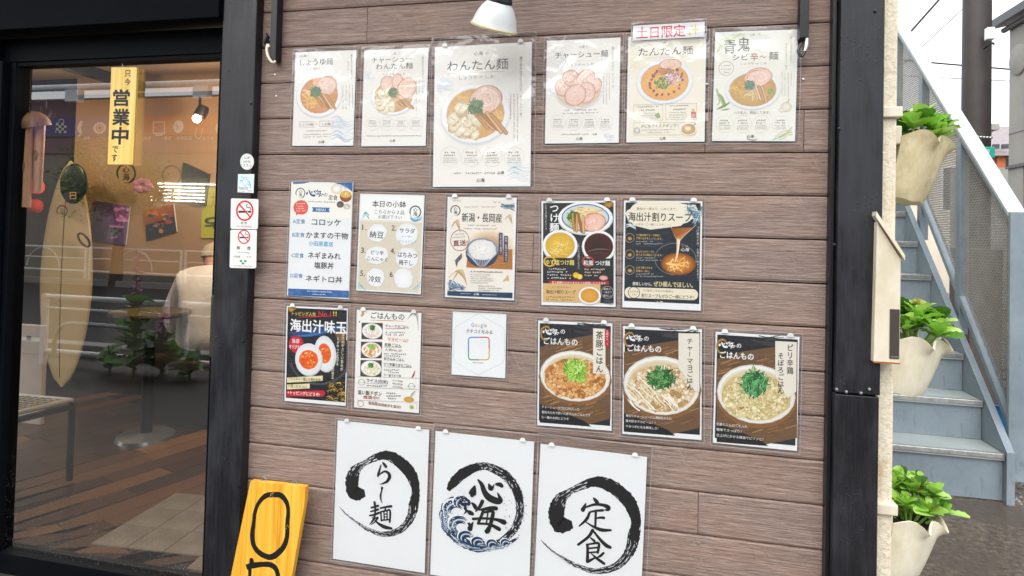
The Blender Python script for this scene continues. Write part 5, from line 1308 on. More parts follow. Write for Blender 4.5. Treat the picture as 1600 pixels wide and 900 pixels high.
# ================================================================== STICKERS AND TABLET
def flat(name, label, cat, quad, y, thick, mat, draw=None, ink=None, outline=None, group=None, parts=None):
    """thin plate at distance y; quad = its corners (or outline) in measured view coordinates"""
    ox, oy, sc = ink
    P = [at(ox + x / sc, oy + yy / sc, 1, y) for x, yy in quad]
    c = sum(P, Vector()) / len(P)
    t = thing(name, label, cat, c, group)
    m = MB(); m.prism([tuple(p) for p in P], (0, thick, 0)); m.build('plate', mat, t)
    if draw:
        k = Ink(y, ox, oy, sc); draw(k); k.build(t)
    return t
SY = -0.0362
def oval(cx, cy, rx, ry, n=26): return [(cx + rx * math.cos(2 * PI * i / n), cy + ry * math.sin(2 * PI * i / n)) for i in range(n)]
ST = (340, 220, 3.46)
def d_round(k):
    k.ring(159, 113, 33, 41, 2, '#b9c2c4'); k.T('2,281', 160, 92, 34, 13, '#3b4a4c', .01); k.T('2件目', 158, 113, 38, 13, '#3b4a4c', .01); k.T('7.7.1', 158, 134, 38, 14, '#2b3a3c', .02)
flat('sticker', 'round white sticker with small figures, topmost on the black post', 'sticker', oval(159, 113, 37, 44), SY, .001, M['white'], d_round, ST)
def d_city(k):
    k.poly([(112, 184), (195, 184), (192, 262), (112, 260)], '#cfe8ee')
    for _ in range(22): k.stroke([(U(116, 150), U(190, 250)), (U(130, 180), U(190, 240)), (U(150, 190), U(200, 255))], random.choice(['#7cc4d6', '#a6dbe4', '#e6f4f6', '#5fb0c8']), U(2, 6), 2)
    k.blob(150, 220, 16, 24, '#f4f8f8', '#b5c4c8'); k.blob(150, 205, 9, 10, '#e8eef0', '#8aa0a8'); k.T('TOKYO', 138, 258, 50, 13, '#23282c', .02); k.D(116, 272, 190, 272, 7, '#5a6266')
flat('sticker', 'square pale blue city sticker below the round one', 'sticker', [(110, 180), (198, 180), (194, 282), (108, 278)], SY, .001, M['white'], d_city, ST)
def nosmoke(k, x, y, r, rx=None):
    rx = rx or r
    k.poly([(x - rx * .72, y), (x + rx * .3, y), (x + rx * .3, y + r * .2), (x - rx * .72, y + r * .2)], '#20242a'); k.poly([(x + rx * .38, y), (x + rx * .72, y), (x + rx * .72, y + r * .2), (x + rx * .38, y + r * .2)], '#20242a')
    k.stroke([(x + rx * .68, y - r * .05), (x + rx * .6, y - r * .3), (x + rx * .3, y - r * .3), (x + rx * .2, y - r * .5), (x + rx * .3, y - r * .65)], '#3a3e44', r * .08, 4)
    k.ring(x, y, rx, r, r * .17, '#cf2236'); k.stroke([(x - rx * .64, y - r * .64), (x + rx * .64, y + r * .64)], '#cf2236', r * .15, 1)
def d_ns1(k):
    nosmoke(k, 147, 378, 56, 48); k.T('禁 煙', 142, 445, 34, 12, '#3a3e44', .015); k.T('NO SMOKING', 143, 463, 82, 11, '#8a6a78', .01)
flat('no_smoking_sticker', 'larger no smoking sticker with red circle, upper of the two', 'sticker', [(77, 311), (216, 315), (221, 322), (217, 470), (212, 478), (76, 476), (70, 470), (72, 316)], SY, .0012, M['white'], d_ns1, ST)
def d_ns2(k):
    nosmoke(k, 143, 519, 39, 34); k.T('禁', 112, 579, 17, 18, '#20242a', .04); k.T('煙', 169, 581, 17, 18, '#20242a', .04); k.T('No Smoking', 140, 605, 64, 11, '#5a5e64', .01); k.T('全面禁煙', 104, 626, 38, 11, '#5a5e64'); k.T('です', 168, 628, 28, 10, '#5a5e64')
    for x, y in ((127, 650), (150, 651), (138, 663)): k.poly([(x - 7, y - 5), (x + 6, y - 5), (x + 6, y + 5), (x - 7, y + 5)], '#2b8a76')
    k.T('TOKYO MEDICAL ASSOCIATION', 133, 677, 98, 6, '#3a3e44')
flat('no_smoking_sticker', 'smaller no smoking sticker with green squares, lower of the two', 'sticker', [(74, 481), (206, 481), (212, 487), (208, 684), (202, 690), (71, 687), (65, 681), (69, 487)], SY - .0002, .0012, M['white'], d_ns2, ST)

# open-for-business tablet hung on the glass
TB = (160, 90, 4.5)
def d_tab(k):
    f = lambda s_, x, y, w, h, b=.045: k.T(s_, x, y, w, h, '#191a24', b, rot=-.02, jit=.012)
    f('只', 178, 112, 44, 46, .035); f('今', 177, 172, 42, 46, .035); f('営', 133, 282, 112, 112, .075); f('業', 131, 418, 116, 112, .07); f('中', 124, 548, 112, 116, .08); f('で', 90, 645, 40, 44, .045); f('す', 85, 705, 36, 52, .045)
tb = flat('wooden_tablet', 'pale wooden tablet on the door glass with black writing that the shop is open', 'sign', [(63, 68), (243, 68), (214, 752), (36, 750)], 0.036, .008, M['pale'], d_tab, TB)
c = at(160 + 157 / 4.5, 90 + 48 / 4.5, 1, 0.046)
MB().tube([c + Vector((-.003, -.008, -.012)), c + Vector((0, -.010, 0)), c + Vector((.003, -.008, -.012))], .0012, 6).build('hanging_loop', M['chrome'], tb)
# handle writing
def d_handle(k): k.V('押して下さい', 460, 500, 690, 24, '#d9d2bc', .03); k.T('PUSH', 457, 733, 34, 14, '#d9d2bc', .01)
k = Ink(0.0178, 240, 380, 4.5); d_handle(k); k.build(hd, 'lettering')

# yellow sign board leaning below
YB = (360, 740, 5.62)
def d_open(k):
    pts = [(370, 185, 44), (440, 190, 48), (492, 250, 42), (508, 330, 34), (500, 440, 40), (496, 560, 40), (455, 660, 46), (360, 732, 50), (270, 705, 46), (210, 640, 44), (193, 550, 44), (205, 430, 36), (216, 340, 34), (250, 255, 34), (310, 195, 42), (372, 184, 46)]
    k.stroke(pts, '#101112', n=6, jag=.05)
    k.stroke([(186, 760, 40), (188, 790, 46)], '#101112', n=2); k.stroke([(140, 822, 44), (190, 808, 48), (270, 798, 42), (350, 800, 46), (400, 838, 44), (418, 900, 40), (420, 960, 40)], '#101112', n=5, jag=.04)
    k.stroke([(172, 810, 36), (170, 900, 30), (160, 1100, 34)], '#101112', n=4); k.stroke([(420, 950, 40), (370, 1040, 40), (200, 1060, 36)], '#101112', n=4)
    for _ in range(16): x, y = random.choice(((365, 190), (512, 350), (505, 470), (370, 180))); k.blob(x + U(-18, 10), y + U(-20, 20), U(1, 4), U(2, 7), '#caa05a', seg=6)
bt = flat('sign_board', 'yellow varnished wooden board with thick black letters leaning at the post foot', 'sign', [(176, 68), (660, 118), (652, 250), (500, 1120), (-30, 1060)], -0.060, .018, M['yel'], d_open, YB)
for x, y in ((291, 50), (563, 78)):
    p = at(360 + x / 5.62, 740 + y / 5.62, 1, -.051)
    MB().tube([p + Vector((.0065 * math.cos(a), 0, .0065 * math.sin(a))) for a in np.linspace(-PI / 2, 1.5 * PI, 15)] + [p + Vector((0, 0, -.016))], .0013, 6).build('eyelet', M['chrome'], bt, smooth=True)

# ================================================================== FITTINGS ABOVE THE SHEETS
lt = thing('spot_lamp', 'white enamel spot lamp on a black neck above the largest menu', 'lamp', (0.78, -0.12, 2.0))
LY = -0.13
pc = at(775, 2, 1, LY); pr_ = at(773, 45, 1, LY); ax = (pc - pr_).normalized(); ax = Vector((.30, -.34, .9)).normalized()
tip = at(772, 43, 1, LY)
sc_ = (at(808, 50, 1, LY) - at(741, 36, 1, LY)).length / 2
MB().lathe([(.02, .030), (sc_ * .93, .004), (sc_ * .97, -.002)], tip, ax, 36).build('reflector', M['lampw'], lt, smooth=True)
MB().lathe([(sc_ * 1.0, -.003), (sc_ * 1.02, .002), (sc_ * .99, .005), (sc_ * .93, .020), (sc_ * .84, .036), (sc_ * .71, .052), (sc_ * .58, .062), (sc_ * .52, .066)], tip, ax, 40).build('shade', M['lampw'], lt, smooth=True)
MB().lathe([(sc_ * .96, -.004), (sc_ * 1.045, -.003), (sc_ * 1.05, .001), (sc_ * 1.0, .004)], tip, ax, 40).build('rim', M['lamprim'], lt, smooth=True)
MB().lathe([(sc_ * .5, .064), (sc_ * .54, .066), (sc_ * .54, .075), (sc_ * .5, .078), (sc_ * .5, .13), (0.001, .132)], tip, ax, 32).build('socket', M['black'], lt, smooth=True)
MB().tube([tip + ax * .12, tip + ax * .18 + Vector((0, .06, .05)), Vector((tip.x + .03, 0, tip.z + .26))], .011, 10).build('arm', M['black'], lt, smooth=True)

def pipe(xt, xb, ztop, zb, w, label):
    t = thing('black_bracket', label, 'bracket', ((xt + xb) / 2, -.02, zb))
    MB().box(xb - w / 2, xb + w / 2, -.035, -.004, zb, ztop).build('bar', M['black'], t, bevel=.002)
    return t
p1 = at(432, 0, 1, -.03); p2 = at(427, 95, 1, -.03)
t = pipe(p1.x, p2.x, 2.6, p2.z, .022, 'black flat bar with white cable hook at upper left of the board wall')
q = at(418, 62, 1, -.02); q2 = at(427, 92, 1, -.03)
MB().tube(smooth_path([tuple(at(421, 74, 1, -.03)), tuple(at(418, 70, 1, -.03)), tuple(at(417, 78, 1, -.035)), tuple(at(419, 88, 1, -.038)), tuple(at(425, 97, 1, -.038)), tuple(at(431, 96, 1, -.034))], 5), .0042, 8).build('cable_hook', M['cream'], t, smooth=True)
m = MB(); m.tube([at(414, 68, 1, -.02), at(419, 57, 1, -.022), at(416, 52, 1, -.02)], [.007, .006, .002], 6); m.tube([at(415, 70, 1, -.02), at(422, 64, 1, -.024)], [.006, .002], 6); m.build('torn_tape', M['black'], t)
p2 = at(1256, 60, 1, -.03)
t = pipe(p2.x, p2.x, 2.6, p2.z, .022, 'black flat bar with clip at upper right of the board wall')
MB().tube([at(1261, 60, 1, -.03), at(1260, 72, 1, -.032), at(1256, 84, 1, -.034)], [.004, .005, .002], 8).build('steel_tongue', M['chrome'], t, smooth=True)
m = MB(); m.tube(smooth_path([tuple(at(1252, 68, 1, -.03)), tuple(at(1247, 80, 1, -.034)), tuple(at(1253, 88, 1, -.036)), tuple(at(1258, 80, 1, -.034))], 4), .0035, 6); m.build('cable_clip', M['black'], t)

# ================================================================== SHOP INTERIOR
FZ = 0.16
fl = MB(); fl.box(-4.6, 1.75, 0.13, 4.3, FZ - 0.06, FZ - 0.004)
base = structure(fl.build('interior_floor', M['gap'], loc=(-1.4, 2, FZ)))
dirv = Vector((0.303, 0.953, 0)); side = Vector((0.953, -0.303, 0))
for i in range(-12, 13):
    w_ = .118; s0 = i * w_; c0 = Vector((-1.35, 0.9, 0)) + side * s0
    t0 = -1.6 + (i % 3) * -.3
    while t0 < 2.4:
        L = U(.55, .95)
        a, b = t0, min(t0 + L, 2.4); t0 += L
        ok = []
        for tt in (a + .002, b - .002):
            for ss in (s0 + .0015, s0 + w_ - .0015): ok.append(Vector((-1.35, 0.9, 0)) + side * ss + dirv * tt)
        cen = sum(ok, Vector()) / 4
        if cen.y < -.1 or cen.y > 1.95 or cen.x > .1 or cen.x < -3.4: continue
        q = [ok[0], ok[1], ok[3], ok[2]]
        q = [Vector((p.x, max(p.y, .125), 0)) for p in q]
        if max(p.y for p in q) - min(p.y for p in q) < .05: continue
        m = MB(); m.prism([(p.x, p.y, FZ - .004) for p in q], (0, 0, .004)); m.build('floor_plank', M['floor'], base, loc=(cen.x, cen.y, FZ))
# grey entrance tiles
T0 = at(270, 773, 2, FZ + .004); T1 = at(90, 880, 2, FZ + .004)
edge = (T1 - T0); edge.z = 0; eu = edge.normalized(); ev = Vector((-eu.y, eu.x, 0)); ev = ev if ev.x > 0 else -ev
for i in range(-1, 6):
    for j in range(0, 5):
        o = T0 + eu * (i * .15 - .02) + ev * (j * .15 + .0)
        q = [o + eu * .0015 + ev * .0015, o + eu * .1485 + ev * .0015, o + eu * .1485 + ev * .1485, o + eu * .0015 + ev * .1485]
        cen = sum(q, Vector()) / 4
        if cen.y > T0.y + .04 or cen.y < .14 or cen.x > -.0: continue
        q = [Vector((p.x, min(max(p.y, .13), T0.y + .03), FZ)) for p in q]
        m = MB(); m.prism([tuple(p) for p in q], (0, 0, .005)); m.build('floor_tile', M['tile'], base, loc=(cen.x, cen.y, FZ))
BY = 1.9
room = thing('back_wall', 'tan plywood wall inside the shop behind the glass with small pictures', 'wall', (-2.3, BY, FZ))
tl = at(120, 145, 1, BY); bl = at(120, 424, 1, BY); br = at(345, 432, 1, BY)
MB().box(tl.x, 1.75, BY, BY + .05, 1.0, 2.6).build('plywood_panel', M['tan'], room)
MB().box(-4.6, tl.x - .002, BY + .02, BY + .08, FZ, 2.6).build('dark_panel', M['darkwall'], room)
MB().box(tl.x, 1.75, BY - .01, BY + .05, FZ, .998).build('wainscot', M['darkwall'], room)
sw = thing('side_wall', 'dark side wall inside the shop at far left', 'wall', (-4.6, 1, FZ))
MB().box(-4.65, -4.6, .14, 4.3, FZ, 2.6).build('board', M['darkwall'], sw)
ce = thing('shop_ceiling', 'brown sloping ceiling above the shop interior', 'ceiling', (-1.4, 1, 2.4))
MB().prism([(-4.6, .14, 2.30), (-4.6, BY + .05, 2.42), (-4.6, BY + .05, 2.5), (-4.6, .14, 2.4)], (6.35, 0, 0)).build('board', M['ceil'], ce)
MB().box(-2.35, -2.28, .2, BY - .02, 2.30, 2.36).build('beam', M['darkwall'], ce)
# surfboard
sb = thing('surfboard', 'cream surfboard with dark centre line standing in front of the tan wall', 'surfboard', (-2.75, 1.8, FZ))
zc, zt_, zb_ = 0, 1.80, .20
def sw_(t): return .245 * (math.sin(PI * min(1, max(0, t))) ** .56) * (1 - .14 * t)
m = MB(); NZ = 28; pts = []
cxb = lambda z: -2.80 - .02 * (z - .2)
for i in range(NZ + 1):
    t = i / NZ; z = zb_ + (zt_ - zb_) * t; hw = max(.004, sw_(t)); th = .006 + .030 * math.sin(PI * t) ** .5
    for a in np.linspace(0, 2 * PI, 17)[:-1]: pts.append((cxb(z) + hw * math.cos(a), 1.80 + th * math.sin(a) + .03 * (t - .3), z))
m.add(pts, [(i * 16 + k_, i * 16 + (k_ + 1) % 16, (i + 1) * 16 + (k_ + 1) % 16, (i + 1) * 16 + k_) for i in range(NZ) for k_ in range(16)])
m.add([pts[k_] for k_ in range(16)], [tuple(range(16))])
m.build('board', M['surf'], sb, smooth='all')
m = MB(); m.tube([(cxb(zb_ + (zt_ - zb_) * t), 1.80 - (.006 + .030 * math.sin(PI * t) ** .5) + .03 * (t - .3), zb_ + (zt_ - zb_) * t) for t in np.linspace(.04, .96, 20)], .0035, 6); m.build('stringer', M['stringer'], sb)
k = Ink(1.75, 0, 0, 1); seal(k, 97, 330, 8, '#2b241c'); k.build(sb, 'logo')
m = MB(); rc = at(131, 375, 1, 1.72); m.tube([rc + Vector((.05 * math.cos(a), 0, .035 * math.sin(a) - .03 * math.cos(a))) for a in np.linspace(0, 2 * PI, 20)], .007, 6); m.build('leash', M['black'], sb, smooth=True)
# pictures on the back wall
def d_pic1(k):
    k.grad([(143, 375), (196, 383), (203, 322), (148, 313)], ['#4a4060', '#6a5a78', '#8a5a8a', '#6a4078'])
    for _ in range(26): k.blob(U(180, 200), U(325, 345), U(1, 4), U(1, 4), random.choice(['#d77ab8', '#e9a0cc', '#b85a9a']), seg=7)
    for _ in range(20): k.stroke([(U(165, 185), U(350, 372)), (U(175, 195), U(350, 372))], random.choice(['#6a7a7a', '#c78ab8', '#3a4a4a']), U(1, 3), 1)
def d_pic2(k):
    k.grad([(229, 376), (276, 362), (271, 319), (224, 329)], ['#242a34', '#34302f', '#b85a34', '#c87a3c'])
    k.poly([(228, 352), (272, 338), (275, 362), (229, 374)], '#2a3440')
    for _ in range(24): k.blob(U(230, 270), U(332, 362), U(2, 6), U(1, 4), random.choice(['#b8502c', '#8a97a0', '#4a5a66', '#d98a4c', '#20242a']), seg=7)
def d_up(k): k.T('UP', 335, 349, 16, 34, '#2c3a20', .06, rot=-1.5); k.T('大阪', 337, 312, 14, 26, '#a8802c', .03)
I1 = (0, 0, 1)
flat('wall_picture', 'purple picture of pink flowers hung askew on the tan wall inside', 'picture', [(143, 375), (196, 383), (203, 322), (148, 313)], BY - .012, .01, M['white'], d_pic1, I1)
flat('wall_picture', 'orange and dark blue picture tilted on the tan wall inside', 'picture', [(229, 376), (276, 362), (271, 319), (224, 329)], BY - .012, .01, M['white'], d_pic2, I1)
flat('paper_notice', 'yellow green paper notice at the right of the tan wall inside', 'notice', [(314, 372), (341, 372), (345, 296), (316, 292)], BY - .012, .004, simple('yellow_green_paper', '#b8b82c', .6), d_up, I1)
pf = flat('framed_panel', 'black framed panel leaning on the tan wall inside, gold glints on its edge', 'panel', [(282, 311), (320, 322), (326, 272), (286, 254)], BY - .03, .02, M['black'], None, I1)
k = Ink(BY - .002, 0, 0, 1); seal(k, 197, 271, 14, '#3a2c1c'); seal(k, 268, 274, 14, '#8a6a44', '#b8905c'); k.build(room, 'brush_logo')
m = MB(); c = at(115, 287, 1, 1.70); m.ball(c, .115, .022, .14, 24, 12)
hl = thing('round_panel', 'black round hanging panel in front of the surfboard top', 'decoration', c); m.build('disc', M['black'], hl, smooth='all')
k = Ink(1.675, 0, 0, 1); k.frame(109, 300, 119, 311, 1.2, '#d9a05a'); k.poly([(110.5, 304.5), (117.5, 304.5), (117.5, 306), (110.5, 306)], '#d9a05a'); k.build(hl, 'emblem')
c = at(222, 290, 1, 1.75); fc = thing('artificial_flower', 'pink artificial blossom hung against the tan wall inside', 'flower', c)
m = MB()
for i in range(7): a = i * .9; m.ball(c + Vector((.05 * math.cos(a), 0, .03 * math.sin(a))), .035, .012, .024, 10, 6)
m.build('petals', simple('pink_petal_cloth', '#c98a9a', .6), fc, smooth='all')
# pale box, rack, stool foot
wb = thing('pale_box', 'pale upright cabinet inside the door at the left of the surfboard', 'cabinet', (-2.5, 1.2, FZ))
b0 = at(15, 508, 1, 1.2); b1 = at(74, 500, 1, 1.2)
MB().box(b0.x - .12, b1.x - .02, 1.2, 1.225, FZ, b0.z + .01).build('body', M['wall_white'], wb, bevel=.004)
q = at(45, 528, 1, 1.198); MB().box(q.x - .012, q.x + .012, 1.193, 1.201, q.z - .012, q.z + .012).build('socket', M['black'], wb)
rk = thing('wire_rack', 'black steel rack with pale wire grid top just inside the door', 'rack', (-1.5, .5, FZ))
ra, rb, rc_, rd = at(-30, 652, 1, .42), at(112, 624, 1, .62), at(10, 614, 1, 1.0), None
zt = at(113, 625, 1, .62).z
def zpt(px, py): return at(px, py, 2, zt)
A_, B_, C_, D_ = zpt(8, 650), zpt(113, 625), zpt(10, 616), zpt(-60, 640)
m = MB()
for a_, b_ in ((A_, B_), (B_, C_), (C_, D_), (D_, A_)): m.tube([a_, b_], .010, 6)
m.build('top_frame', M['rackw'], rk)
m = MB()
for i in range(1, 9): t_ = i / 9; m.tube([A_.lerp(B_, t_), D_.lerp(C_, t_)], .004, 5); m.tube([A_.lerp(D_, t_), B_.lerp(C_, t_)], .004, 5)
m.build('wire_grid', M['rackw'], rk)
for p in (A_, B_, D_): MB().tube([p - Vector((0, 0, .01)), Vector((p.x, p.y, FZ))], .014, 6).build('leg', M['frameb'], rk)
MB().tube([Vector((A_.x, A_.y, zt - .03)), Vector((B_.x, B_.y, zt - .03))], .014, 6).build('apron', M['frameb'], rk)
s0 = at(228, 684, 2, FZ)
tbl = thing('pedestal_table', 'small dark table on a round polished metal foot near the seated person', 'table', s0)
MB().lathe([(.001, .035), (.10, .030), (.145, .018), (.15, .0)], s0, (0, 0, 1), 36).build('foot', M['chrome'], tbl, smooth=True)
tc = at(212, 488, 1, s0.y)
MB().tube([s0 + Vector((0, 0, .03)), Vector((s0.x, s0.y, tc.z - .014))], .030, 20).build('column', M['black'], tbl, smooth=True)
MB().lathe([(.001, -.012), (.20, -.012), (.205, 0), (.20, .012), (.001, .012)], (s0.x, s0.y, tc.z), (0, 0, 1), 40).build('top', simple('olive_brown_table_top', '#4a3c22', .35), tbl, smooth=True)
bn = thing('bench', 'dark bench on which the person in a white shirt sits', 'bench', (-1.3, 1.5, FZ))
MB().box(-1.75, -.6, 1.35, 1.72, .50, .56).build('seat', M['pants'], bn, bevel=.01)
MB().box(-1.7, -.65, 1.40, 1.70, FZ, .498).build('base', M['darkwall'], bn)
# person seen from behind, bent forward
PB = Vector((-1.42, 1.46, .57))
ps = thing('person', 'person in a white shirt seen from behind, bent forward on a bench inside the shop', 'person', PB)
def skin_body(name, verts, edges, mat, parent, sub=2):
    me = bpy.data.meshes.new(name); me.from_pydata([v[:3] for v in verts], edges, [])
    o = bpy.data.objects.new(name, me); COL.objects.link(o); o.parent = parent
    me.materials.append(mat)
    sk = o.modifiers.new('skin', 'SKIN'); sk.use_smooth_shade = True
    for i, v in enumerate(verts):
        r = v[3]; me.skin_vertices[0].data[i].radius = r if isinstance(r, tuple) else (r, r)
    me.skin_vertices[0].data[0].use_root = True
    s_ = o.modifiers.new('sub', 'SUBSURF'); s_.levels = s_.render_levels = sub
    me.polygons.foreach_set('use_smooth', [True] * len(me.polygons))
    return o
#            x     y    z     r     (local to the hips, metres)
skin_body('shirt', [(0, 0, .02, (.165, .13)), (0, .01, .16, (.155, .12)), (0, .04, .32, (.17, .12)), (0, .09, .44, (.15, .10)), (-.04, .16, .50, (.075, .07)),
     (-.18, .09, .45, .072), (-.27, .09, .27, .060), (-.33, .16, .12, .056), (-.25, .31, .15, .044), (.18, .09, .45, .072), (.27, .09, .27, .060), (.33, .16, .12, .056), (.22, .32, .16, .044)],
     [(0, 1), (1, 2), (2, 3), (3, 4), (3, 5), (5, 6), (6, 7), (7, 8), (3, 9), (9, 10), (10, 11), (11, 12)], M['shirt'], ps)
hdp = skin_body('head', [(-.05, .18, .50, .05), (-.09, .23, .53, .056), (-.12, .27, .545, (.08, .09)), (-.13, .30, .60, (.08, .09)), (-.13, .31, .635, .05)], [(0, 1), (1, 2), (2, 3), (3, 4)], M['skin'], ps)
for sx in (-1, 1):
    m = MB(); m.ball(PB + Vector((-.125 + sx * .084, .28, .565)), .012, .02, .03, 10, 6); m.build('ear', M['skin'], ps, smooth='all')
m = MB(); m.lathe([(.098, 0), (.1, .03), (.085, .075), (.05, .1), (.002, .108)], PB + Vector((-.13, .295, .575)), (-.05, .25, 1), 24); m.build('cap', M['cap'], ps, smooth='all')
skin_body('trousers', [(0, 0, 0, (.17, .12)), (-.09, .10, 0.01, .09), (-.11, .42, .03, .075), (-.11, .46, -.12, .06), (-.11, .44, -.36, .045), (.09, .10, .01, .09), (.11, .42, .03, .075), (.11, .46, -.12, .06), (.11, .44, -.36, .045)],
     [(0, 1), (1, 2), (2, 3), (3, 4), (0, 5), (5, 6), (6, 7), (7, 8)], M['pants'], ps)
for sx in (-1, 1):
    h0 = Vector((sx * .20, .36, .17)); V_ = [(h0.x, h0.y, h0.z, .024), (h0.x - sx * .03, h0.y + .05, h0.z, (.034, .016)), (h0.x - sx * .045, h0.y + .085, h0.z, (.036, .014))]; E_ = [(0, 1), (1, 2)]
    for j in range(4):
        b = len(V_); ofs = (j - 1.5) * .017
        V_ += [(h0.x - sx * .055 + ofs * .9, h0.y + .10 + ofs * sx * .3, h0.z + .002, .0085), (h0.x - sx * .065 + ofs, h0.y + .13, h0.z - .008, .008), (h0.x - sx * .066 + ofs, h0.y + .146 - abs(j - 1.3) * .006, h0.z - .024, .007)]
        E_ += [(2, b), (b, b + 1), (b + 1, b + 2)]
    b = len(V_); V_ += [(h0.x - sx * .07, h0.y + .055, h0.z, .010), (h0.x - sx * .09, h0.y + .085, h0.z - .006, .009)]; E_ += [(1, b), (b, b + 1)]
    skin_body('hand', V_, E_, M['skin'], ps, 1)
# wind chime just inside the pane
wc = thing('wind_chime', 'coconut shell wind chime with bamboo tubes hanging inside the glass at left', 'wind chime', at(50, 190, 1, .14))
def cp(px, py, y=.11): return at(px, py, 1, y)
r_ = (cp(70, 180) - cp(30, 180)).length / 2; cc = cp(50, 190)
ccb = cc.copy()
MB().lathe([(r_ * 1.0, -.01), (r_ * .98, .008), (r_ * .86, .026), (r_ * .6, .042), (r_ * .25, .05), (.001, .052)], cc + Vector((.0, 0, -.012)), (-.12, -.30, 1), 28).build('coconut_shell', M['coco'], wc, smooth='all')
for (x0, y0, x1, y1, d, yy) in ((42, 198, 40, 324, .0175, .085), (63, 187, 58, 300, .0165, .12)):
    a_, b_ = cp(x0, y0, yy), cp(x1, y1, yy); md = a_.lerp(b_, .42)
    MB().tube([a_, a_.lerp(b_, .03), a_.lerp(b_, .035), md, a_.lerp(b_, .46), b_], [d * 1.05, d * 1.12, d, d, d * .98, d * .92], 16).build('bamboo_tube', M['bamboo'], wc, smooth=True)
    MB().tube([a_ + Vector((0, -d * .25, 0)), a_ + Vector((0, 0, .05))], .0015, 5).build('cord', M['wire'], wc)
    MB().ball(a_.lerp(b_, .5) + Vector((0.002, -d * .93, 0)), d * .62, .003, .022, 12, 6).build('sound_slot', M['coco'], wc, smooth='all')
for x, y in ((56, 292), (54, 322)):
    c = at(x, y, 1, 1.2); ln = thing('paper_lantern', 'small red paper lantern %s at the left of the surfboard' % ('glowing, upper one,' if y < 300 else 'in dull red, lower one,'), 'lantern', c)
    m = MB(); m.lathe([(.015, -.04), (.032, -.033), (.042, -.015), (.042, .015), (.032, .033), (.015, .04)], c, (0, 0, 1), 20); m.build('shade', mat_emit('glowing_red_paper', '#d8303a', .5) if y < 300 else M['red'], ln, smooth='all')
    for z in (-.041, .041): MB().tube([c + Vector((0, 0, z - .004)), c + Vector((0, 0, z + .004))], .016, 12).build('ring', M['black'], ln)
# track lamp with lit bulb
def track(x, y, z, label, e):
    t = thing('track_lamp', label, 'lamp', (x, y, z))
    MB().tube([(x, y, z), (x, y, z + .10)], .008, 8).build('stem', M['black'], t)
    MB().lathe([(.001, .075), (.028, .07), (.034, .05), (.036, 0), (.033, 0)], (x, y, z - .04), (.25, .3, 1), 20).build('head', M['black'], t, smooth=True)
    MB().ball((x - .01, y - .01, z - .055), .024, .024, .024, 14, 8).build('bulb', M['bulb'], t, smooth='all')
    li = bpy.data.lights.new('track_light', 'POINT'); li.energy = e * .62; li.color = (1.0, .84, .66); li.shadow_soft_size = .035
    o = bpy.data.objects.new('track_light', li); COL.objects.link(o); o.location = (x - .012, y - .06, z - .10)
q = at(312, 172, 1, 1.45)
MB_ = MB().box(-4.5, 1.7, q.y - .02, q.y + .02, q.z + .085, q.z + .11)
tr = thing('lamp_track', 'black ceiling track carrying the shop lamps', 'rail', (-1.5, q.y, q.z + .1)); MB_.build('rail', M['black'], tr)
track(q.x, q.y, q.z, 'lit track lamp seen through the glass above the framed panel', 5.5)
track(-2.62, q.y, q.z, 'added track lamp hidden behind the wooden tablet to brighten the interior', 5.5)  # unseen lamp, added to light the room
track(-3.6, q.y, q.z, 'added unseen track lamp to brighten the far left of the shop', 3)  # also added out of view for the brightness of the room
track(-.95, q.y - .25, q.z, 'added unseen track lamp behind the door stile to brighten the seated person', 42)  # added out of sight to brighten the white shirt

# ================================================================== RIGHT SIDE: PLANTERS, LETTER BOX
leafm = []
def leaf_mesh(name, scallop):
    v = []; f = []; N = 9
    for i in range(N + 1):
        t = i / N; w = .40 * max(0.0, math.sin(PI * min(1, .03 + .94 * t) ** .95)) ** .55 * (.75 + .35 * t)
        if i % 2 and scallop: w *= 1.14
        z = .20 * t - .26 * t * t
        for s_ in (-1, -.5, 0, .5, 1): v.append((w * s_, t, z + (.16 * abs(s_) ** 1.3) * w * 1.4 + (.02 if i % 2 else 0) * abs(s_)))
    for i in range(N):
        for j in range(4): f.append((i * 5 + j, i * 5 + j + 1, i * 5 + j + 6, i * 5 + j + 5))
    me = bpy.data.meshes.new(name); me.from_pydata(v, [], f); me.polygons.foreach_set('use_smooth', [True] * len(f)); return me
LM = leaf_mesh('leaf', True); LM.materials.append(M['leaf'])
LD = leaf_mesh('leaf', True); LD.materials.append(M['leafd'])
LY_ = leaf_mesh('leaf', True); LY_.materials.append(mat_leaf('yellowing_leaf', '#a8a044', '#d8cf7a'))
def leafobj(parent, pos, yaw, pitch, size, me, roll=0, name='leaf'):
    o = bpy.data.objects.new(name, me); COL.objects.link(o); o.parent = parent
    R = Matrix.Rotation(yaw, 4, 'Z') @ Matrix.Rotation(pitch, 4, 'X') @ Matrix.Rotation(roll, 4, 'Y')
    o.matrix_local = Matrix.Translation(Vector(pos) - wloc(parent)) @ R @ Matrix.Diagonal((size, size, size, 1))
    return o
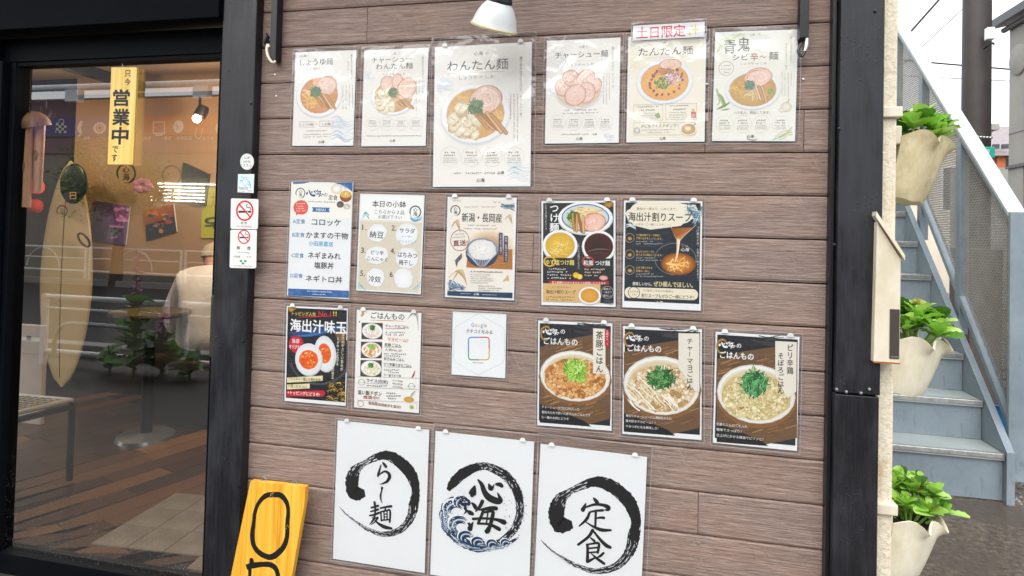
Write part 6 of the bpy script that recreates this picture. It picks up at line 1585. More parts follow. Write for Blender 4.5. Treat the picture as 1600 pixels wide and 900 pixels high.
def planter(x0, yc, ztop, depth, width, h, tilt, label, plabel, spread, n, seed, stain):
    """half-round wall planter: flat back at x0, ruffled rim; front bulges towards +x"""
    random.seed(seed)
    O = Vector((x0, yc, ztop)); t = thing('wall_planter', label, 'planter', O, 'cream wall planters on the corner')
    R = Matrix.Rotation(tilt, 4, 'Y')
    O = O + Vector((h * math.sin(tilt) * .85, 0, 0))
    m = MB(); NA, NH = 44, 14; rows = []
    def pt(a, u, off=0.0):
        # u 0 bottom .. 1 rim
        k_ = .76 + .24 * u ** .8; fl = max(0, (u - .8) / .2)
        ruff = (.010 * fl + .0022 * u) * math.sin(a * 9)
        d = depth * k_ * (1 + .04 * fl * fl) - off; w = width / 2 * k_ * (1 + .06 * fl * fl) - off
        ca, sa = math.cos(a), math.sin(a)
        p = Vector((max(0.0, (abs(ca) ** .75) * (d + ruff)) if abs(a) < PI / 2 else 0, sa * (w + ruff), -h * (1 - u) + (.012 * fl + .002) * math.cos(a * 11 + 2.6)))
        return O + R @ p
    AN = np.linspace(-PI / 2, PI / 2, NA)
    for u in np.linspace(0, 1, NH): rows.append([pt(a, u) for a in AN])
    for u in (1.0, .9, .6): rows.append([pt(a, u, .006) for a in AN])
    V_ = [p for r in rows for p in r]; F_ = []
    for i in range(len(rows) - 1):
        for j in range(NA - 1): F_.append((i * NA + j, i * NA + j + 1, (i + 1) * NA + j + 1, (i + 1) * NA + j))
        F_.append((i * NA + NA - 1, i * NA, (i + 1) * NA, (i + 1) * NA + NA - 1))
    F_.append(tuple(range(NA))[::-1])
    m.add(V_, F_); m.build('pot', stain, t, smooth=True)
    m = MB(); m.add([pt(a, .86, .008) for a in AN], [tuple(range(NA))]); m.build('soil', M['soil'], t)
    m = MB(); b = O + Vector((-.012, -.01, -.01)); m.box(b.x - .02, b.x + .012, yc - width * .46, yc - width * .40, ztop - .03, ztop + .02); m.build('hanger', M['creambox'], t, bevel=.004)
    m = MB(); m.tube([O + Vector((-.004, -width * .38, -.01)), O + Vector((.004, -width * .36, .02)), O + Vector((.012, -width * .34, -.02))], .003, 6); m.build('wire_tie', M['wire'], t)
    pl = thing('leafy_plant', plabel, 'plant', O + R @ Vector((depth * .5, 0, -.02)), 'green leafy plants in the wall planters')
    cen = O + R @ Vector((depth * .52, 0, -.02))
    heads = []
    for i in range(n):
        a = 2.4 * i; r = spread * math.sqrt((i + .5) / n)
        heads.append(cen + Vector((math.cos(a) * r * .95, math.sin(a) * r * .9, .010 + .072 * (1 - (r / spread) ** 2) + U(0, .018))))
    for hi, hp in enumerate(heads):
        m = MB(); m.tube([cen + (hp - cen) * .3 - Vector((0, 0, .03)), hp], [.004, .003], 6); m.build('stem', M['leaf'], pl)
        out = (hp - cen); oy = math.atan2(-out.x, out.y)
        for ring, (cnt, pit, sz) in enumerate(((4, 1.2, .032), (5, .80, .046), (5, .35, .052))):
            for q in range(cnt):
                yaw = q * 2 * PI / cnt + ring * .55 + U(-.25, .25) + hi
                leafobj(pl, hp + Vector((0, 0, .012 - ring * .007)), yaw, pit + U(-.2, .2), sz * U(.7, 1.25) * {31: 1.0, 32: 1.12, 33: .95}[seed], LM if rnd() > .26 else (LD if rnd() > .2 else LY_), U(-.3, .3))
    return t
stain = NT('stained_cream_plastic')
_v = stain.coord(); _a = stain.noise(stain.coord((1, 1, .6)), 26, 6, .7); _b = stain.noise(_v, 7, 4)
stain.base(stain.mix(stain.ramp(_b, [(.42, (0,)), (.62, (.5,))]), stain.ramp(_a, [(.35, '#c9bb93'), (.6, '#ded2ad')]), stain.ramp(_a, [(.4, '#8c7c5c'), (.62, '#cfc19a')])))
stain.rough(.5); stain.bump(_a, .2, .002)
planter(1.862, .19, 1.655, .150, .23, .172, math.radians(9), 'stained cream wall planter with ruffled rim, highest of three, seen from below', 'leafy green plant spilling from the highest stained planter', .088, 13, 31, stain.m)
planter(1.858, .19, 1.105, .158, .23, .150, math.radians(7), 'cream wall planter with ruffled rim behind the metal letter box, middle of three', 'leafy green plant in the middle planter behind the letter box', .092, 12, 32, M['cream'])
planter(1.858, .19, .622, .150, .23, .16, math.radians(7), 'clean cream wall planter with ruffled rim, lowest of three, in front of wet ground', 'leafy green plant in the lowest planter in front of the wet ground', .090, 15, 33, M['cream'])
q = at(1425, 312, 1, .15); sp_ = thing('seedling', 'tiny green sprout growing from the bottom hole of the highest planter', 'plant', q)
for i in range(6): leafobj(sp_, q + Vector((0, 0, .003)), i * 1.1, .1, .022, LD)
random.seed(77)
lb = thing('letter_box', 'cream painted metal letter box with sloping lid and dark slot on the corner', 'letter box', (1.83, 0, 1.05))
A, B, C_, D_ = at(1374, 344, 1, -.07), at(1409, 402, 1, -.07), at(1406, 569, 1, -.07), at(1365, 566, 1, -.07)
m = MB(); m.prism([tuple(D_), tuple(C_), (C_.x, C_.y, B.z - .004), (D_.x + .004, D_.y, A.z - .004)], (0, .15, 0)); m.build('body', M['creambox'], lb, bevel=.002)
a_, b_ = at(1369, 337, 1, -.08), at(1414, 405, 1, -.08); a2, b2 = at(1371, 332, 1, -.08), at(1415, 398, 1, -.08)
m = MB(); m.prism([tuple(a_), tuple(b_), (b_.x + .001, b_.y, b_.z + .009), (a_.x + .001, a_.y, a_.z + .011)], (0, .17, 0)); m.build('lid', M['creambox'], lb, bevel=.001)
m = MB(); m.prism([tuple(a_ + Vector((-.001, -.0015, -.003))), tuple(b_ + Vector((0, -.0015, -.003))), tuple(b_ + Vector((0, -.0015, .001))), tuple(a_ + Vector((0, -.0015, .001)))], (0, .0012, 0)); m.build('hem', M['creambox'], lb)
q0, q1 = at(1391, 483, 1, -.0725), at(1405, 561, 1, -.0725)
m = MB(); m.box(q0.x, q1.x, -.0722, -.066, q1.z, q0.z); m.build('slot', M['slot'], lb)
MB().box(q0.x + .002, q1.x - .002, -.0732, -.0724, q1.z + .003, q1.z + .006).build('name_strip', M['chrome'], lb)
MB().box(D_.x, C_.x, -.0715, -.0702, D_.z - .001, D_.z + .003).build('rusty_edge', M['rust'], lb)
q = at(1411, 430, 1, .05); MB().box(C_.x + .001, C_.x + .006, -.02, .06, 1.18, 1.28).build('side_flap', M['creambox'], lb)

# ================================================================== STEEL STAIRCASE
SX, SY0, SZ0, RUN, RISE, XL = 2.952, 1.708, .339, .2019, .2064, 1.90
stc = thing('steel_staircase', 'blue grey painted steel staircase with perforated railing on wet ground', 'staircase', (2.5, 1.75, GZ))
for i in range(9):
    y0 = SY0 + i * RUN; z1 = SZ0 + i * RISE; zb = (GZ + .004) if i == 0 else SZ0 + (i - 1) * RISE
    MB().box(XL, SX - .004, y0 + .022, y0 + .030, zb, z1 - .036).build('riser', M['steel'], stc, loc=(2.4, y0, z1 - .1))
    MB().box(XL, SX - .003, y0 + .004, y0 + RUN + .028, z1 - .035, z1 - .003).build('tread', M['tread'], stc, bevel=.001, loc=(2.4, y0, z1))
    MB().box(XL, SX - .006, y0 - .001, y0 + .022, z1 - .026, z1).build('nosing', M['nose'], stc, bevel=.004, loc=(2.4, y0, z1))
def yz(px, py, x=2.97):
    p = at(px, py, 0, x); return (p.y, p.z)
# stringer plate
s0, s1 = yz(1576, 707), yz(1421, 330); sl_ = (s1[1] - s0[1]) / (s1[0] - s0[0])
top = lambda y: s0[1] + sl_ * (y - s0[0])
YE = 3.7
m = MB(); m.prism([(SX, 1.695, GZ), (SX, 1.695, s0[1]), (SX, YE, top(YE)), (SX, YE, top(YE) - .42), (SX, 1.95, GZ + .02), (SX, 1.95, GZ)], (.012, 0, 0)); m.build('stringer', M['steel'], stc)
m = MB(); m.prism([(SX - .006, 1.690, s0[1] + .001), (SX - .006, YE, top(YE) + .006), (SX - .006, YE, top(YE) + .011), (SX - .006, 1.690, s0[1] + .008)], (.034, 0, 0)); m.build('stringer_cap', M['steel'], stc)
m = MB(); m.box(SX - .006, SX + .028, 1.688, 1.6945, GZ, s0[1] + .004); m.build('stringer_foot', M['steel'], stc)
# railing
RXX = 3.0
r0, r1 = yz(1579, 334, RXX), yz(1487, 182, RXX); rs = (r1[1] - r0[1]) / (r1[0] - r0[0])
rt = lambda y: r0[1] + rs * (y - r0[0])
c0, c1 = yz(1574, 660, RXX), yz(1447, 335, RXX); cs_ = (c1[1] - c0[1]) / (c1[0] - c0[0]); rbm = lambda y: c0[1] + cs_ * (y - c0[0])
m = MB(); y0 = r0[0]; m.prism([(RXX - .012, y0, rt(y0) - .012), (RXX - .012, YE, rt(YE) - .012), (RXX - .012, YE, rt(YE) + .008), (RXX - .012, y0, rt(y0) + .008)], (.080, 0, 0)); m.build('rail_cap', M['rail'], stc)
m = MB(); m.prism([(RXX, y0, rt(y0) - .060), (RXX, YE, rt(YE) - .060), (RXX, YE, rt(YE) - .0125), (RXX, y0, rt(y0) - .0125)], (.045, 0, 0)); m.build('top_rail', M['steel'], stc)
m = MB(); m.prism([(RXX, y0, rbm(y0) - .025), (RXX, YE, rbm(YE) - .025), (RXX, YE, rbm(YE) + .02), (RXX, y0, rbm(y0) + .02)], (.045, 0, 0)); m.build('bottom_rail', M['steel'], stc)
m = MB(); m.box(RXX - .010, RXX + .20, y0 - .02, y0 - .001, .19, rt(y0) + .008); m.build('end_plate', M['steel'], stc, bevel=.002)
m = MB(); m.box(RXX + .15, RXX + .20, y0 + .0, y0 + .05, GZ, .5); m.build('end_post_foot', M['steel'], stc)
posts = [yz(1497, 300, RXX)[0], yz(1438, 150, RXX)[0], yz(1400, 100, RXX)[0] + .02]
for py in posts: MB().box(RXX - .001, RXX + .046, py - .028, py + .028, top(py) - .12, rt(py) - .062).build('post', M['steel'], stc, bevel=.002)
edges = [y0 + .01] + posts + [YE]
for a, b in zip([y0 + .01] + [p + .03 for p in posts], [p - .03 for p in posts] + [YE]):
    if b - a < .04: continue
    # expanded metal: two families of thin bars cut to the panel outline
    m = MB(); P_ = .0135; zlo, zhi = rbm(a), rt(b)
    def clip(s_, c_):
        # line z = s_*y + c_ ; inside: a<y<b, rbm+.02 < z < rt-.06
        lo, hi = a, b
        for (k1, k0, sg) in ((cs_, rbm(0) + .021, 1), (rs, rt(0) - .061, -1)):
            A_ = (s_ - k1) * sg; B_ = (c_ - k0) * sg
            if abs(A_) < 1e-9:
                if B_ < 0: return None
                continue
            yy = -B_ / A_
            if A_ > 0: lo = max(lo, yy)
            else: hi = min(hi, yy)
        return (lo, hi) if hi - lo > .004 else None
    for fam, s_ in enumerate((1.9, -1.9)):
        cmin = min(rbm(a) - s_ * a, rbm(b) - s_ * b, rt(a) - s_ * a, rt(b) - s_ * b); cmax = max(rbm(a) - s_ * a, rbm(b) - s_ * b, rt(a) - s_ * a, rt(b) - s_ * b)
        c_ = cmin
        while c_ < cmax:
            r = clip(s_, c_); c_ += P_ * 2.15
            if not r: continue
            w = .0030; x = RXX + .018 + fam * .0015; z0_, z1_ = s_ * r[0] + c_, s_ * r[1] + c_
            m.add([(x, r[0] - w / 2, z0_), (x, r[0] + w / 2, z0_), (x, r[1] + w / 2, z1_), (x, r[1] - w / 2, z1_)], [(0, 1, 2, 3)])
            m.add([(x, r[0], z0_), (x + .003, r[0], z0_), (x + .003, r[1], z1_), (x, r[1], z1_)], [(0, 1, 2, 3)])
    o = m.build('mesh_panel', M['mesh'], stc); o['kind'] = 'stuff'

# ================================================================== BEHIND THE STAIRCASE
up_ = thing('utility_pole', 'thick dark utility pole behind the staircase railing', 'utility pole', (4.11, 4.5, GZ))
pa, pb_ = at(1507, 60, 1, 4.5), at(1552, 60, 1, 4.5); pcx = (pa.x + pb_.x) / 2; pr = (pb_.x - pa.x) / 2 * .97
MB().tube([(pcx + .035, 4.5 + pr, GZ), (pcx + .035, 4.5 + pr, 7)], [pr * 1.06, pr * .94], 28).build('pole', M['pole'], up_, smooth=True)
for k_ in range(5):
    q = at(1528 + k_ * 5, 214 + k_ * .3, 1, 4.45); MB().ball(q, .018, .012, .012, 8, 5).build('clamp_bead', M['chrome'], up_, smooth=True)
q = at(1546, 53, 1, 4.40); m = MB(); m.box(q.x - .03, q.x + .035, q.y - .03, q.y + .03, q.z - .055, q.z + .055); m.build('white_box', M['white'], up_, bevel=.01)
MB().tube([at(1537, 76, 1, 4.42), at(1543, 71, 1, 4.38), at(1552, 67, 1, 4.36), at(1553, 70, 1, 4.36)], .010, 8).build('step_bolt', M['black'], up_, smooth=True)
sg = thing('teal_sign', 'small teal sign fixed to the utility pole', 'sign', at(1547, 238, 1, 4.4)); q = at(1547, 238, 1, 4.4)
m = MB(); m.box(q.x - .035, q.x + .04, q.y, q.y + .02, q.z - .05, q.z + .05); m.build('plate', M['teal'], sg, bevel=.006)
k = Ink(4.3995, 1480, 160, 3.75); k.T('20', 238, 285, 20, 20, '#d8efe8', .03); k.build(sg, 'number')
gb = thing('grey_building', 'grey rendered building with dark metal eave at the right edge', 'building', (6.5, 6, GZ))
e0 = at(1577, 60, 1, 6).x; zo = at(1577, 260, 1, 6).z; ze = at(1562, 45, 1, 6.1).z
MB().box(e0, 12, 1.0, 6, zo, ze - .02).build('upper_wall', M['concrete'], gb, bevel=.01)
MB().box(e0, e0 + .25, 5.72, 6, GZ, zo - .002).build('pillar', M['concrete'], gb)
MB().box(e0 + 1.2, 12, 1.0, 5.9, GZ, zo - .002).build('recess_wall', M['darkwall'], gb)
MB().box(e0 - .02, 12, 1.0, 6.02, zo - .03, zo - .0025).build('drip_edge', M['eave'], gb)
MB().prism([(e0 - .14, 1.0, ze), (12, 1.0, ze + 1.6), (12, 1.0, ze + 1.75), (e0 - .14, 1.0, ze + .09)], (0, 5.15, 0)).build('roof', M['eave'], gb)
MB().tube([(e0 - .03, 1.0, ze - .04), (e0 - .03, 6.05, ze - .04)], .03, 8).build('gutter', M['eave'], gb, smooth=True)
MB().box(e0 - .003, e0 - .0002, 1.0, 5.99, zo + (ze - zo) * .22, zo + (ze - zo) * .22 + .012).build('joint', M['eave'], gb)
q = at(1571, 97, 1, 5.9); MB().lathe([(.001, .05), (.10, .045), (.165, .02), (.17, 0), (.001, 0)], (e0, q.y - .1, q.z), (-1, 0, 0), 24).build('vent_hood', M['concrete'], gb, smooth=True)
hs_ = thing('pink_house', 'distant pinkish house with pale mauve roof and orange window', 'house', (12, 20, GZ))
ha, hb = at(1540, 240, 1, 20), at(1600, 185, 1, 20)
MB().box(10.2, 16, 20, 26, GZ, 4.25).build('wall', M['pink'], hs_)
m = MB()
for i in range(9):
    z = 4.15 + i * .125; m.box(9.9, 16.3, 19.7 + i * .16, 19.9 + i * .16 + .16, z, z + .12)
m.build('roof', M['roofp'], hs_)
wa, wb_ = at(1558, 237, 1, 19.9), at(1590, 264, 1, 19.9)
fr_ = MB().box(wa.x, wb_.x, 19.92, 19.99, wb_.z, wa.z).build('window', M['orange'], hs_); MB().box(wa.x + .25, wb_.x - .1, 19.90, 19.915, wb_.z + .08, wa.z - .1).build('pane', M['carglass'], fr_)
for x in (1556, 1571): q = at(x, 228, 1, 19.6); MB().box(q.x - .08, q.x + .08, 19.55, 19.68, q.z - .08, q.z + .05).build('snow_guard', M['eave'], hs_)
gw = thing('garden_wall', 'low grey wall between the pole and the grey building', 'wall', (8, 12, GZ))
MB().box(7.2, 9.8, 12, 12.2, GZ, at(1560, 262, 1, 12).z).build('slab', M['concrete'], gw)
bh = thing('beige_building', 'beige building seen through the perforated railing', 'building', (9, 16, GZ))
bx1 = at(1549, 300, 1, 16).x; bzt = at(1480, 205, 1, 16).z
MB().box(4, bx1, 16, 20, GZ, bzt).build('wall', M['beige'], bh)
MB().box(3.9, bx1 + .1, 15.85, 20.1, bzt + .002, bzt + .15).build('coping', M['concrete'], bh)
for x in (6.5, 8.6): w_ = MB().box(x, x + .9, 15.97, 15.999, 2.2, 3.4).build('window', M['white'], bh); MB().box(x + .06, x + .84, 15.955, 15.968, 2.26, 3.34).build('pane', M['carglass'], w_)
ac = thing('outdoor_unit', 'grey brown metal cabinet standing behind the perforated railing', 'cabinet', at(1542, 450, 1, 3.2)); a_, b_ = at(1515, 388, 1, 3.2), at(1567, 500, 1, 3.2)
MB().box(a_.x, b_.x, 3.2, 3.5, GZ + .05, a_.z).build('case', simple('grey_brown_metal', '#5f5650', .5), ac, bevel=.01)
MB().box(a_.x + .02, b_.x - .02, 3.21, 3.49, GZ, GZ + .048).build('foot', M['black'], ac)
bk = thing('blue_tub', 'blue plastic tub on the ground behind the stair railing', 'tub', at(1565, 672, 2, GZ)); q = at(1570, 668, 2, GZ)
MB().lathe([(.001, .002), (.09, .0), (.12, .16), (.13, .165), (.125, .17), (.112, .16), (.085, .012), (.001, .012)], q, (0, 0, 1), 24).build('tub', M['blue'], bk, smooth=True)
bs = thing('black_crate', 'black plastic crate behind the stair stringer', 'crate', at(1552, 625, 2, GZ)); q = at(1556, 628, 2, GZ)
m = MB(); m.box(q.x - .1, q.x + .1, q.y, q.y + .2, GZ + .002, GZ + .03)
for i in range(5): m.box(q.x - .1 + i * .045, q.x - .09 + i * .045, q.y - .003, q.y + .01, GZ + .03, GZ + .26)
for z in (.1, .18, .25): m.box(q.x - .1, q.x + .1, q.y - .006, q.y - .0035, GZ + z, GZ + z + .02)
m.build('lattice', M['black'], bs)
gv = MB(); random.seed(3)
for _ in range(1500):
    x, y = U(3.02, 4.6), U(1.5, 5.5); r = U(.006, .016); gv.add([(x - r, y - r, GZ), (x + r, y - r * .8, GZ), (x + r * .9, y + r, GZ), (x - r, y + r * .9, GZ), (x, y, GZ + r * 1.1)], [(0, 1, 4), (1, 2, 4), (2, 3, 4), (3, 0, 4)])
tag(gv.build('gravel', simple('grey_gravel', '#8c8880', .7, 0, .4, 30)), 'loose grey gravel beyond the foot of the steel railing', 'gravel', kind='stuff')
# car glimpsed between stringer and railing
cq = at(1478, 472, 2, GZ)
cr = thing('parked_car', 'grey parked car glimpsed between stair stringer and railing', 'car', (cq.x - .5, cq.y, GZ))
cx0, cy0 = cq.x - .62, cq.y + .1
prof = [(0, .28), (0, .62), (.12, .80), (.75, .92), (1.25, 1.34), (2.7, 1.42), (3.5, 1.30), (3.75, .9), (3.8, .35), (3.6, .25), (.2, .22)]
m = MB(); m.prism([(cx0, cy0 + a, GZ + b) for a, b in prof], (-1.55, 0, 0)); m.build('body', M['car'], cr, bevel=.07)
m = MB(); m.prism([(cx0 + .004, cy0 + a, GZ + b) for a, b in ((1.0, .95), (1.34, 1.27), (2.6, 1.34), (3.3, 1.24), (3.4, .97))], (-1.558, 0, 0)); m.build('side_windows', M['carglass'], cr)
for yy in (.72, 3.1):
    for xx in (cx0 + .02, cx0 - 1.57):
        w_ = MB().lathe([(.001, -.09), (.24, -.09), (.29, -.07), (.30, 0), (.29, .07), (.24, .09), (.001, .09)], (xx - .06, cy0 + yy, GZ + .30), (1, 0, 0), 28).build('wheel', M['tyre'], cr, smooth=True)
        MB().lathe([(.001, .094), (.16, .1), (.19, .092)], (xx - .06, cy0 + yy, GZ + .30), (1, 0, 0), 20).build('hub', M['chrome'], w_, smooth=True)
MB().ball((cx0 + .10, cy0 + 1.15, GZ + 1.0), .10, .06, .07, 14, 8).build('mirror', M['white'], cr, smooth='all')
for xx in (-.15, -1.4): MB().ball((cx0 + xx, cy0 + .03, GZ + .66), .14, .06, .07, 12, 8).build('headlight', M['white'], cr, smooth='all')
# overhead cables
for (p0, p1, yy, r, sag, lab) in (((1300, 200), (1475, -10), 6, .012, .02, 'thickest overhead cable crossing the sky above the railing'), ((1400, 105), (1600, -20 + 60), 9, .006, .1, 'thin steep overhead cable left of the pole'), ((1400, 92), (1600, 108), 9, .012, .02, 'level overhead cable passing behind the pole'), ((1420, 118), (1600, 126), 12, .007, .02, 'faint level cable just below the level one')):
    if lab.startswith('thin'): p0, p1, sag = (1380, 130), (1530, -10), 0
    a_, b_ = at(*p0, 1, yy), at(*p1, 1, yy)
    if lab.startswith('thick'): a_, b_ = at(1400, 73, 1, yy), at(1475, -12, 1, yy); a_ = a_ + (a_ - b_) * .6
    t = thing('overhead_cable', lab, 'cable', a_.lerp(b_, .5)); d_ = b_ - a_; a2, b2 = a_ - d_ * .5, b_ + d_ * 1.2
    MB().tube([a2.lerp(b2, t_) - Vector((0, 0, sag * math.sin(PI * t_) * 1)) for t_ in np.linspace(0, 1, 13)], r, 6, False).build('cable', M['wire'], t)

# ================================================================== THE STREET BEHIND THE CAMERA (seen in the glass)
MY = 0.11   # reflection in the pane at y = .055: y -> .11 - y
def mir(px, py, yv): p = at(px, py, 1, yv); return Vector((p.x, MY - p.y, p.z))
NY = 2.65
def hoops(name, label, yv, z0, z1, z2, xs, rad, rad2, mat, group):
    for i, (x0, x1) in enumerate(xs):
        t = thing(name, label % i if '%' in label else label, 'guard rail', ((x0 + x1) / 2, MY - yv, GZ), group)
        Y = MY - yv
        MB().tube([(x0, Y, GZ)] + [(x0 + .12 * (1 - math.cos(a)), Y, z2 - .12 + .12 * math.sin(a)) for a in np.linspace(0, PI / 2, 6)] + [(x1 - .12 * (1 - math.cos(a)), Y, z2 - .12 + .12 * math.sin(a)) for a in np.linspace(PI / 2, 0, 6)] + [(x1, Y, GZ)], rad, 10).build('hoop', mat, t, smooth=True)
        for z in (z0, z1): MB().tube([(x0, Y, z), (x1, Y, z)], rad2, 8).build('crossbar', mat, t, smooth=True)
Z1, Z2 = mir(200, 462, NY).z, mir(200, 490, NY).z
labs = ['white pipe guard rail section reflected in the left of the door glass', 'white pipe guard rail section reflected in the right of the door glass', 'white pipe guard rail section reflected in the menu sleeves']
for i, (x0, x1) in enumerate(((-4.0, -2.75), (-2.55, -1.2), (-1.0, .5))):
    t = thing('guard_rail', labs[i], 'guard rail', ((x0 + x1) / 2, MY - NY, GZ), 'pipe guard rails along the near kerb'); Y = MY - NY; zt = .72
    for xx in (x0, x1): MB().tube([(xx, Y, GZ), (xx, Y, zt)], .03, 12).build('post', M['railw'], t, smooth=True)
    MB().tube([(x0, Y, .70), (x1, Y, .70)], .022, 12).build('top_bar', M['railw'], t, smooth=True)
    MB().tube([(x0, Y, .60), (x1, Y, .60)], .012, 10).build('crossbar', M['railw'], t, smooth=True)
    xa, xb = x0 + .15, x1 - .15
    MB().tube([(xa, Y + .03, .22)] + [(xa + .18 * (1 - math.cos(a)), Y + .03, .30 + .18 * math.sin(a)) for a in np.linspace(0, PI / 2, 7)] + [(xb - .18 * (1 - math.cos(a)), Y + .03, .30 + .18 * math.sin(a)) for a in np.linspace(PI / 2, 0, 7)] + [(xb, Y + .03, .22)], .02, 10).build('hoop', M['galv'], t, smooth=True)
    MB().tube([(x0, Y, .22), (x1, Y, .22)], .022, 10).build('bottom_bar', M['railw'], t, smooth=True)
FY = 8.6
for i in range(4):
    x0 = -12.4 + i * 2.3; x1 = x0 + 2.2; Y = MY - FY - .05
    t = thing('guard_rail', 'slim white railing section across the street, number %s from the left' % ['one', 'two', 'three', 'four'][i], 'guard rail', ((x0 + x1) / 2, Y, GZ), 'slim white railings across the street')
    t['label'] = ['slim white railing across the street reflected at the far left', 'slim white railing across the street reflected over the surfboard', 'slim white railing across the street reflected over the pictures', 'slim white railing across the street reflected near the person'][i]
    for z, r in ((.84, .022), (.62, .014), (.36, .022)): MB().tube([(x0, Y, z), (x1, Y, z)], r, 8).build('crossbar', M['railw'], t)
    for xx in (x0, x1): MB().tube([(xx, Y, GZ), (xx, Y, .86)], .03, 8).build('post', M['railw'], t)
    cx = (x0 + x1) / 2; MB().tube([(cx + .42 * math.cos(a), Y, .42 + .40 * math.sin(a)) for a in np.linspace(0, PI, 14)], .013, 6).build('arch', M['railw'], t)
ob = thing('opposite_shop', 'shop across the street with pictogram sign band, reflected in the glass', 'building', (-8, -11, GZ))
OY = MY - 9.4
g0 = mir(200, 142, 9.4).z
MB().box(-16, 6, OY - 5, OY, GZ, 3.0).build('wall', M['oppwall'], ob)
MB().box(-16, 6, OY - .02, OY + .06, 2.9, g0 - .15).build('fascia', simple('mauve_fascia', '#7a5a6a', .6), ob)
m = MB(); m.prism([(-16, OY + .35, g0 - .05), (-16, OY + .35, g0 + .0), (-16, OY - 3.2, g0 + 1.7), (-16, OY - 3.2, g0 + 1.6)], (22, 0, 0)); m.build('roof', M['roofg'], ob)
m = MB()
for i in range(24): t_ = i / 24; m.box(-16, 6, OY + .33 - 3.5 * t_ - .02, OY + .33 - 3.5 * t_, g0 + .01 + 1.7 * t_, g0 + .04 + 1.7 * t_)
m.build('roof_rib', M['eave'], ob)
MB().tube([(-16, OY + .42, g0), (6, OY + .42, g0)], .07, 10).build('gutter', M['gutter'], ob, smooth=True)
for x in (-11.2, -8.0): MB().box(x, x + .35, OY + .36, OY + .5, g0 - .32, g0 - .07).build('downpipe_head', M['gutter'], ob)
sz0, sz1 = mir(200, 212, 9.3).z, mir(200, 182, 9.3).z
for i, (x0, x1) in enumerate(((-14, -9.9), (-9.88, 4))): MB().box(x0, x1, OY + .062, OY + .11, sz0, sz1).build('sign_band', M['signp'] if i == 0 else M['signo'], ob)
# pictograms and words, drawn the right way round on the real wall (the glass reverses them)
def ink_wall(y, flipx):
    k = Ink(y, 0, 0, 1)
    k.P = lambda px, py: (lambda p: np.array((p.x, p.z)))(mir(px, py, MY - y))
    base_put = k.put
    def put(pts, faces, cols, lift=None):
        k.n += 1; b = len(k.v); yy = k.y + .004 + k.n * 4e-5
        k.v += [(float(p[0]), yy, float(p[1])) for p in pts]; k.f += [tuple(i + b for i in q)[::-1] for q in faces]
        k.c += [cols] * len(pts) if isinstance(cols, tuple) else list(cols)
    k.put = put
    def T(txt, x, y_, w, h, c, b=0.0, **kw):
        v, f = glyph(txt, 0); lo, hi = v.min(0), v.max(0); o = k.P(x, y_); kx, ky = k.k(x, y_)
        q = (v - (lo + hi) / 2) / np.maximum(hi - lo, 1e-6) * np.array((-w * kx, h * ky)) + o   # faces +y: left and right swap
        k.put(list(q), f, lin(c))
    k.T = T
    return k
k = ink_wall(OY + .11, True); Wc = '#f2efea'
k.poly([(88, 192), (104, 192), (104, 208), (87, 208)], Wc); k.stroke([(92, 192), (93, 187), (99, 187), (100, 192)], Wc, 1.2, 3)
for i in range(4):
    for j in range(4):
        if (i + j) % 2: k.poly([(88 + i * 4, 192 + j * 4), (92 + i * 4, 192 + j * 4), (92 + i * 4, 196 + j * 4), (88 + i * 4, 196 + j * 4)], '#3a2c3a')
k.stroke([(128, 189, 4), (124, 200, 7), (126, 208, 5), (121, 219, 4)], Wc); k.blob(156, 200, 10, 9, Wc); k.ring(156, 200, 6, 6, 1.5, '#b8502c'); k.blob(156, 200, 3, 3, '#b8502c')
k.stroke([(212, 188, 3), (215, 200, 7), (222, 201, 5)], Wc); k.stroke([(214, 204), (211, 217)], Wc, 1.2, 1); k.stroke([(220, 204), (224, 217)], Wc, 1.2, 1)
k.frame(239, 190, 258, 209, 1.6, Wc); k.poly([(242, 210), (256, 210), (254, 212), (244, 212)], Wc); k.blob(279, 198, 8, 10, Wc); k.stroke([(279, 198), (275, 195)], '#4a3a3a', 1.2, 1); k.stroke([(279, 198), (276, 202)], '#4a3a3a', 1.2, 1)
k.stroke([(308, 200), (305, 212), (313, 216), (317, 200)], Wc, 1, 3); k.blob(342, 200, 5, 8, Wc)
for s_, x, w in (('楽器', 136, 10), ('リング', 165, 14), ('家具', 230, 11), ('家電', 262, 11), ('生活雑貨', 288, 24), ('キッズ', 325, 17)): k.T(s_, x, 216, w, 6, Wc)
k.build(ob, 'pictogram')
for (px, w_) in ((60, .9), (110, 1.2), (150, .9)):
    pass
for i in range(6):
    y_ = mir(200, 286 + i * 5.2, 9.2).z; a_, b_ = mir(237, 290, 9.2), mir(320 if i else 350, 290, 9.2)
    l_ = thing('tube_lamp', ['top long lit tube', 'second lit tube', 'third lit tube', 'fourth lit tube', 'fifth lit tube', 'lowest lit tube'][i] + ' of the row in the shop across the street', 'lamp', ((a_.x + b_.x) / 2, OY + .2, y_), 'lit tubes in the shop across the street')
    MB().tube([(a_.x, OY + .2, y_), (b_.x, OY + .2, y_ - .02)], .012, 8).build('tube', M['tubes'], l_)
    MB().box(min(a_.x, b_.x), max(a_.x, b_.x), OY + .17, OY + .18, y_ + .02, y_ + .03).build('holder', M['white'], l_)
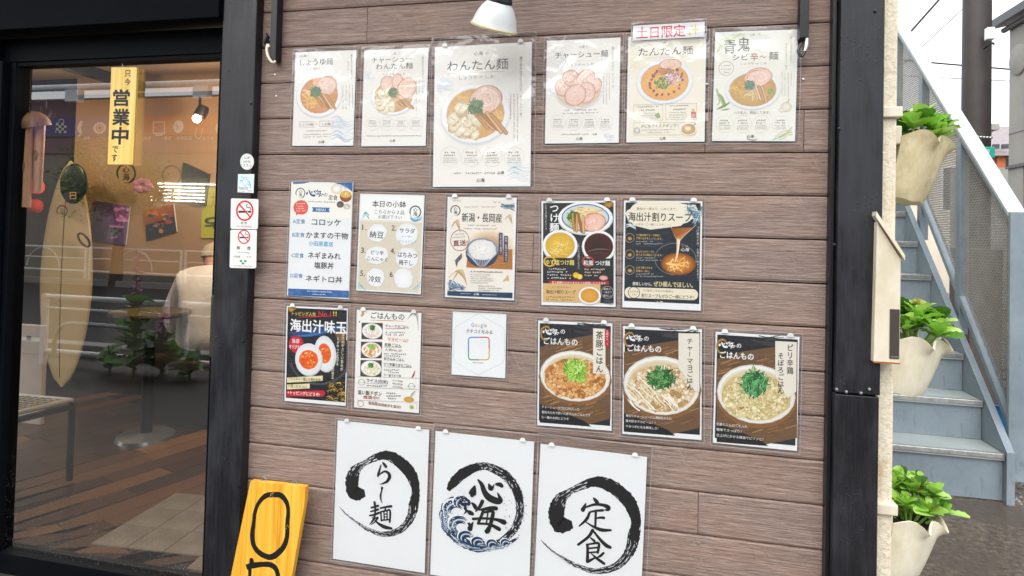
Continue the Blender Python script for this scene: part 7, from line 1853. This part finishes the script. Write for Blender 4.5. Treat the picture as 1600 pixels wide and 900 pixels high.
# foxglove and shrubs by the near kerb
def plant(px, yv, h, label, flowers=True, seed=1, n=26, s=.13):
    random.seed(seed); q = mir(px, 600, yv); x, y = q.x, q.y
    t = thing('foxglove' if flowers else 'low_shrub', label, 'plant', (x, y, GZ))
    MB().tube([(x, y, GZ), (x + .01, y, GZ + h * .5), (x - .01, y + .01, GZ + h)], [.012, .009, .004], 8).build('stem', M['leafd'], t)
    for i in range(n):
        z = GZ + .06 + (h * .55) * (i / n) ** .9; leafobj(t, (x, y, z), i * 2.4 + U(-.3, .3), U(-.2, .7), s * U(.8, 1.5) * (1 - .4 * i / n), LD, U(-.3, .3))
    if flowers:
        for i in range(16):
            z = GZ + h * (.55 + .45 * i / 16); a = i * 2.4; d_ = Vector((math.cos(a), math.sin(a), -.6)).normalized()
            MB().lathe([(.004, 0), (.010, .01), (.013, .03), (.019, .042)], Vector((x, y, z)), d_, 10).build('bell', M['purple'], t, smooth='all')
    return t
plant(208, 2.5, 1.05, 'tall foxglove with pink bells by the kerb, reflected in the middle of the glass', True, 5, 34, .20)
plant(252, 2.55, .55, 'shorter foxglove beside the tall one, reflected near the person', True, 6, 26, .17)
plant(170, 2.5, .25, 'low leafy shrub by the kerb left of the tall foxglove', False, 8, 22, .13)
plant(295, 2.5, .22, 'low leafy shrub by the kerb right of the foxgloves', False, 9, 22, .12)
# street tree opposite
def tree(x, y, h, r, label, seed):
    random.seed(seed); t = thing('street_tree', label, 'tree', (x, y, GZ))
    MB().tube([(x, y, GZ), (x + .05, y, h * .4), (x - .03, y + .05, h * .75)], [.13, .09, .05], 10).build('trunk', M['bark'], t, smooth=True)
    for i in range(5): a = i * 1.3; MB().tube([(x, y, h * .45 + i * .1), (x + r * .6 * math.cos(a), y + r * .6 * math.sin(a), h * .7 + .1 * i)], [.05, .015], 6).build('limb', M['bark'], t)
    m = MB(); cl = [(x + U(-.75, .75) * r, y + U(-.75, .75) * r, h * .78 + U(-.7, .7) * r) for _ in range(34)]
    for _ in range(5200):
        c = random.choice(cl); d_ = Vector((random.gauss(0, 1), random.gauss(0, 1), random.gauss(0, 1))) * r * .17; p = Vector(c) + d_
        a = Vector((U(-1, 1), U(-1, 1), U(-1, 1))).normalized() * U(.03, .06); b = a.orthogonal().normalized() * U(.02, .035)
        m.add([p - a, p + b, p + a, p - b], [(0, 1, 2, 3)])
    o = m.build('crown', M['leafd'], t); o['kind'] = 'stuff'
tree(-9.2, OY + 1.0, 2.9, .85, 'leafy street tree opposite, reflected beside the wooden tablet', 14)
tree(2.2, OY + .6, 4.4, 1.5, 'larger leafy street tree opposite, reflected only in the sheet sleeves', 15)

bpy.data.objects.remove(_co); bpy.data.curves.remove(_cu)
